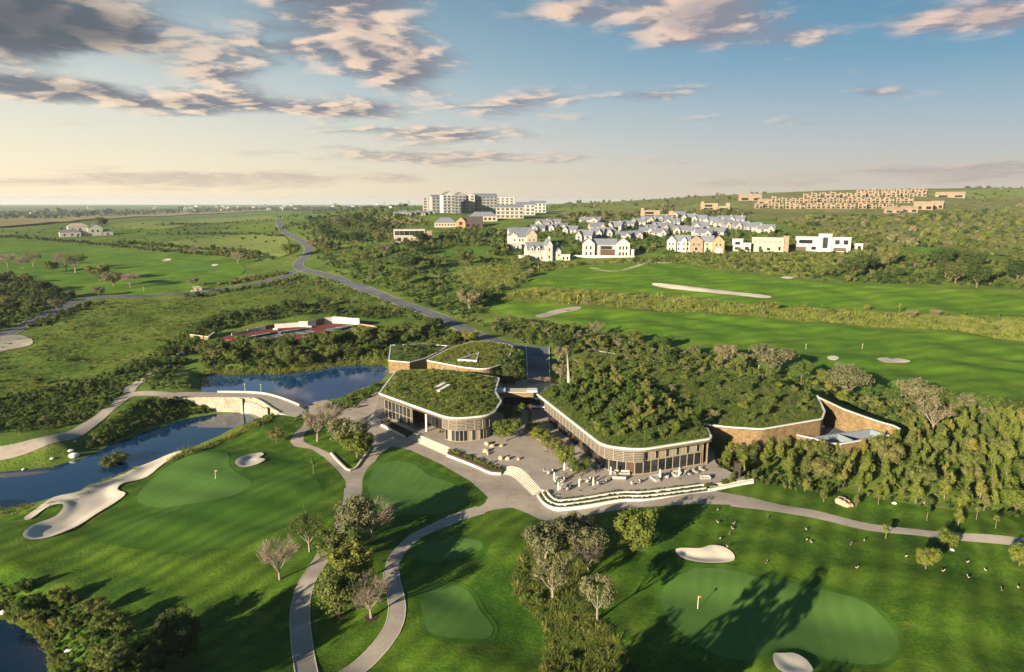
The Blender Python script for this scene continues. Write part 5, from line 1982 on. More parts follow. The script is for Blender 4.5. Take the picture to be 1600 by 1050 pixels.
# ---- slopes right of the main road
mid_px = [(480, 342), (560, 336), (612, 350), (680, 384), (712, 402), (810, 408), (880, 411), (835, 428), (815, 445), (770, 470), (752, 492), (760, 512), (690, 490), (620, 464), (560, 441), (512, 422), (492, 402), (490, 378)]
mid_w = wpoly(mid_px, 1)
clear_w = [wpoly([(700, 430), (780, 415), (820, 425), (800, 450), (740, 455)], 1), wpoly([(672, 395), (700, 386), (770, 386), (765, 398), (700, 404)], 1)]
items = []
for p in lift(scatter(mid_w, 34, 12.0, 131, [ra_strip] + clear_w, 1.0)):
    kind, h = rnd.choice(['dark', 'dark', 'dark', 'olive', 'greyr']), rnd.uniform(7.5, 12.5)
    items.append((tree(kind, p, h, '', None, rnd.uniform(1.0, 1.35)), kind, h, p))
name_group(items, 'tree', [(510, 380, 'in the bend of the main road'), (560, 420, 'above the lower main road'), (600, 370, 'left of the glass house'), (650, 440, 'on the slope above the road'), (720, 420, 'on the slope below the lodges'), (700, 480, 'beside the road near the clubhouse'), (790, 430, 'below the white houses'), (760, 480, 'left of the middle fairway')], 'trees on the slope right of the main road')
mass_on('slope_scrub', mid_w, 1700, 2.8, 2.2, SHRUB['dark'] + SHRUB['olive'] + SHRUB['green'] + SHRUB['grey'], 132, [ra_strip] + clear_w, 1.0)
mass_on('slope_grass', clear_w[0], 700, 1.2, 1.5, TUFT['reed'] + TUFT['olive'], 133)
lr_px = [(420, 440), (500, 436), (560, 452), (620, 476), (690, 503), (730, 522), (700, 520), (640, 500), (560, 478), (480, 466), (420, 455)]
lr_w = wpoly(lr_px, 1)
mass_on('verge_scrub', lr_w, 420, 2.4, 1.3, SHRUB['olive'] + SHRUB['green'] + SHRUB['grey'] + SHRUB['lime'], 134, [ra_strip, rb_strip])

# ---- left woods, hedges and fairway trees
wood_w = wpoly([(-80, 432), (0, 430), (50, 440), (90, 452), (118, 466), (88, 480), (40, 503), (0, 518), (-80, 548)], 1)
items = []
for p in lift(scatter(wood_w, 12, 9, 141, [rb_strip])):
    kind, h = rnd.choice(['dark', 'dark', 'olive']), rnd.uniform(6, 9)
    items.append((tree(kind, p, h, '', None, rnd.uniform(1.1, 1.4)), kind, h, p))
name_group(items, 'tree', [(10, 450, 'in the left edge wood'), (60, 460, 'in the middle of the left wood'), (60, 490, 'in the left wood above the turning circle')], 'trees of the left wood')
mass_on('wood_undergrowth', wood_w, 700, 2.2, 2.0, SHRUB['dark'] + SHRUB['olive'], 142, [rb_strip])
for kind, bx, by, hp, lab in [
        ('bare', 13, 418, 20, 'bare pale tree at the far left of the left fairway'), ('bare', 36, 420, 18, 'second bare tree from the left edge of the left fairway'), ('sparse', 52, 416, 22, 'sparse tree on the left fairway near the wood'),
        ('olive', 80, 426, 18, 'round tree standing by the left wood'), ('sparse', 118, 426, 30, 'tall pale open tree above the left wood'), ('bare', 104, 424, 26, 'bare whitish tree above the left wood'),
        ('olive', 157, 440, 26, 'slender dark tree on the left fairway'), ('greyr', 178, 448, 24, 'pale leaning tree on the left fairway'), ('bare', 204, 450, 22, 'bare grey tree on the left fairway right of the leaning one'),
        ('greyr', 90, 484, 16, 'pale round tree beside the bend of the left road'), ('greyr', 155, 462, 14, 'small olive tree where the left road joins the path'), ('greyr', 302, 446, 12, 'small tree beside the little hut'),
        ('bare', 372, 412, 16, 'bare pinkish tree at the right end of the left fairway'), ('bare', 303, 398, 12, 'tiny bare tree by the hedge behind the left fairway'), ('dark', 160, 354, 14, 'dark round tree behind the white farmhouse'),
        ('olive', 455, 402, 22, 'olive tree in the bend of the main road')]:
    tree_px(kind, bx, by, hp, lab, None, 1.1)


def hedge_line(px, n, width, size, kinds, seed, name='hedge', hs=1.0):
    c = wpoly(px, 2, closed=False)
    g_ = np.random.default_rng(seed)
    pts = []
    c = resample(c, 2.0)
    for k in range(n):
        p = c[g_.integers(0, len(c))]
        pts.append((p[0] + g_.normal(0, width), p[1] + g_.normal(0, width)))
    P = lift(pts, -.1)
    return mass(name, P, size * np.exp(g_.normal(0, .3, n)), kinds, hs=hs, seed=seed)


DK, OL, GRN, GY_ = LOWSHRUB['dark'], LOWSHRUB['olive'], LOWSHRUB['green'], LOWSHRUB['grey']
hedge_line([(-40, 368), (60, 374), (130, 380), (170, 383), (240, 391), (330, 398), (420, 405)], 420, 4, 2.3, DK + OL + GRN, 151)
hedge_line([(180, 378), (240, 384), (300, 389), (360, 394), (400, 399)], 260, 5, 2.6, DK + OL, 152)
hedge_line([(235, 366), (300, 366), (400, 366), (440, 370)], 170, 4, 2.4, DK + OL, 153)
hedge_line([(240, 352), (330, 350), (400, 345), (430, 342)], 150, 4, 2.6, DK + OL, 154)
hedge_line([(340, 446), (380, 440), (400, 436), (440, 428)], 90, 3, 1.9, OL + GY_, 155)
hedge_line([(300, 464), (380, 452), (440, 444), (470, 432)], 110, 2.5, 1.7, DK + OL, 156)
hedge_line([(150, 474), (110, 486), (60, 510), (80, 500)], 110, 3, 1.7, DK + OL, 157)
hedge_line([(444, 360), (456, 352), (470, 350), (490, 360), (500, 380)], 120, 8, 2.4, DK + OL, 158)

# ---- thickets by the houses and the big trees right
big_w = wpoly([(1262, 438), (1300, 420), (1400, 412), (1500, 408), (1640, 408), (1700, 455), (1600, 453), (1500, 448), (1400, 444), (1300, 440)], 1)
items = []
for p in lift(scatter(big_w, 20, 12, 161)):
    kind, h = rnd.choice(['dark', 'olive', 'dark', 'dark']), rnd.uniform(10.5, 16)
    items.append((tree(kind, p, h, '', None, rnd.uniform(.85, 1.1)), kind, h, p))
name_group(items, 'spreading tree', [(1280, 430, 'at the left end of the right grove'), (1370, 430, 'in the left half of the right grove'), (1470, 430, 'in the middle of the right grove'), (1560, 435, 'at the right end of the right grove')], 'big trees at the right of the upper fairway')
mass_on('scrub', big_w, 420, 3, 2.6, SHRUB['dark'] + SHRUB['olive'], 162)
ho_w = wpoly([(820, 420), (880, 412), (1000, 404), (1130, 397), (1250, 396), (1360, 396), (1420, 405), (1300, 416), (1262, 436), (1150, 424), (1060, 411), (920, 414), (850, 424)], 1)
mass_on('slope_scrub', ho_w, 520, 2.5, 1.7, SHRUB['olive'] + SHRUB['grey'] + SHRUB['lime'] + SHRUB['dark'], 163, fair_w[:2])
mass_on('slope_grass', ho_w, 1500, 1.2, 1.5, TUFT['reed'] + TUFT['olive'], 164, fair_w[:2])

# ---- open meadow on the left, far scrub
me_w = wpoly([(-60, 560), (60, 520), (150, 475), (300, 464), (420, 452), (520, 466), (640, 496), (560, 490), (450, 478), (340, 494), (280, 528), (220, 568), (150, 590), (60, 606), (-60, 630)], 1)
mass_on('meadow_grass', me_w, 4200, .9, .85, TUFT['lime'] + TUFT['lime'] + TUFT['green'] + TUFT['reed'], 171, [rb_strip, dp_strip], hs=.7)
mass_on('meadow_scrub', me_w, 420, 2.6, .95, SHRUB['green'] + SHRUB['olive'], 172, [rb_strip, dp_strip], hs=.6, jitter=.5)
scr = wpoly([(340, 536), (400, 540), (470, 537), (540, 530), (590, 522), (590, 528), (530, 537), (460, 545), (390, 548), (335, 544)], 1)
mass('court_screen', lift(scatter(scr, 42, 3.0, 191, [court_w, casc_w])), [rnd.uniform(3.4, 5.0) for _ in range(42)][:len(scatter(scr, 42, 3.0, 191, [court_w, casc_w]))], joined('olive') + joined('green'), seed=191)
# taller trees along the lower edge of the middle fairway, whose shadows reach over it
items = []
for x, y in ((990, 536), (1035, 545), (1085, 556), (1165, 572), (1252, 592), (1290, 603), (1362, 622), (1392, 630), (1470, 640), (1502, 644), (1540, 648), (1580, 652)):
    kind, h = rnd.choice(['olive', 'greyr', 'green', 'dark']), rnd.uniform(5.0, 7.8)
    p = at(x, y)
    items.append((tree(kind, p, h, '', None, rnd.uniform(.9, 1.2)), kind, h, p))
name_group(items, 'tree', [(1030, 545, 'on the fairway edge behind the wing'), (1270, 600, 'on the fairway edge below the bunkers'), (1380, 625, 'on the fairway edge behind the courtyard'), (1530, 646, 'on the fairway edge at the right')], 'trees on the edge of the middle fairway')

# ---- far scrub: hill on the right, plains on the left
def far_scrub(name, px, n, mind, size, kinds, seed, avoid=(), power=1.0, hs=.9):
    return mass_on(name, wpoly(px, 1), n, mind, size, kinds, seed, avoid, power, hs, jitter=.4)


village_w = wpoly([(1160, 330), (1180, 312), (1260, 297), (1440, 294), (1520, 300), (1510, 310), (1470, 335), (1380, 338), (1240, 335)], 1)
LG = LOWSHRUB['lime']
AVF = [village_w] + fair_w
far_scrub('hill_scrub', [(1340, 396), (1250, 362), (1210, 345), (1330, 338), (1480, 330), (1640, 322), (1760, 330), (1760, 412), (1560, 402), (1440, 400)], 2200, 3.6, 3.4, DK + OL + GY_ + LG + OL, 181, AVF)
far_scrub('hill_scrub', [(860, 342), (900, 334), (1000, 331), (1150, 326), (1180, 338), (1000, 342), (930, 350)], 600, 4.5, 3.6, DK + OL + GY_, 182, AVF)
far_scrub('hill_scrub', [(850, 331), (900, 316), (1000, 306), (1200, 291), (1400, 285), (1700, 281), (1760, 300), (1700, 322), (1500, 324), (1440, 320), (1150, 322), (1000, 326)], 2600, 7, 5.0, DK + OL + GY_ + GRN, 183, AVF, .6)
far_scrub('far_trees', [(470, 343), (560, 334), (640, 336), (680, 352), (600, 356), (520, 352)], 330, 5, 3.8, DK + OL, 184, [ra_strip])
far_scrub('far_trees', [(430, 342), (520, 327), (640, 322), (660, 330), (600, 338), (500, 342)], 300, 7, 4.4, DK + OL, 185, [ra_strip])
far_scrub('far_trees', [(-100, 334), (0, 332), (200, 329), (420, 322), (640, 319), (640, 323), (420, 328), (200, 337), (-100, 346)], 2600, 14, 9.0, DK + DK + OL, 186, (), .3)
far_scrub('house_greenery', [(790, 402), (800, 370), (830, 350), (900, 346), (1000, 342), (1200, 352), (1240, 366), (1240, 394), (1130, 396), (1000, 400), (900, 404)], 900, 4.0, 2.9, DK + OL + GRN, 187)
far_scrub('house_greenery', [(600, 384), (680, 384), (790, 402), (800, 372), (760, 358), (700, 360), (680, 378)], 420, 4.2, 3.0, DK + OL + GRN, 188, clear_w)
far_scrub('field_scrub', [(-60, 372), (0, 362), (240, 350), (430, 342), (440, 400), (300, 388), (150, 378)], 260, 8, 1.8, OL + GRN + DK, 189, fair_w)
# the ground just beyond the left and right edges of the picture
for poly_, n_, sd_ in (([(-185, 150), (-330, 120), (-620, 420), (-330, 430), (-235, 230)], 900, 195), ([(215, 190), (330, 170), (420, 330), (300, 300), (235, 250)], 700, 196)):
    mass_on('field_scrub', poly_, n_, 2.2, 1.5, SHRUB['olive'] + SHRUB['dark'] + SHRUB['green'], sd_)

# ------------------------------------------------------------------ houses
class House:
    """volumes in the pixels of the photograph, turned to metres at the foot of the house"""
    def __init__(s, name, label, px0, px1, pyb, cat='house', group=None, yaw=0.0, depth=None):
        s.c = at((px0 + px1) / 2, pyb)
        s.k = mpp(s.c)
        s.px0, s.pyb = (px0 + px1) / 2, pyb
        face = math.atan2(-s.c.x, s.c.y)
        s.rz = face + yaw
        s.t = thing(name, label, cat, (s.c.x, s.c.y, s.c.z - .1), s.rz, group)
        s.w = (px1 - px0) * s.k

    def vol(s, x0, x1, top, y=0.0, d=8.0, base=0.0, wall='housewhite', roof='slate', kind='gx', rh=None, z0=None, over=.35, nm='wall'):
        """x0,x1,top,base in pixels relative to the centre / above the foot; y,d in metres; gx ridge across, gy gable to the front, hip, flat"""
        k = s.k
        a, b, h = x0 * k, x1 * k, top * k
        z0 = base * k - (1.5 if base == 0 else 0)
        mb = MB()
        if kind in ('gx', 'gy'):
            rh = (rh * k) if rh else (d * .32 if kind == 'gx' else (b - a) * .42)
            if kind == 'gx':
                m = y + d / 2
                mb.add([(a, y, z0), (b, y, z0), (b, y + d, z0), (a, y + d, z0), (a, y, h), (b, y, h), (b, y + d, h), (a, y + d, h), (a, m, h + rh), (b, m, h + rh)],
                       [(0, 1, 5, 4), (1, 2, 6, 9, 5), (2, 3, 7, 6), (3, 0, 4, 8, 7), (4, 5, 9, 8), (6, 7, 8, 9)])
            else:
                m = (a + b) / 2
                mb.add([(a, y, z0), (b, y, z0), (b, y + d, z0), (a, y + d, z0), (a, y, h), (b, y, h), (b, y + d, h), (a, y + d, h), (m, y, h + rh), (m, y + d, h + rh)],
                       [(0, 1, 5, 8, 4), (1, 2, 6, 5), (2, 3, 7, 9, 6), (3, 0, 4, 7), (5, 6, 9, 8), (7, 4, 8, 9)])
        else:
            mb.box(((a + b) / 2, y + d / 2, (z0 + h) / 2), (b - a, d, h - z0))
        mb.build(nm, M[wall], s.t)
        mb = MB()
        o, th = over, .28
        if kind == 'gx':
            sl = rh / (d / 2)
            for sg in (0, 1):
                e = y - o if sg == 0 else y + d + o
                ze = h - o * sl
                v = [(a - o, e, ze), (b + o, e, ze), (b + o, m, h + rh), (a - o, m, h + rh)]
                v += [(p[0], p[1], p[2] + th) for p in v]
                f = [(3, 2, 1, 0), (4, 5, 6, 7), (0, 1, 5, 4), (1, 2, 6, 5), (2, 3, 7, 6), (3, 0, 4, 7)]
                mb.add(v, f if sg == 0 else [q[::-1] for q in f])
        elif kind == 'gy':
            sl = rh / ((b - a) / 2)
            for sg in (0, 1):
                e = a - o if sg == 0 else b + o
                ze = h - o * sl
                v = [(e, y + d + o, ze), (e, y - o, ze), (m, y - o, h + rh), (m, y + d + o, h + rh)]
                v += [(p[0], p[1], p[2] + th) for p in v]
                f = [(3, 2, 1, 0), (4, 5, 6, 7), (0, 1, 5, 4), (1, 2, 6, 5), (2, 3, 7, 6), (3, 0, 4, 7)]
                mb.add(v, f if sg == 0 else [q[::-1] for q in f])
        elif kind == 'hip':
            rh = (rh * k) if rh else d * .28
            i = min(d, b - a) / 2
            r0, r1 = a + i, b - i
            if r1 < r0:
                r0 = r1 = (a + b) / 2
            mb.add([(a - o, y - o, h), (b + o, y - o, h), (b + o, y + d + o, h), (a - o, y + d + o, h), (r0, y + d / 2, h + rh), (r1, y + d / 2, h + rh)],
                   [(0, 1, 5, 4), (1, 2, 5), (2, 3, 4, 5), (3, 0, 4), (3, 2, 1, 0)])
        elif kind == 'flat':
            mb.box(((a + b) / 2, y + d / 2, h + .2), (b - a + 2 * o, d + 2 * o, .4))
        mb.build('roof', M[roof], s.t)
        return s

    def win(s, x, z, w, h, y=0.0, frame='housewhite', pane='glass', nm='window'):
        k = s.k
        f = ubox(nm, frame, s.t, (x * k, y - .04, z * k), (w * k, .22, h * k))
        p = ubox('pane', pane, f, (0, -.3, 0), (.82, .6, .84))
        return s

    def box(s, nm, x0, x1, z0, z1, y, d, m):
        k = s.k
        ubox(nm, m, s.t, ((x0 + x1) / 2 * k, y + d / 2, (z0 + z1) / 2 * k), ((x1 - x0) * k, d, (z1 - z0) * k))
        return s


H = House('white_house', 'large cream white house with several steep gables, upper of the two white gabled houses', 797, 844, 390, yaw=.25)
H.vol(-23, -12, 22, 4, 9, kind='gy', rh=5).vol(-12, 8, 20, 0, 11, kind='gx', rh=9).vol(2, 18, 23, -2, 9, kind='gy', rh=9, wall='housecream').vol(-20, 23, 26, 12, 9, kind='gx', rh=7).vol(-24, -8, 9, -5, 6, kind='flat', roof='housewhite')
for x in (-17, -9, -4, 6, 13):
    H.win(x, 15, 2.2, 4, 0 if x < 2 else -2)
for x in (-20, -14, -6, 0, 8, 13):
    H.win(x, 5, 2.4, 4.5, -5 if x < -8 else (-2 if x > 2 else 0))
H.box('chimney', 14, 17, 24, 35, 5, 1.6, 'housewhite')
H = House('white_house', 'white house with curved dormers and a tall gabled tower, lowest of the hillside houses', 811, 880, 408, yaw=.3)
H.vol(-34, -20, 9, -3, 8, kind='flat', roof='housewhite').vol(-22, 8, 18, 0, 10, kind='gx', rh=11).vol(6, 17, 25, -2.5, 8, kind='gy', rh=9).vol(16, 34, 16, 2, 9, kind='gx', rh=8).vol(24, 32, 15, -1, 6, kind='gy', rh=5)
for x in (-15, -5):
    H.vol(x - 3, x + 3, 22, -.4, 4, base=14, kind='gy', rh=3, roof='slate')
    H.win(x, 19, 2.4, 4, -.4)
for x in (-31, -27, -23, -17, -11, -5, 1):
    H.win(x, 5, 2.2, 5, -3 if x < -20 else 0)
H.win(11.5, 18, 2.2, 5, -2.5).win(11.5, 7, 2.6, 5, -2.5).win(21, 9, 2.2, 4, 2).win(28, 9, 2.4, 4, -1)
H.box('chimney', 12.5, 15.5, 26, 38, 1, 1.6, 'housewhite')
H = House('pool_house', 'small white flat roofed pool house beside the lowest white house', 876, 891, 407)
H.vol(-7, 7, 9, 0, 5, kind='flat', roof='housewhite').win(-3, 4, 3, 5).win(3, 4, 3, 5)
H = House('grey_house', 'wide house with slate roofs, a gable at either end and a timber garage', 910, 990, 401, yaw=.02)
H.vol(-40, -21, 20, -2, 10, kind='gy', rh=9).vol(-22, 13, 19, 1, 11, kind='gx', rh=8, wall='housegrey').vol(12, 33, 21, -2, 10, kind='gy', rh=8).vol(32, 40, 11, 0, 8, kind='flat', roof='housewhite')
H.box('terrace_wall', -58, 40, -1.5, 3, -6, .6, 'housewhite').win(-3, 14, 18, 5, 1, 'bronze').box('garage_door', -12, 10, 1, 11, .6, .5, 'timber')
for x in (-34, -27):
    H.win(x, 14, 3, 6, -2).win(x, 5, 3, 6, -2)
for x in (18, 23, 28):
    H.win(x, 14, 3, 6, -2).win(x, 5, 3, 6, -2)
H = House('white_house', 'white cottage style house with two slate gables left of the brick house', 1042, 1078, 393)
H.vol(-18, -4, 17, -1, 9, kind='gy', rh=7).vol(-6, 18, 16, 1, 10, kind='gx', rh=9).vol(4, 12, 18, -.5, 8, kind='gy', rh=5)
for x in (-14, -9, 0, 8, 14):
    H.win(x, 12, 2.4, 4, -1 if x < -4 else -.5 if 4 < x < 12 else 1).win(x, 4.5, 2.4, 5, -1 if x < -4 else -.5 if 4 < x < 12 else 1)
H = House('brick_house', 'yellow brown brick house with two big gables and a pale garage door', 1078, 1130, 394)
H.vol(-26, -6, 18, 0, 10, kind='gy', rh=7, wall='tan').vol(-8, 10, 16, 2, 9, kind='gx', rh=9, wall='housecream').vol(8, 26, 17, -1, 10, kind='gy', rh=9, wall='redbrick')
for x, y in ((-20, 0), (-12, 0), (0, 2), (14, -1), (20, -1)):
    H.win(x, 12, 2.6, 4.5, y)
H.win(-16, 5, 5, 6, 0).win(1, 5, 4, 6, 2).box('garage_door', 13, 23, 0, 7, -1.3, .4, 'housewhite')
H = House('modern_house', 'narrow white modern house left of the cream flat roofed house', 1144, 1172, 393)
H.vol(-14, 2, 19, 0, 9, kind='flat', roof='housewhite').vol(2, 14, 13, 1, 8, kind='flat', roof='housewhite').win(-6, 13, 9, 5).win(-6, 5, 9, 5).win(8, 5, 7, 6, 1)
H = House('modern_house', 'cream flat roofed house with a wide shuttered upper floor', 1175, 1230, 393)
H.vol(-27, 20, 21, 0, 10, kind='flat', roof='housewhite', wall='housecream').vol(19, 27, 24, 1, 10, kind='flat', roof='tan', wall='tan')
for k in range(6):
    H.win(-22.5 + 7.4 * k, 15, 6.6, 6, 0, 'housewhite', 'panel')
H.win(-14, 5, 5, 7).win(14, 5, 4, 7).win(-2, 4, 6, 5)
H = House('modern_house', 'large white modern house with a glazed central tower and dark window bands', 1245, 1325, 393)
H.vol(-40, -6, 22, 0, 12, kind='flat', roof='housewhite').vol(-7, 12, 27, -1.5, 12, kind='flat', roof='housewhite').vol(11, 39, 22, 0, 11, kind='flat', roof='housewhite')
H.win(-25, 15, 24, 7, 0, 'housewhite').win(3, 14, 9, 20, -1.5, 'housewhite').win(20, 15, 8, 8).win(32, 15, 8, 8).win(-31, 4, 14, 6, 0, 'bronze', 'timber').win(24, 4, 18, 5, 0, 'bronze', 'timber').win(-13, 5, 8, 6)
H = House('garden_pavilion', 'small white open pavilion at the right end of the modern houses', 1326, 1347, 392)
H.vol(-10, 10, 11, 0, 6, kind='flat', roof='housewhite').win(-4, 5, 7, 7, 0, 'housewhite', 'dark').win(5, 5, 6, 7, 0, 'housewhite', 'dark')
H = House('modern_house', 'low modern house of glass and timber among trees left of the estate', 609, 675, 378)
H.vol(-26, 33, 8, 0, 10, kind='flat', roof='housewhite', wall='housecream').vol(-26, 22, 19, -1, 11, base=9, kind='flat', roof='housewhite').vol(20, 33, 17, 0, 10, base=9, kind='flat', roof='tan', wall='tan')
for k in range(6):
    H.win(-21 + 7.6 * k, 14, 7.2, 7, -1, 'bronze')
for x in (-18, -8, 18, 27):
    H.win(x, 4, 6, 6, 0, 'bronze', 'dark')
H = House('lodge', 'brown lodge with a slate gabled roof, left part of the estate centre', 678, 714, 355)
H.vol(-17, 17, 7, 0, 14, kind='hip', wall='housecream', roof='slate', rh=8)
for k in range(7):
    H.win(-13.5 + 4.5 * k, 4, 2.2, 3, 0, 'tan')
H = House('lodge', 'dark roofed brown lodge with a timber gable beside the estate centre', 712, 755, 357)
H.vol(-21, -6, 11, -1, 14, kind='gy', wall='redbrick', roof='brownroof', rh=7).vol(-8, 21, 9, 0, 14, kind='gx', wall='timber', roof='brownroof', rh=9)
H.win(-13.5, 8, 6, 5, -1, 'tan').win(-2, 5, 5, 5, 0, 'bronze').win(6, 5, 5, 5, 0, 'bronze').win(14, 5, 5, 5, 0, 'bronze')
H = House('lodge', 'grey roofed pavilion right behind the dark roofed lodge', 732, 778, 346)
H.vol(-22, 22, 8, 0, 14, kind='hip', wall='housecream', roof='slate', rh=7)
for k in range(6):
    H.win(-17 + 6.8 * k, 4, 4, 4, 0, 'bronze')
# hotel; shade of the turned fronts is put into grey wall colour
HG = 'blocks of the hotel on the crest'


def block(label, x0, x1, yb, top, floors, cols, wall='housewhite', kind='gx', d=16, roof='slate', rh=3, pane='hotelglass', yaw=.0):
    h = House('hotel_block', label, x0, x1, yb, 'hotel', HG, yaw)
    w = (x1 - x0) / 2
    h.vol(-w, w, top, 0, d, kind=kind, wall=wall, roof=roof if kind != 'flat' else wall, rh=rh, over=.5)
    fh = top / floors
    for f in range(floors):
        for c in range(cols):
            cw = 2 * w / cols
            h.win(-w + cw * (c + .5), fh * (f + .5), cw * .76, fh * .7, 0, wall, pane)
        if f:
            h.box('balcony', -w * .96, w * .96, fh * f - .25, fh * f + .2, -1.2, 1.2, 'housewhite' if wall != 'housewhite' else 'housecream')
    return h


block('stepped cream hotel block at the left end of the crest', 661, 683, 330, 21, 5, 3, 'housecream', 'flat')
block('hotel block with a grey pitched roof, second from the left', 675, 694, 332, 24, 5, 3, 'housegrey', rh=3, yaw=.3)
block('tall cream hotel block with twin gables', 692, 712, 333, 28, 6, 3, 'housewhite', 'gy', rh=5, yaw=.3)
block('tall hotel block with shade grey walls and a slate gable beside the twin gables', 710, 729, 333, 27, 6, 3, 'housegrey', 'gy', rh=5, yaw=.3)
block('narrow cream stair tower of the hotel', 726, 742, 333, 28, 6, 2, 'housewhite', 'flat')
block('widest hotel block with dark balconies under a long slate roof', 741, 778, 333, 26, 6, 6, 'housegrey', rh=4, yaw=.28)
block('low hotel block right of the widest block', 775, 803, 325, 16, 4, 4, 'housewhite', 'flat')
block('cream lower hotel wing with a brown base', 775, 818, 341, 17, 3, 6, 'housecream', rh=4)
block('white terraced hotel wing at the right end', 806, 836, 336, 16, 3, 4, 'housewhite', rh=4)
block('white hotel wing with twin slate roofs, farthest right of the hotel', 828, 853, 332, 14, 3, 4, 'housewhite', rh=4)
CT = []
for k in range(9):
    x = 618 + k * 7.2
    h = House('cottage', 'small dark roofed cottage in the row below the hotel', x - 3.4, x + 3.4, 337 - (k % 3), 'cottage', 'row of small dark roofed cottages')
    h.vol(-3.2, 3.2, 3.4, 0, 8, kind='gx', wall='housecream', roof='slate', rh=2.6).win(0, 1.8, 3, 2)
    CT.append((h.t, x, 'row below the hotel'))
# terraces behind the front row
REAR = [(832, 850, 362, 10), (848, 866, 361, 10), (866, 884, 360, 10), (900, 922, 377, 16), (922, 940, 372, 14), (938, 956, 371, 14), (905, 935, 349, 9), (950, 968, 360, 13), (964, 984, 374, 11), (984, 1003, 373, 11),
        (970, 988, 356, 10), (988, 1006, 352, 10), (1003, 1020, 349, 10), (1008, 1024, 362, 10), (1020, 1038, 359, 11), (1036, 1054, 361, 11), (1040, 1060, 352, 10), (1054, 1074, 366, 12), (1072, 1092, 368, 12),
        (1066, 1084, 346, 11), (1082, 1100, 348, 11), (1100, 1118, 351, 11), (1084, 1106, 360, 12), (1104, 1128, 369, 12), (1116, 1136, 355, 12), (1134, 1152, 358, 12), (1150, 1170, 360, 13), (1168, 1188, 362, 13), (1186, 1208, 365, 13)]
REAR += [(838, 856, 353, 9), (856, 874, 352, 9), (880, 898, 365, 11), (925, 945, 361, 12), (1020, 1040, 370, 12), (1028, 1046, 347, 10), (1124, 1146, 349, 11), (1140, 1160, 349, 11), (1088, 1110, 371, 12), (1000, 1020, 367, 11), (1050, 1070, 340, 9)]
REAR.sort(key=lambda r: r[2])
TER = []
for i, (x0, x1, yb, hp) in enumerate(REAR):
    g_ = random.Random(i)
    x0, x1, hp = x0 - 2, x1 + 2, hp * 1.05
    h = House('terraced_house', '', x0, x1, yb, 'house', 'terraced houses with blue grey roofs', g_.uniform(-.45, .3))
    w = (x1 - x0) / 2
    wall = g_.choice(['housegrey', 'housegrey', 'housecream', 'housegrey'])
    sd = 1 if g_.random() < .6 else -1
    h.vol(-w, w, hp * .52, 2, 13, kind='gx', wall=wall, rh=hp * .5)
    h.vol(min(-sd * w * .9, -sd * w * .1), max(-sd * w * .9, -sd * w * .1), hp * .5, -1.5, 9, kind='gy', wall=wall, rh=hp * .42)
    h.win(-sd * w * .5, hp * .38, w * .3, hp * .2, -1.5).win(sd * w * .45, hp * .38, w * .3, hp * .2, 2).win(sd * w * .45, hp * .13, w * .45, hp * .2, 2).win(-sd * w * .5, hp * .13, w * .4, hp * .2, -1.5)
    if g_.random() < .5:
        h.box('chimney', sd * w * .6 - .7, sd * w * .6 + .7, hp * .8, hp * 1.15, 7, 1.2, wall)
    TER.append((h.t, h.px0, yb, wall))


def place_names(items, fmt):
    """items: (object, x, row phrase). Names each by its place along its row"""
    rows = {}
    for o, x, ph in items:
        rows.setdefault(ph, []).append((x, o))
    for ph, r in rows.items():
        r.sort(key=lambda q: q[0])
        n = len(r)
        for i, (x, o) in enumerate(r):
            o['label'] = fmt.format(ph) + (', ' + side_word(i, n) if n > 1 else '')


place_names(CT, 'small dark roofed cottage in the {}')
MK = [(858, 356, 'beside the hotel slope'), (930, 368, 'behind the wide gabled house'), (985, 362, 'above the timber garage house'), (1040, 355, 'behind the white cottage'), (1090, 360, 'behind the brick house'), (1110, 347, 'in the upper row'), (1160, 360, 'behind the cream modern house')]
WN = {'housegrey': 'grey', 'housewhite': 'white', 'housecream': 'cream'}
place_names([(o, x, WN[w_] + ' terraced house with slate roof ' + min(MK, key=lambda m: math.hypot(m[0] - x, (m[1] - y) * 2))[2]) for o, x, y, w_ in TER], '{}')
# half built village on the hill
VG = 'half built masonry units in the village on the hill'


VIL = []


def raw_unit(x, yb, w, hp, gable=False, label='half built tan masonry unit with dark openings in the village rows', group=VG, name='unfinished_house', cat='house'):
    h = House(name, label, x - w / 2, x + w / 2, yb, cat, group, rnd.uniform(-.25, .25))
    k_ = rnd.uniform(.5, .8)
    if gable:
        h.vol(-w / 2, w / 2, hp * .6, 0, 12, kind='gx', wall='tan', roof='tan', rh=hp * .4)
    else:
        h.vol(-w / 2, w * .1, hp, 0, 12, kind='flat', wall='tan', roof='tan', over=.0).vol(w * .1, w / 2, hp * k_, 1.5, 10, kind='flat', wall='tan', roof='tan', over=.0)
        h.box('parapet', w * .36, w / 2, hp * k_ * .9, hp * rnd.uniform(.8, 1.1), 0, 4, 'tan')
        h.box('gable_pier', -w / 2, -w * .4, hp * .9, hp * rnd.uniform(1.1, 1.3), 3, 5, 'tan')
    h.box('opening', -w * .38, -w * .08, hp * .12, hp * .44, -.25, .5, 'dark').box('opening', w * .16, w * .42, hp * .1, hp * .42, 1.25 if not gable else -.25, .5, 'dark')
    if not gable:
        h.box('opening', -w * .36, -w * .1, hp * .58, hp * .84, -.25, .5, 'dark')
    return h


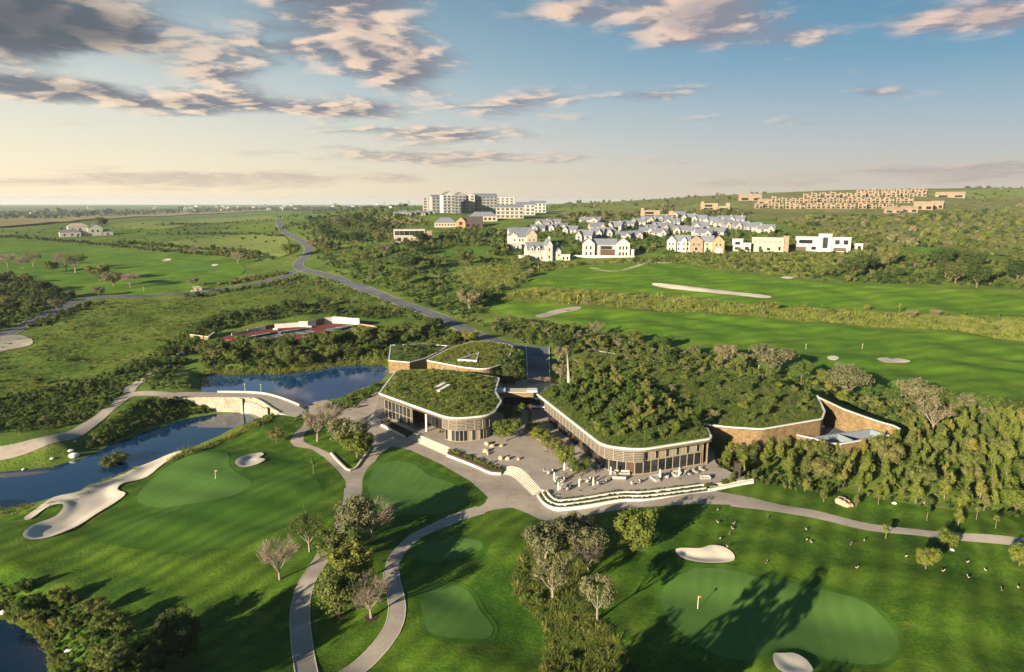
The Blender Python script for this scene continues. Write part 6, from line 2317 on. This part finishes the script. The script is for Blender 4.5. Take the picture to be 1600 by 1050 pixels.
for row, (xa, xb, ya, yb, n, hp, w) in enumerate([(1344, 1442, 303, 301, 9, 7, 11), (1262, 1440, 309, 307.5, 14, 7.5, 13), (1212, 1420, 317, 317, 15, 8.5, 13), (1218, 1394, 326, 327, 12, 9.5, 14)]):
    for k in range(n):
        f = k / (n - 1)
        h = raw_unit(xa + (xb - xa) * f + rnd.uniform(-1.5, 1.5), ya + (yb - ya) * f + rnd.uniform(-.5, .5), w * rnd.uniform(.85, 1.1), hp * rnd.uniform(.75, 1.1))
        VIL.append((h.t, h.px0, ['top', 'second', 'third', 'lowest'][row]))
place_names(VIL, 'half built tan unit in the {} row of the village')
raw_unit(1026, 342, 50, 13, False, 'yellow tan half built block at the left of the estate terraces', None, 'unfinished_house')
raw_unit(1117, 330, 44, 12, False, 'tan half built block above the terraced houses', None, 'unfinished_house')
raw_unit(1172, 314, 34, 11, True, 'big tan gabled shell at the upper left of the village', None, 'unfinished_house')
raw_unit(1195, 319, 22, 8, True, 'lower tan gabled shell beside the big tan shell', None, 'unfinished_house')
raw_unit(1484, 309, 40, 9, True, 'lone tan shell right of the village rows', None, 'unfinished_house')
VIL = []
for x, yb, w, hp in ((1396, 333, 26, 9), (1420, 332, 24, 10), (1442, 328, 26, 13), (1463, 326, 18, 12)):
    h = raw_unit(x, yb, w, hp, True, 'tan gabled shell at the front right of the village', 'tan gabled shells at the front of the village', 'unfinished_house')
    VIL.append((h.t, x, 'front'))
place_names(VIL, 'tan gabled shell at the {} right of the village')
VIL = []
for x, yb in ((1186, 326), (1200, 325), (1240, 326.5), (1205, 321)):
    h = raw_unit(x, yb, 12, 8, False, 'grey tan masonry unit at the left end of the village rows', 'masonry units left of the village rows')
    VIL.append((h.t, x, 'left'))
place_names(VIL, 'tan masonry unit at the {} end of the village rows')
# farmhouse and far town
H = House('farmhouse', 'white farmhouse with grey roofs alone beyond the left fairway', 100, 172, 369, yaw=.1)
H.vol(-36, -8, 7, -3, 10, kind='hip', roof='slate', rh=4).vol(-24, 4, 15, 4, 12, kind='hip', roof='housecream', rh=5).vol(2, 22, 13, 0, 12, kind='gy', roof='slate', rh=6).vol(20, 36, 6, 0, 9, kind='hip', roof='slate', rh=4)
for x, z, y in ((-30, 3, -3), (-20, 3, -3), (-12, 3, -3), (-18, 11, 4), (-8, 11, 4), (8, 8, 0), (15, 8, 0), (28, 3, 0)):
    H.win(x, z, 3, 3.4, y)
H = House('hut', 'little cream hut with a flat shade roof beside the left road', 300, 318, 455)
H.vol(-6, 6, 6, 0, 4, kind='hip', wall='housecream', roof='housecream', rh=2).win(0, 3, 3, 3, 0, 'housecream', 'dark').box('bench', -10, -7, 0, 2, 0, 1, 'housewhite')
TWN = []
for k in range(46):
    g_ = random.Random(900 + k)
    x, yb = g_.uniform(20, 640), 0
    yb = 334 - x * .016 + g_.uniform(-6, 2)
    h = House('town_house', 'tiny pale house of the hazy town on the left horizon', x - 2.4, x + 2.4, yb, 'house', 'houses of the far town', g_.uniform(-.4, .4))
    h.vol(-2.3, 2.3, g_.uniform(1.6, 2.6), 0, 14, kind='gx', wall='housewhite', roof=g_.choice(['housegrey', 'slate', 'tan']), rh=1.4)
    TWN.append((h.t, x, ['at the far left', 'left of the masts', 'right of the masts', 'near the road end', 'left of the hotel'][min(4, int(x / 128))]))
place_names(TWN, 'tiny pale house of the far town {}')

# ------------------------------------------------------------------ dam, weir, cascade
DZ = .45
dam_px = [(246, 613), (300, 612.5), (343, 613), (385, 614), (414, 616.5), (442, 624), (466, 634), (480, 642), (462, 652), (436, 645), (414, 631), (398, 623), (354, 621), (307, 621), (250, 622)]
dam_w = ccw(zpoly(dam_px, DZ))
DM = thing('dam', 'curved dam carrying the cart path between the two ponds, with a weir', 'dam')
mb = MB()
mb.prism(dam_w, -7.0, DZ - .06, bottom=False)
mb.build('body', M['weir'], DM)
drape('deck', dam_w, M['path'], 0, z=DZ, parent=DM, kind=None)
par = catmull(zpoly([(340, 613), (385, 613.5), (415, 616), (442, 623.5), (468, 634)], DZ), False, 4)
mb = MB()
mb.ribbon(par, .35, DZ - .3, DZ + .55)
mb.build('parapet', M['cream'], DM)
low_e = catmull(zpoly([(305, 621.5), (354, 621.5), (392, 622.3)], DZ), False, 3)
mb = MB()
mb.ribbon(low_e, .5, -6.8, DZ + .28)
mb.build('face_wall', M['weir'], DM)
low_f = catmull(zpoly([(394, 622), (402, 624), (414, 630.5), (424, 637.5), (437, 645)], DZ), False, 4)
mb = MB()
mb.ribbon(low_f, .5, -6.8, DZ + .3)
mb.build('wing_wall', M['weir'], DM)
wl = catmull([tuple(at_z(x, y, -.9)[:2]) for x, y in ((379, 628.5), (396, 630.5), (408, 636), (416, 643))], False, 5)
mb = MB()
wo = offset_path(wl, .25)
vs = []
for a_, b_ in zip(wl, wo):
    vs += [(*b_, -.75), (*offset_path([a_, (a_[0] + 1, a_[1])], 0)[0], -1.0), (*offset_path(wl, -.35)[wl.index(a_)], -4.7)]
fs = []
for i in range(len(wl) - 1):
    for k in (0, 1):
        p0 = 3 * i + k
        fs.append((p0, p0 + 3, p0 + 4, p0 + 1))
mb.add(vs, fs)
mb.build('waterfall', M['falls'], DM, smooth=True)
mb = MB()
mb.ribbon(offset_path(wl, .45), .6, -6.8, -.85)
mb.build('weir_sill', M['weir'], DM)
q = at_z(378, 628, -.8)
ubox('pier', 'weir', DM, (q.x, q.y, -2.6), (.9, 1.6, 6.2))
q = at_z(417, 643, -.8)
ubox('pier', 'weir', DM, (q.x, q.y, -2.6), (.9, 1.6, 6.2))
foam = offset_path(wl, -.9)
drape('foam', strip_poly(foam, .8), M['falls'], .03, 2.0, z=LOW_Z)
cp = [at(*q) for q in ((496, 545), (498, 551), (503, 557), (505, 563), (511, 569), (514, 575))]
g_ = random.Random(4)
drape('cascade', strip_poly(resample([tuple(p[:2]) for p in cp], 1.2), [g_.uniform(.5, 1.0) for _ in resample([tuple(p[:2]) for p in cp], 1.2)]), M['falls'], .35, .8)

# ------------------------------------------------------------------ tennis courts
TZ = COURT_Z
TC = thing('tennis_courts', 'red surfaced tennis courts with blue grey playing areas above the upper pond', 'tennis court')
pad = ccw(zpoly([(338, 529), (385, 519.5), (432, 513), (487, 511.5), (519, 504), (562, 507), (590, 511.5), (562, 521), (480, 530), (430, 536)], TZ))
mb = MB()
mb.prism(pad, TZ - 3, TZ)
mb.build('surface', M['red'], TC)
for cpx in ([(366, 529), (420, 519), (448, 523.5), (400, 534)], [(424, 519), (468, 513.5), (497, 518), (455, 524.5)], [(503, 515.5), (545, 507), (582, 511.5), (548, 520.5)]):
    w_ = ccw(zpoly(cpx, TZ))
    drape('playing_area', w_, M['court'], .01, z=TZ, parent=TC, kind=None)
    mb = MB()
    ring(mb, offset_path(w_, 1.2, True), .25, TZ + .012, TZ + .02)
    a_, b_, c_, d_ = [Vector(p) for p in w_]
    mb.ribbon([tuple(a_.lerp(b_, .5)), tuple(d_.lerp(c_, .5))], .25, TZ + .012, TZ + .022)
    mb.build('line', M['line'], TC)
    mb = MB()
    mb.ribbon([tuple(a_.lerp(d_, .5)), tuple(b_.lerp(c_, .5))], .06, TZ, TZ + 1.0)
    mb.build('net', M['bronze'], TC)
CWL = thing('court_wall', 'white panelled wall with dark gates behind the tennis courts', 'wall')
for x0, y0, x1, y1, hp, m in [(362, 524.5, 386, 519.5, 4, 'housewhite'), (387, 519.5, 401, 517, 5, 'housewhite'), (401, 517, 415, 515, 6, 'housewhite'), (415, 515, 429, 513, 6.5, 'bronze'), (429, 513, 448, 512, 7, 'housewhite'),
                              (448, 512, 467, 511, 7.5, 'housewhite'), (467, 511, 481, 511, 9, 'housewhite'), (481, 511, 494, 509, 10, 'housewhite'), (494, 509, 507, 506, 9.5, 'bronze'), (507, 506, 520, 505, 10, 'housewhite'),
                              (520, 505, 534, 505.5, 10.5, 'housewhite'), (534, 505.5, 548, 506.5, 10, 'housewhite'), (548, 506.5, 562, 507.5, 10, 'housewhite'), (562, 507.5, 589, 511.5, 2, 'redbrick')]:
    a_, b_ = at_z(x0, y0, TZ), at_z(x1, y1, TZ)
    d_ = b_ - a_
    h_ = hp * mpp(a_)
    ubox('gate' if m == 'bronze' else 'wall_panel', m, CWL, (a_ + b_) / 2 + Vector((0, 0, h_ / 2)), (d_.length - .06, .3, h_), math.atan2(d_.y, d_.x))
for x, y, l in ((430, 516.5, 'small white bench on the red court, left one'), (483, 512.5, 'small white bench by the court wall, right one')):
    p = at_z(x, y, TZ)
    b = thing('bench', l, 'bench', p)
    ubox('seat', 'housewhite', b, (0, 0, .45), (2.2, .6, .12))
    ubox('backrest', 'housewhite', b, (0, .3, .8), (2.2, .1, .6))
    for s_ in (-.9, .9):
        ubox('leg', 'housewhite', b, (s_, 0, .2), (.12, .5, .4))
SH = thing('garden_wall', 'low brick garden wall at the left end of the tennis courts', 'wall')
for x0, y0, x1, y1 in ((298, 529, 326, 531), (326, 531, 338, 523)):
    a_, b_ = at(x0, y0), at(x1, y1)
    d_ = b_ - a_
    ubox('wall', 'brick', SH, (a_ + b_) / 2 + Vector((0, 0, .6)), (d_.length, .5, 2.0), math.atan2(d_.y, d_.x))
    ubox('coping', 'cream', SH, (a_ + b_) / 2 + Vector((0, 0, 1.7)), (d_.length + .2, .7, .2), math.atan2(d_.y, d_.x))

# ------------------------------------------------------------------ planting on the terrace
def band_mass(name, a, b, n, z, size, protos, seed):
    g_ = np.random.default_rng(seed)
    L = resample(a, .4)
    pts, sc = [], []
    for k in range(n):
        p = L[g_.integers(0, len(L))]
        q = min(b, key=lambda r: (r[0] - p[0]) ** 2 + (r[1] - p[1]) ** 2)
        f = g_.uniform(.3, .7)
        pts.append((p[0] + (q[0] - p[0]) * f, p[1] + (q[1] - p[1]) * f, z))
        sc.append(size * g_.uniform(.7, 1.2))
    return mass(name, pts, sc, protos, seed=seed)


bo, b1 = resample(outer_w, .5), resample(off1, .5)
soil1, soil2 = outer_w + off1[::-1], off1 + off2[::-1]
for so, zz in ((soil1, .36), (soil2, .76)):
    mb = MB()
    mb.prism(ccw([tuple(p) for p in so]), zz - .3, zz, bottom=False)
    mb.build('planter_soil', M['mulch'], kind='structure')
band_mass('hedge_planting', outer_w, resample(off1, .5), 330, .34, .36, SHRUB['dark'] + SHRUB['green'] + SHRUB['olive'], 201)
band_mass('hedge_planting', off1, resample(off2, .5), 330, .74, .36, SHRUB['dark'] + SHRUB['green'] + SHRUB['olive'], 202)
band_mass('hedge_planting', off2, resample(offset_path(off2, .9), .5), 130, PZ - .05, .42, SHRUB['olive'] + SHRUB['green'], 203)
p1b, p2b = offset_path(pl1, 2.2), offset_path(pl2, 2.4)
band_mass('planter_shrubs', pl1, resample(p1b, .5), 70, .7, .75, SHRUB['green'] + SHRUB['dark'] + SHRUB['olive'], 204)
band_mass('planter_shrubs', pl2, resample(p2b, .5), 90, .75, .8, SHRUB['lime'] + SHRUB['green'] + SHRUB['olive'], 205)
for pth, z_ in ((pl1, .75), (pl2, .8)):
    mb = MB()
    mb.prism(ccw([tuple(p) for p in pth] + [tuple(p) for p in offset_path(pth, 2.6)[::-1]]), 0, z_ + .35 if pth is pl2 else z_ + .34, bottom=False)
    mb.build('planter_soil', M['mulch'], kind='structure')
band_mass('planter_shrubs', rw, offset_path(rw, 2.4), 60, .9, .6, SHRUB['olive'] + SHRUB['dark'] + SHRUB['lime'], 206)
pcol = [at_z(x, y, PZ) for x, y in ((652, 668), (656, 664), (664, 667), (660, 660), (645, 660), (650, 657), (688, 676))]
mass('portico_shrubs', [tuple(p) for p in pcol], [.8] * len(pcol), SHRUB['dark'] + SHRUB['green'], seed=207)

# ------------------------------------------------------------------ terrace furniture
PG = 'closed cream parasols on the terrace'
PAR = None
for x, y, lab in [(852.5, 706, 'closed cream parasol farthest back on the terrace, between bright trees'), (882, 741, 'closed cream parasol beside the tall yellow green terrace tree'), (866, 757, 'closed cream parasol above the curved steps, left of a pair'),
                  (872.5, 773, 'closed cream parasol nearest the bend of the stepped white walls'), (905, 767, 'closed cream parasol left of the pair behind the white walls'), (927, 765, 'closed cream parasol between two dining tables behind the white walls'),
                  (954, 748, 'closed cream parasol at the glazed corner of the right pavilion'), (1031, 752, 'closed cream parasol beside the white corner sofa'), (1061, 749, 'closed cream parasol farthest right, before the glass front')]:
    p = at_z(x, y, PZ)
    if PAR is None:
        PAR = thing('parasol', lab, 'parasol', p, 0, PG)
        MB().box((0, 0, .05), (.7, .7, .1)).build('base', M['furn'], PAR)
        MB().tube([(0, 0, .1), (0, 0, 3.1)], [.035, .035], 6).build('pole', M['furn'], PAR)
        MB().tube([(0, 0, 1.05), (0, 0, 1.3), (0, 0, 2.2), (0, 0, 2.75), (0, 0, 3.05)], [.2, .27, .22, .2, .04], 8).build('canopy', M['canvas'], PAR)
    else:
        c = copy_tree(PAR)
        c.location, c['label'] = p, lab


def mk_chair(p, rz, lab, grp):
    global CHAIR
    if CHAIR is None:
        CHAIR = c = thing('chair', lab, 'chair', p, rz, grp)
        MB().box((0, 0, .45), (.55, .55, .14)).build('seat', M['cushion'], c)
        MB().box((0, .26, .75), (.55, .1, .6)).build('backrest', M['cushion'], c)
        for a in (-.22, .22):
            for b in (-.22, .22):
                ubox('leg', 'furn', c, (a, b, .2), (.06, .06, .4))
        return c
    c = copy_tree(CHAIR)
    c.location, c.rotation_euler, c['label'], c['group'] = p, (0, 0, rz), lab, grp
    return c


def mk_table(p, rz, lab, grp):
    global TABLE
    if TABLE is None:
        TABLE = c = thing('table', lab, 'table', p, rz, grp)
        MB().box((0, 0, .74), (1.1, 1.1, .06)).build('tabletop', M['cushion'], c)
        MB().box((0, 0, .36), (.16, .16, .7)).build('leg', M['furn'], c)
        MB().box((0, 0, .03), (.6, .6, .06)).build('foot', M['furn'], c)
        return c
    c = copy_tree(TABLE)
    c.location, c.rotation_euler, c['label'], c['group'] = p, (0, 0, rz), lab, grp
    return c


CHAIR = TABLE = None
for x, y, n, where in [(856, 740, 3, 'above the bend of the curved steps'), (874, 753, 4, 'left of the second parasol pair'), (882, 765, 4, 'nearest the white terrace walls'), (915, 753, 3, 'between the front parasols'),
                       (940, 757, 2, 'in front of the big white sofa'), (992, 757, 2, 'alone behind the long white walls'), (893, 735, 3, 'in front of the dark facade corner'), (934, 731, 3, 'against the glazed corner'),
                       (846, 689, 3, 'by the back parasol'), (862, 684, 3, 'along the dark facade'), (879, 700, 3, 'halfway along the dark facade'), (888, 714, 2, 'near the standing person')]:
    p = at_z(x, y, PZ)
    mk_table(p, rnd.uniform(0, 1.5), f'small square pale table {where}', 'tables on the terrace')
    for k in range(n):
        a = 2 * math.pi * k / n + rnd.uniform(-.2, .2) + .5
        cw = ('right', 'far', 'left', 'near')[int(((a + math.pi / 4) % (2 * math.pi)) // (math.pi / 2))]
        mk_chair(p + Vector((math.cos(a) * .95, math.sin(a) * .95, 0)), a - math.pi / 2, f'pale armchair on the {cw} side of the table {where}', 'chairs at the table ' + where)


def sofa(x, y, w, d, rz, lab, corner=False):
    p = at_z(x, y, PZ)
    s_ = thing('sofa', lab, 'sofa', p, rz)
    MB().box((0, 0, .2), (w, d, .3)).build('base', M['furn'], s_)
    n = max(2, int(w / .9))
    for k in range(n):
        ubox('seat_cushion', 'cushion', s_, (-w / 2 + w / n * (k + .5), -.08, .43), (w / n - .05, d - .2, .18))
    MB().box((0, d / 2 - .12, .6), (w, .24, .6)).build('backrest', M['cushion'], s_)
    for e in (-1, 1):
        ubox('armrest', 'cushion', s_, (e * (w / 2 - .12), 0, .5), (.24, d, .42))
    if corner:
        MB().box((-w / 2 + d / 2, -d, .3), (d, d, .5)).build('corner_seat', M['cushion'], s_)
    return s_


sofa(972, 741, 3.6, 1.2, -.1, 'long white sofa facing a grey one in front of the glazed corner')
sofa(967, 749, 3.2, 1.1, 3.05, 'long grey backed sofa turned towards the white sofa')
sofa(1024, 748, 2.6, 1.2, .5, 'white corner sofa left of the middle parasol', True)
sofa(1042, 745, 2.2, 1.0, 1.2, 'small white sofa behind the middle parasol')
sofa(1056, 741, 2.4, 1.1, .3, 'white corner sofa before the glass front, beside the right parasol', True)
sofa(1102, 749, 2.4, .9, .1, 'low dark bench sofa near the right end of the terrace')
for i, (x, y, lab) in enumerate([(1075, 741, 'white sun lounger nearest the right parasol'), (1086, 738, 'white sun lounger in the middle of the row'), (1097, 735, 'white sun lounger at the right end of the row')]):
    p = at_z(x, y, PZ)
    l_ = thing('sun_lounger', lab, 'sun lounger', p, .6, 'sun loungers before the glass front')
    MB().box((0, 0, .22), (.75, 2.0, .12)).build('frame', M['furn'], l_)
    MB().box((0, -.25, .34), (.7, 1.35, .12)).build('mattress', M['cushion'], l_)
    b_ = MB().box((0, .35, 0), (.7, .7, .12)).build('backrest', M['cushion'], l_)
    b_.location, b_.rotation_euler = (0, .38, .34), (.7, 0, 0)


def boulder(x, y, s, m, lab, grp=None, z=None, flat=.7, nm='boulder'):
    p = at(x, y) if z is None else at_z(x, y, z)
    bm = bmesh.new()
    bmesh.ops.create_icosphere(bm, subdivisions=2, radius=1.0)
    g = random.Random(int(x * 7 + y * 13))
    ph = [g.uniform(0, 6) for _ in range(6)]
    sx, sy = g.uniform(.8, 1.25), g.uniform(.7, 1.0)
    for v in bm.verts:
        k = 1 + .16 * math.sin(v.co.x * 2.3 + ph[0]) + .14 * math.sin(v.co.y * 2.9 + ph[1]) + .12 * math.sin(v.co.z * 3.3 + ph[2]) + g.uniform(-.04, .04)
        v.co = Vector((v.co.x * k * s * sx, v.co.y * k * s * sy, v.co.z * k * s * flat))
    me = bpy.data.meshes.new(nm)
    bm.to_mesh(me)
    bm.free()
    me.materials.append(M[m])
    o = obj(nm, me)
    o.location = p + Vector((0, 0, s * flat * .45))
    o.rotation_euler = (0, 0, g.uniform(0, 6))
    return tag(o, lab, 'boulder', grp)


for x, y, s, lab in [(762, 695, .8, 'tan boulder seat farthest left on the terrace'), (768, 698, .75, 'tan boulder seat touching the leftmost one'), (784, 697, .6, 'small tan boulder seat right of the left pair'), (759, 706, .8, 'tan boulder above the curved planter'),
                     (763, 710, .6, 'small boulder just below the one above the planter'), (783, 717.5, .75, 'tan boulder at the right end of the curved planter'), (793, 718, .7, 'rounded boulder right of the planter end'), (811, 718, .6, 'lone boulder on the open terrace right of the others')]:
    boulder(x, y, s, 'rock', lab, 'boulder seats on the terrace', PZ)
for x, y, s, lab in [(1309, 786, .95, 'leftmost boulder of the tan pile below the plantation'), (1316, 780, .8, 'topmost boulder of the tan pile'), (1317, 789, .9, 'front middle boulder of the tan pile'), (1323, 785, .8, 'centre boulder of the tan pile'), (1329, 791, .8, 'rightmost boulder of the tan pile'),
                     (1323, 791, .75, 'front right boulder of the tan pile')]:
    boulder(x, y, s, 'rock', lab, 'tan boulder pile below the plantation')
for x, y, s, lab in [(117, 713, 1.35, 'big flat white rock by the lower pond'), (111, 705, .7, 'smaller white rock above the big flat one'), (81, 717, .55, 'small white rock left of the big flat one'), (36, 734, .5, 'small pale rock at the far edge of the pond'),
                     (117, 690, .4, 'tiny pale rock on the grass below the left path'), (1397, 787, .6, 'white rock under the plantation, left one'), (1446, 786, .6, 'white rock under the plantation, right one'), (1488, 860, .45, 'white rock beside the small bushy tree by the path'),
                     (157, 746, .8, 'pale rock at the near edge of the lower pond below the long bunker'), (171, 741, .6, 'pale rock in the reeds beside the dark bush tree'), (6, 958, .7, 'pale rock at the edge of the corner pond'), (108, 1016, .6, 'pale rock in the corner thicket')]:
    boulder(x, y, s, 'whiterock', lab, None, None, .45, 'rock')

# ------------------------------------------------------------------ flags, markers
for x, y, h, lab, flag in [(337, 748.5, 2.3, 'thin pole with an orange flag on the left putting green', True), (1090, 952, 2.4, 'thin pole with an orange flag on the large right putting green', True), (1347, 546, 2.6, 'pale flag pole on the middle fairway above the white bunkers', True),
                           (1259, 546, 2.4, 'pale marker pole left of the flag on the middle fairway', False), (225, 457, 3.4, 'pale lamp post on the left fairway edge', False), (1185, 583, 3, 'thin pole behind the wing roof', False), (408, 614, 3, 'thin lamp post on the dam', False),
                           (383, 613, 3, 'thin lamp post at the middle of the dam', False)]:
    p = at(x, y) if not 380 < x < 410 else at_z(x, y, DZ)
    f = thing('flagstick' if flag else 'post', lab, 'flag' if flag else 'post', p)
    MB().tube([(0, 0, -.1), (0, 0, h)], [.045, .035], 6).build('pole', M['pole'], f)
    if flag:
        mb = MB()
        mb.add([(.03, 0, h), (.03, 0, h - .42), (.5, .1, h - .14), (.5, .1, h - .36), (.03, .015, h), (.03, .015, h - .42), (.5, .115, h - .14), (.5, .115, h - .36)], [(0, 1, 3, 2), (6, 7, 5, 4), (0, 2, 6, 4), (1, 5, 7, 3), (2, 3, 7, 6)])
        mb.build('flag', M['flag'], f)
    else:
        MB().box((0, 0, h), (.3, .3, .12)).build('head', M['pole'], f)

# ------------------------------------------------------------------ geese on the right lawn
GOOSE = None
GB = 'geese grazing on the right lawn'
geese = [(1199, 810), (1260, 829), (1260, 845), (1268, 849), (1197, 881), (1329, 852), (1350, 846), (1338, 889), (1415, 871), (1473, 894), (1511, 880), (1513, 904), (1540, 893), (1565, 924), (1591, 920), (1121, 798), (1122, 818), (1146, 820), (1145, 828), (1139, 836), (1125, 843), (1137, 856)]
gl = ['nearest the terrace on the right lawn', 'below the path, left of three', 'middle of three below the path', 'right of three below the path', 'just above the large putting green', 'in the middle of the right lawn', 'below the tiny leaning tree', 'alone above the putting green curve',
      'left of the small round tree', 'right of the small round tree', 'between the two small right trees', 'lower right of the small round tree', 'near the right edge of the lawn', 'largest looking goose at the lower right', 'farthest right on the lawn', 'highest on the shaded lawn',
      'on the shaded lawn under the first', 'right of the shaded lawn pair', 'below the one right of the pair', 'above the bunker, left of two', 'on the shaded slope above the bunker', 'closest to the white bunker']
for (x, y), where in zip(geese, gl):
    p = at(x, y, .06)
    lab = 'dark backed white goose ' + where
    if GOOSE is None:
        GOOSE = thing('goose', lab, 'goose', p, 0, GB)
        mb = MB()
        mb.tube([(-.36, 0, .40), (-.26, 0, .38), (-.08, 0, .36), (.12, 0, .38), (.24, 0, .44), (.30, 0, .56), (.33, 0, .70), (.38, 0, .76), (.45, 0, .75), (.52, 0, .73)], [.02, .09, .16, .16, .10, .055, .045, .06, .045, .012], 9)
        mb.build('body', M['goosebody'], GOOSE, smooth=True)
        for sg in (-1, 1):
            mb = MB()
            mb.tube([(-.46, sg * .05, .43), (-.22, sg * .09, .49), (.04, sg * .10, .50), (.16, sg * .09, .45)], [.03, .11, .13, .05], 7)
            mb.build('wing', M['cloth'], GOOSE, smooth=True)
            mb = MB()
            mb.tube([(0, sg * .06, .26), (.02, sg * .06, .02), (.1, sg * .06, 0)], [.018, .014, .02], 5)
            mb.build('leg', M['flag'], GOOSE)
        GOOSE.rotation_euler = (0, 0, 1.0)
        GOOSE.scale = (.78, .78, .78)
    else:
        c = copy_tree(GOOSE)
        c.location, c.rotation_euler, c['label'] = p, (0, 0, rnd.uniform(0, 6.28)), lab


# ------------------------------------------------------------------ the person on the terrace
def person(p, rz, lab):
    t = thing('person', lab, 'person', p, rz)
    V = [(0, 0, .95), (0, .01, 1.15), (0, .0, 1.38), (0, -.01, 1.50), (0, -.02, 1.58), (0, -.03, 1.70), (.17, 0, 1.42), (.23, .03, 1.16), (.21, -.08, .93), (.20, -.12, .84), (-.17, 0, 1.42), (-.24, .04, 1.16), (-.22, -.05, .92), (-.21, -.09, .83),
         (.09, 0, .88), (.11, -.06, .50), (.11, .02, .09), (.11, -.13, .04), (-.09, 0, .88), (-.11, .05, .50), (-.12, .14, .10), (-.12, .0, .04)]
    E = [(0, 1), (1, 2), (2, 3), (3, 4), (4, 5), (2, 6), (6, 7), (7, 8), (8, 9), (2, 10), (10, 11), (11, 12), (12, 13), (0, 14), (14, 15), (15, 16), (16, 17), (0, 18), (18, 19), (19, 20), (20, 21)]
    rad = [.15, .14, .16, .07, .085, .10, .07, .05, .038, .042, .07, .05, .038, .042, .10, .07, .048, .045, .10, .07, .048, .045]
    me = bpy.data.meshes.new('body')
    me.from_pydata(V, E, [])
    me.materials.append(M['cloth'])
    me.materials.append(M['skin'])
    o = obj('body', me, t)
    md = o.modifiers.new('skin', 'SKIN')
    for sv, r in zip(me.skin_vertices[0].data, rad):
        sv.radius = (r, r * .85)
    me.skin_vertices[0].data[0].use_root = True
    o.modifiers.new('sub', 'SUBSURF').levels = 1
    MB().tube([(0, -.035, 1.56), (0, -.03, 1.62), (0, -.025, 1.72), (0, -.02, 1.80)], [.075, .1, .098, .04], 9).build('head', M['skin'], t, smooth=True)
    MB().tube([(0, -.005, 1.64), (0, .0, 1.72), (0, -.012, 1.83)], [.095, .108, .05], 9).build('hair', M['dark'], t, smooth=True)
    for sg in (-1, 1):
        mb = MB()
        x0, y0, z0 = (.205, -.10, .85) if sg > 0 else (-.215, -.07, .84)
        mb.box((x0, y0, z0 - .05), (.035, .08, .09))
        for f in range(4):
            mb.tube([(x0, y0 - .03 + f * .02, z0 - .09), (x0 - sg * .005, y0 - .035 + f * .02, z0 - .15 - (.01 if f in (1, 2) else 0)), (x0 - sg * .012, y0 - .038 + f * .02, z0 - .175)], [.010, .009, .006], 5)
        mb.tube([(x0, y0 - .04, z0 - .04), (x0 - sg * .01, y0 - .065, z0 - .08), (x0 - sg * .014, y0 - .07, z0 - .11)], [.011, .010, .007], 5)
        mb.build('hand', M['skin'], t)
    return t


person(at_z(898, 724, PZ), 2.4, 'person in dark clothes standing on the terrace before the long facade')

# ------------------------------------------------------------------ far fence, masts
FN = thing('boundary_fence', 'long red brown boundary fence with pale piers beyond the left fields', 'fence')
fp = ats([(-30, 358), (0, 356.5), (60, 351.5), (115, 346.5), (180, 342.5), (244, 339.3), (330, 335), (431, 329.5), (520, 325)])
fpath = [tuple(p[:2]) for p in fp]
fb = resample(fpath, 13.0)
for i, (a_, b_) in enumerate(zip(fb[:-1], fb[1:])):
    d_ = Vector((b_[0] - a_[0], b_[1] - a_[1]))
    z_ = (tz(*a_) + tz(*b_)) / 2
    ubox('panel', 'timber', FN, ((a_[0] + b_[0]) / 2, (a_[1] + b_[1]) / 2, z_ + 1.3), (d_.length - .9, .4, 3.4), math.atan2(d_.y, d_.x))
    ubox('pier', 'tan', FN, (*a_, tz(*a_) + 1.6), (1.0, .8, 4.2), math.atan2(d_.y, d_.x))
MST = []
for x, h in ((283, 12), (289, 12.5), (292.5, 11), (296, 12), (313, 9)):
    p = at(x, 335)
    k = mpp(p)
    o = thing('floodlight_mast', 'tall thin pale mast beyond the boundary fence', 'mast', p, 0, 'masts beyond the fence')
    MB().tube([(0, 0, -.5), (0, 0, h * k)], [.45, .28], 6).build('pole', M['housewhite'], o)
    MB().box((0, 0, h * k), (2.6, .5, .7)).build('lamp_head', M['housewhite'], o)
    MST.append((o, x, 'boundary fence'))
place_names(MST, 'tall thin pale mast beyond the {}')

# ------------------------------------------------------------------ tall trees on the near side, just outside the picture, whose shadows cross the greens
for x, y, h, w_, kind, lab in [(3, 57, 20, .85, 'lime', 'tall tree below the picture whose shadow crosses the large green'), (9, 58, 19, .85, 'lime', 'second tall tree below the picture, shading the large green'),
                               (-2, 56, 14, 1.0, 'dark', 'tall dark tree below the picture, shading the rough strip'), (26, 56, 9, 1.2, 'olive', 'smaller tree below the lower right bunker'),
                               (-64, 61, 15, 1.1, 'dark', 'tall tree outside the bottom edge at the left, shading the lawn'), (-52, 52, 9, 1.2, 'olive', 'lower tree below the left lawn'),
                               (-16, 50, 9, 1.2, 'olive', 'tree below the two small putting greens')]:
    tree(kind, (x, y, tz(x, y)), h, lab, None, w_)

# ------------------------------------------------------------------ air
hm = bpy.data.materials.new('haze')
hm.use_nodes = True
ht = NT(hm.node_tree)
ht.n.clear()
pv = ht.node('ShaderNodeVolumePrincipled', {'Color': (.74, .83, .95, 1), 'Density': 0.00005, 'Anisotropy': .2})
ho = ht.node('ShaderNodeOutputMaterial')
ht.l.new(pv.outputs[0], ho.inputs['Volume'])
mb = MB()
mb.box((0, 7000, 66), (34000, 26000, 150))
HZ = mb.build('haze', hm, kind='stuff')
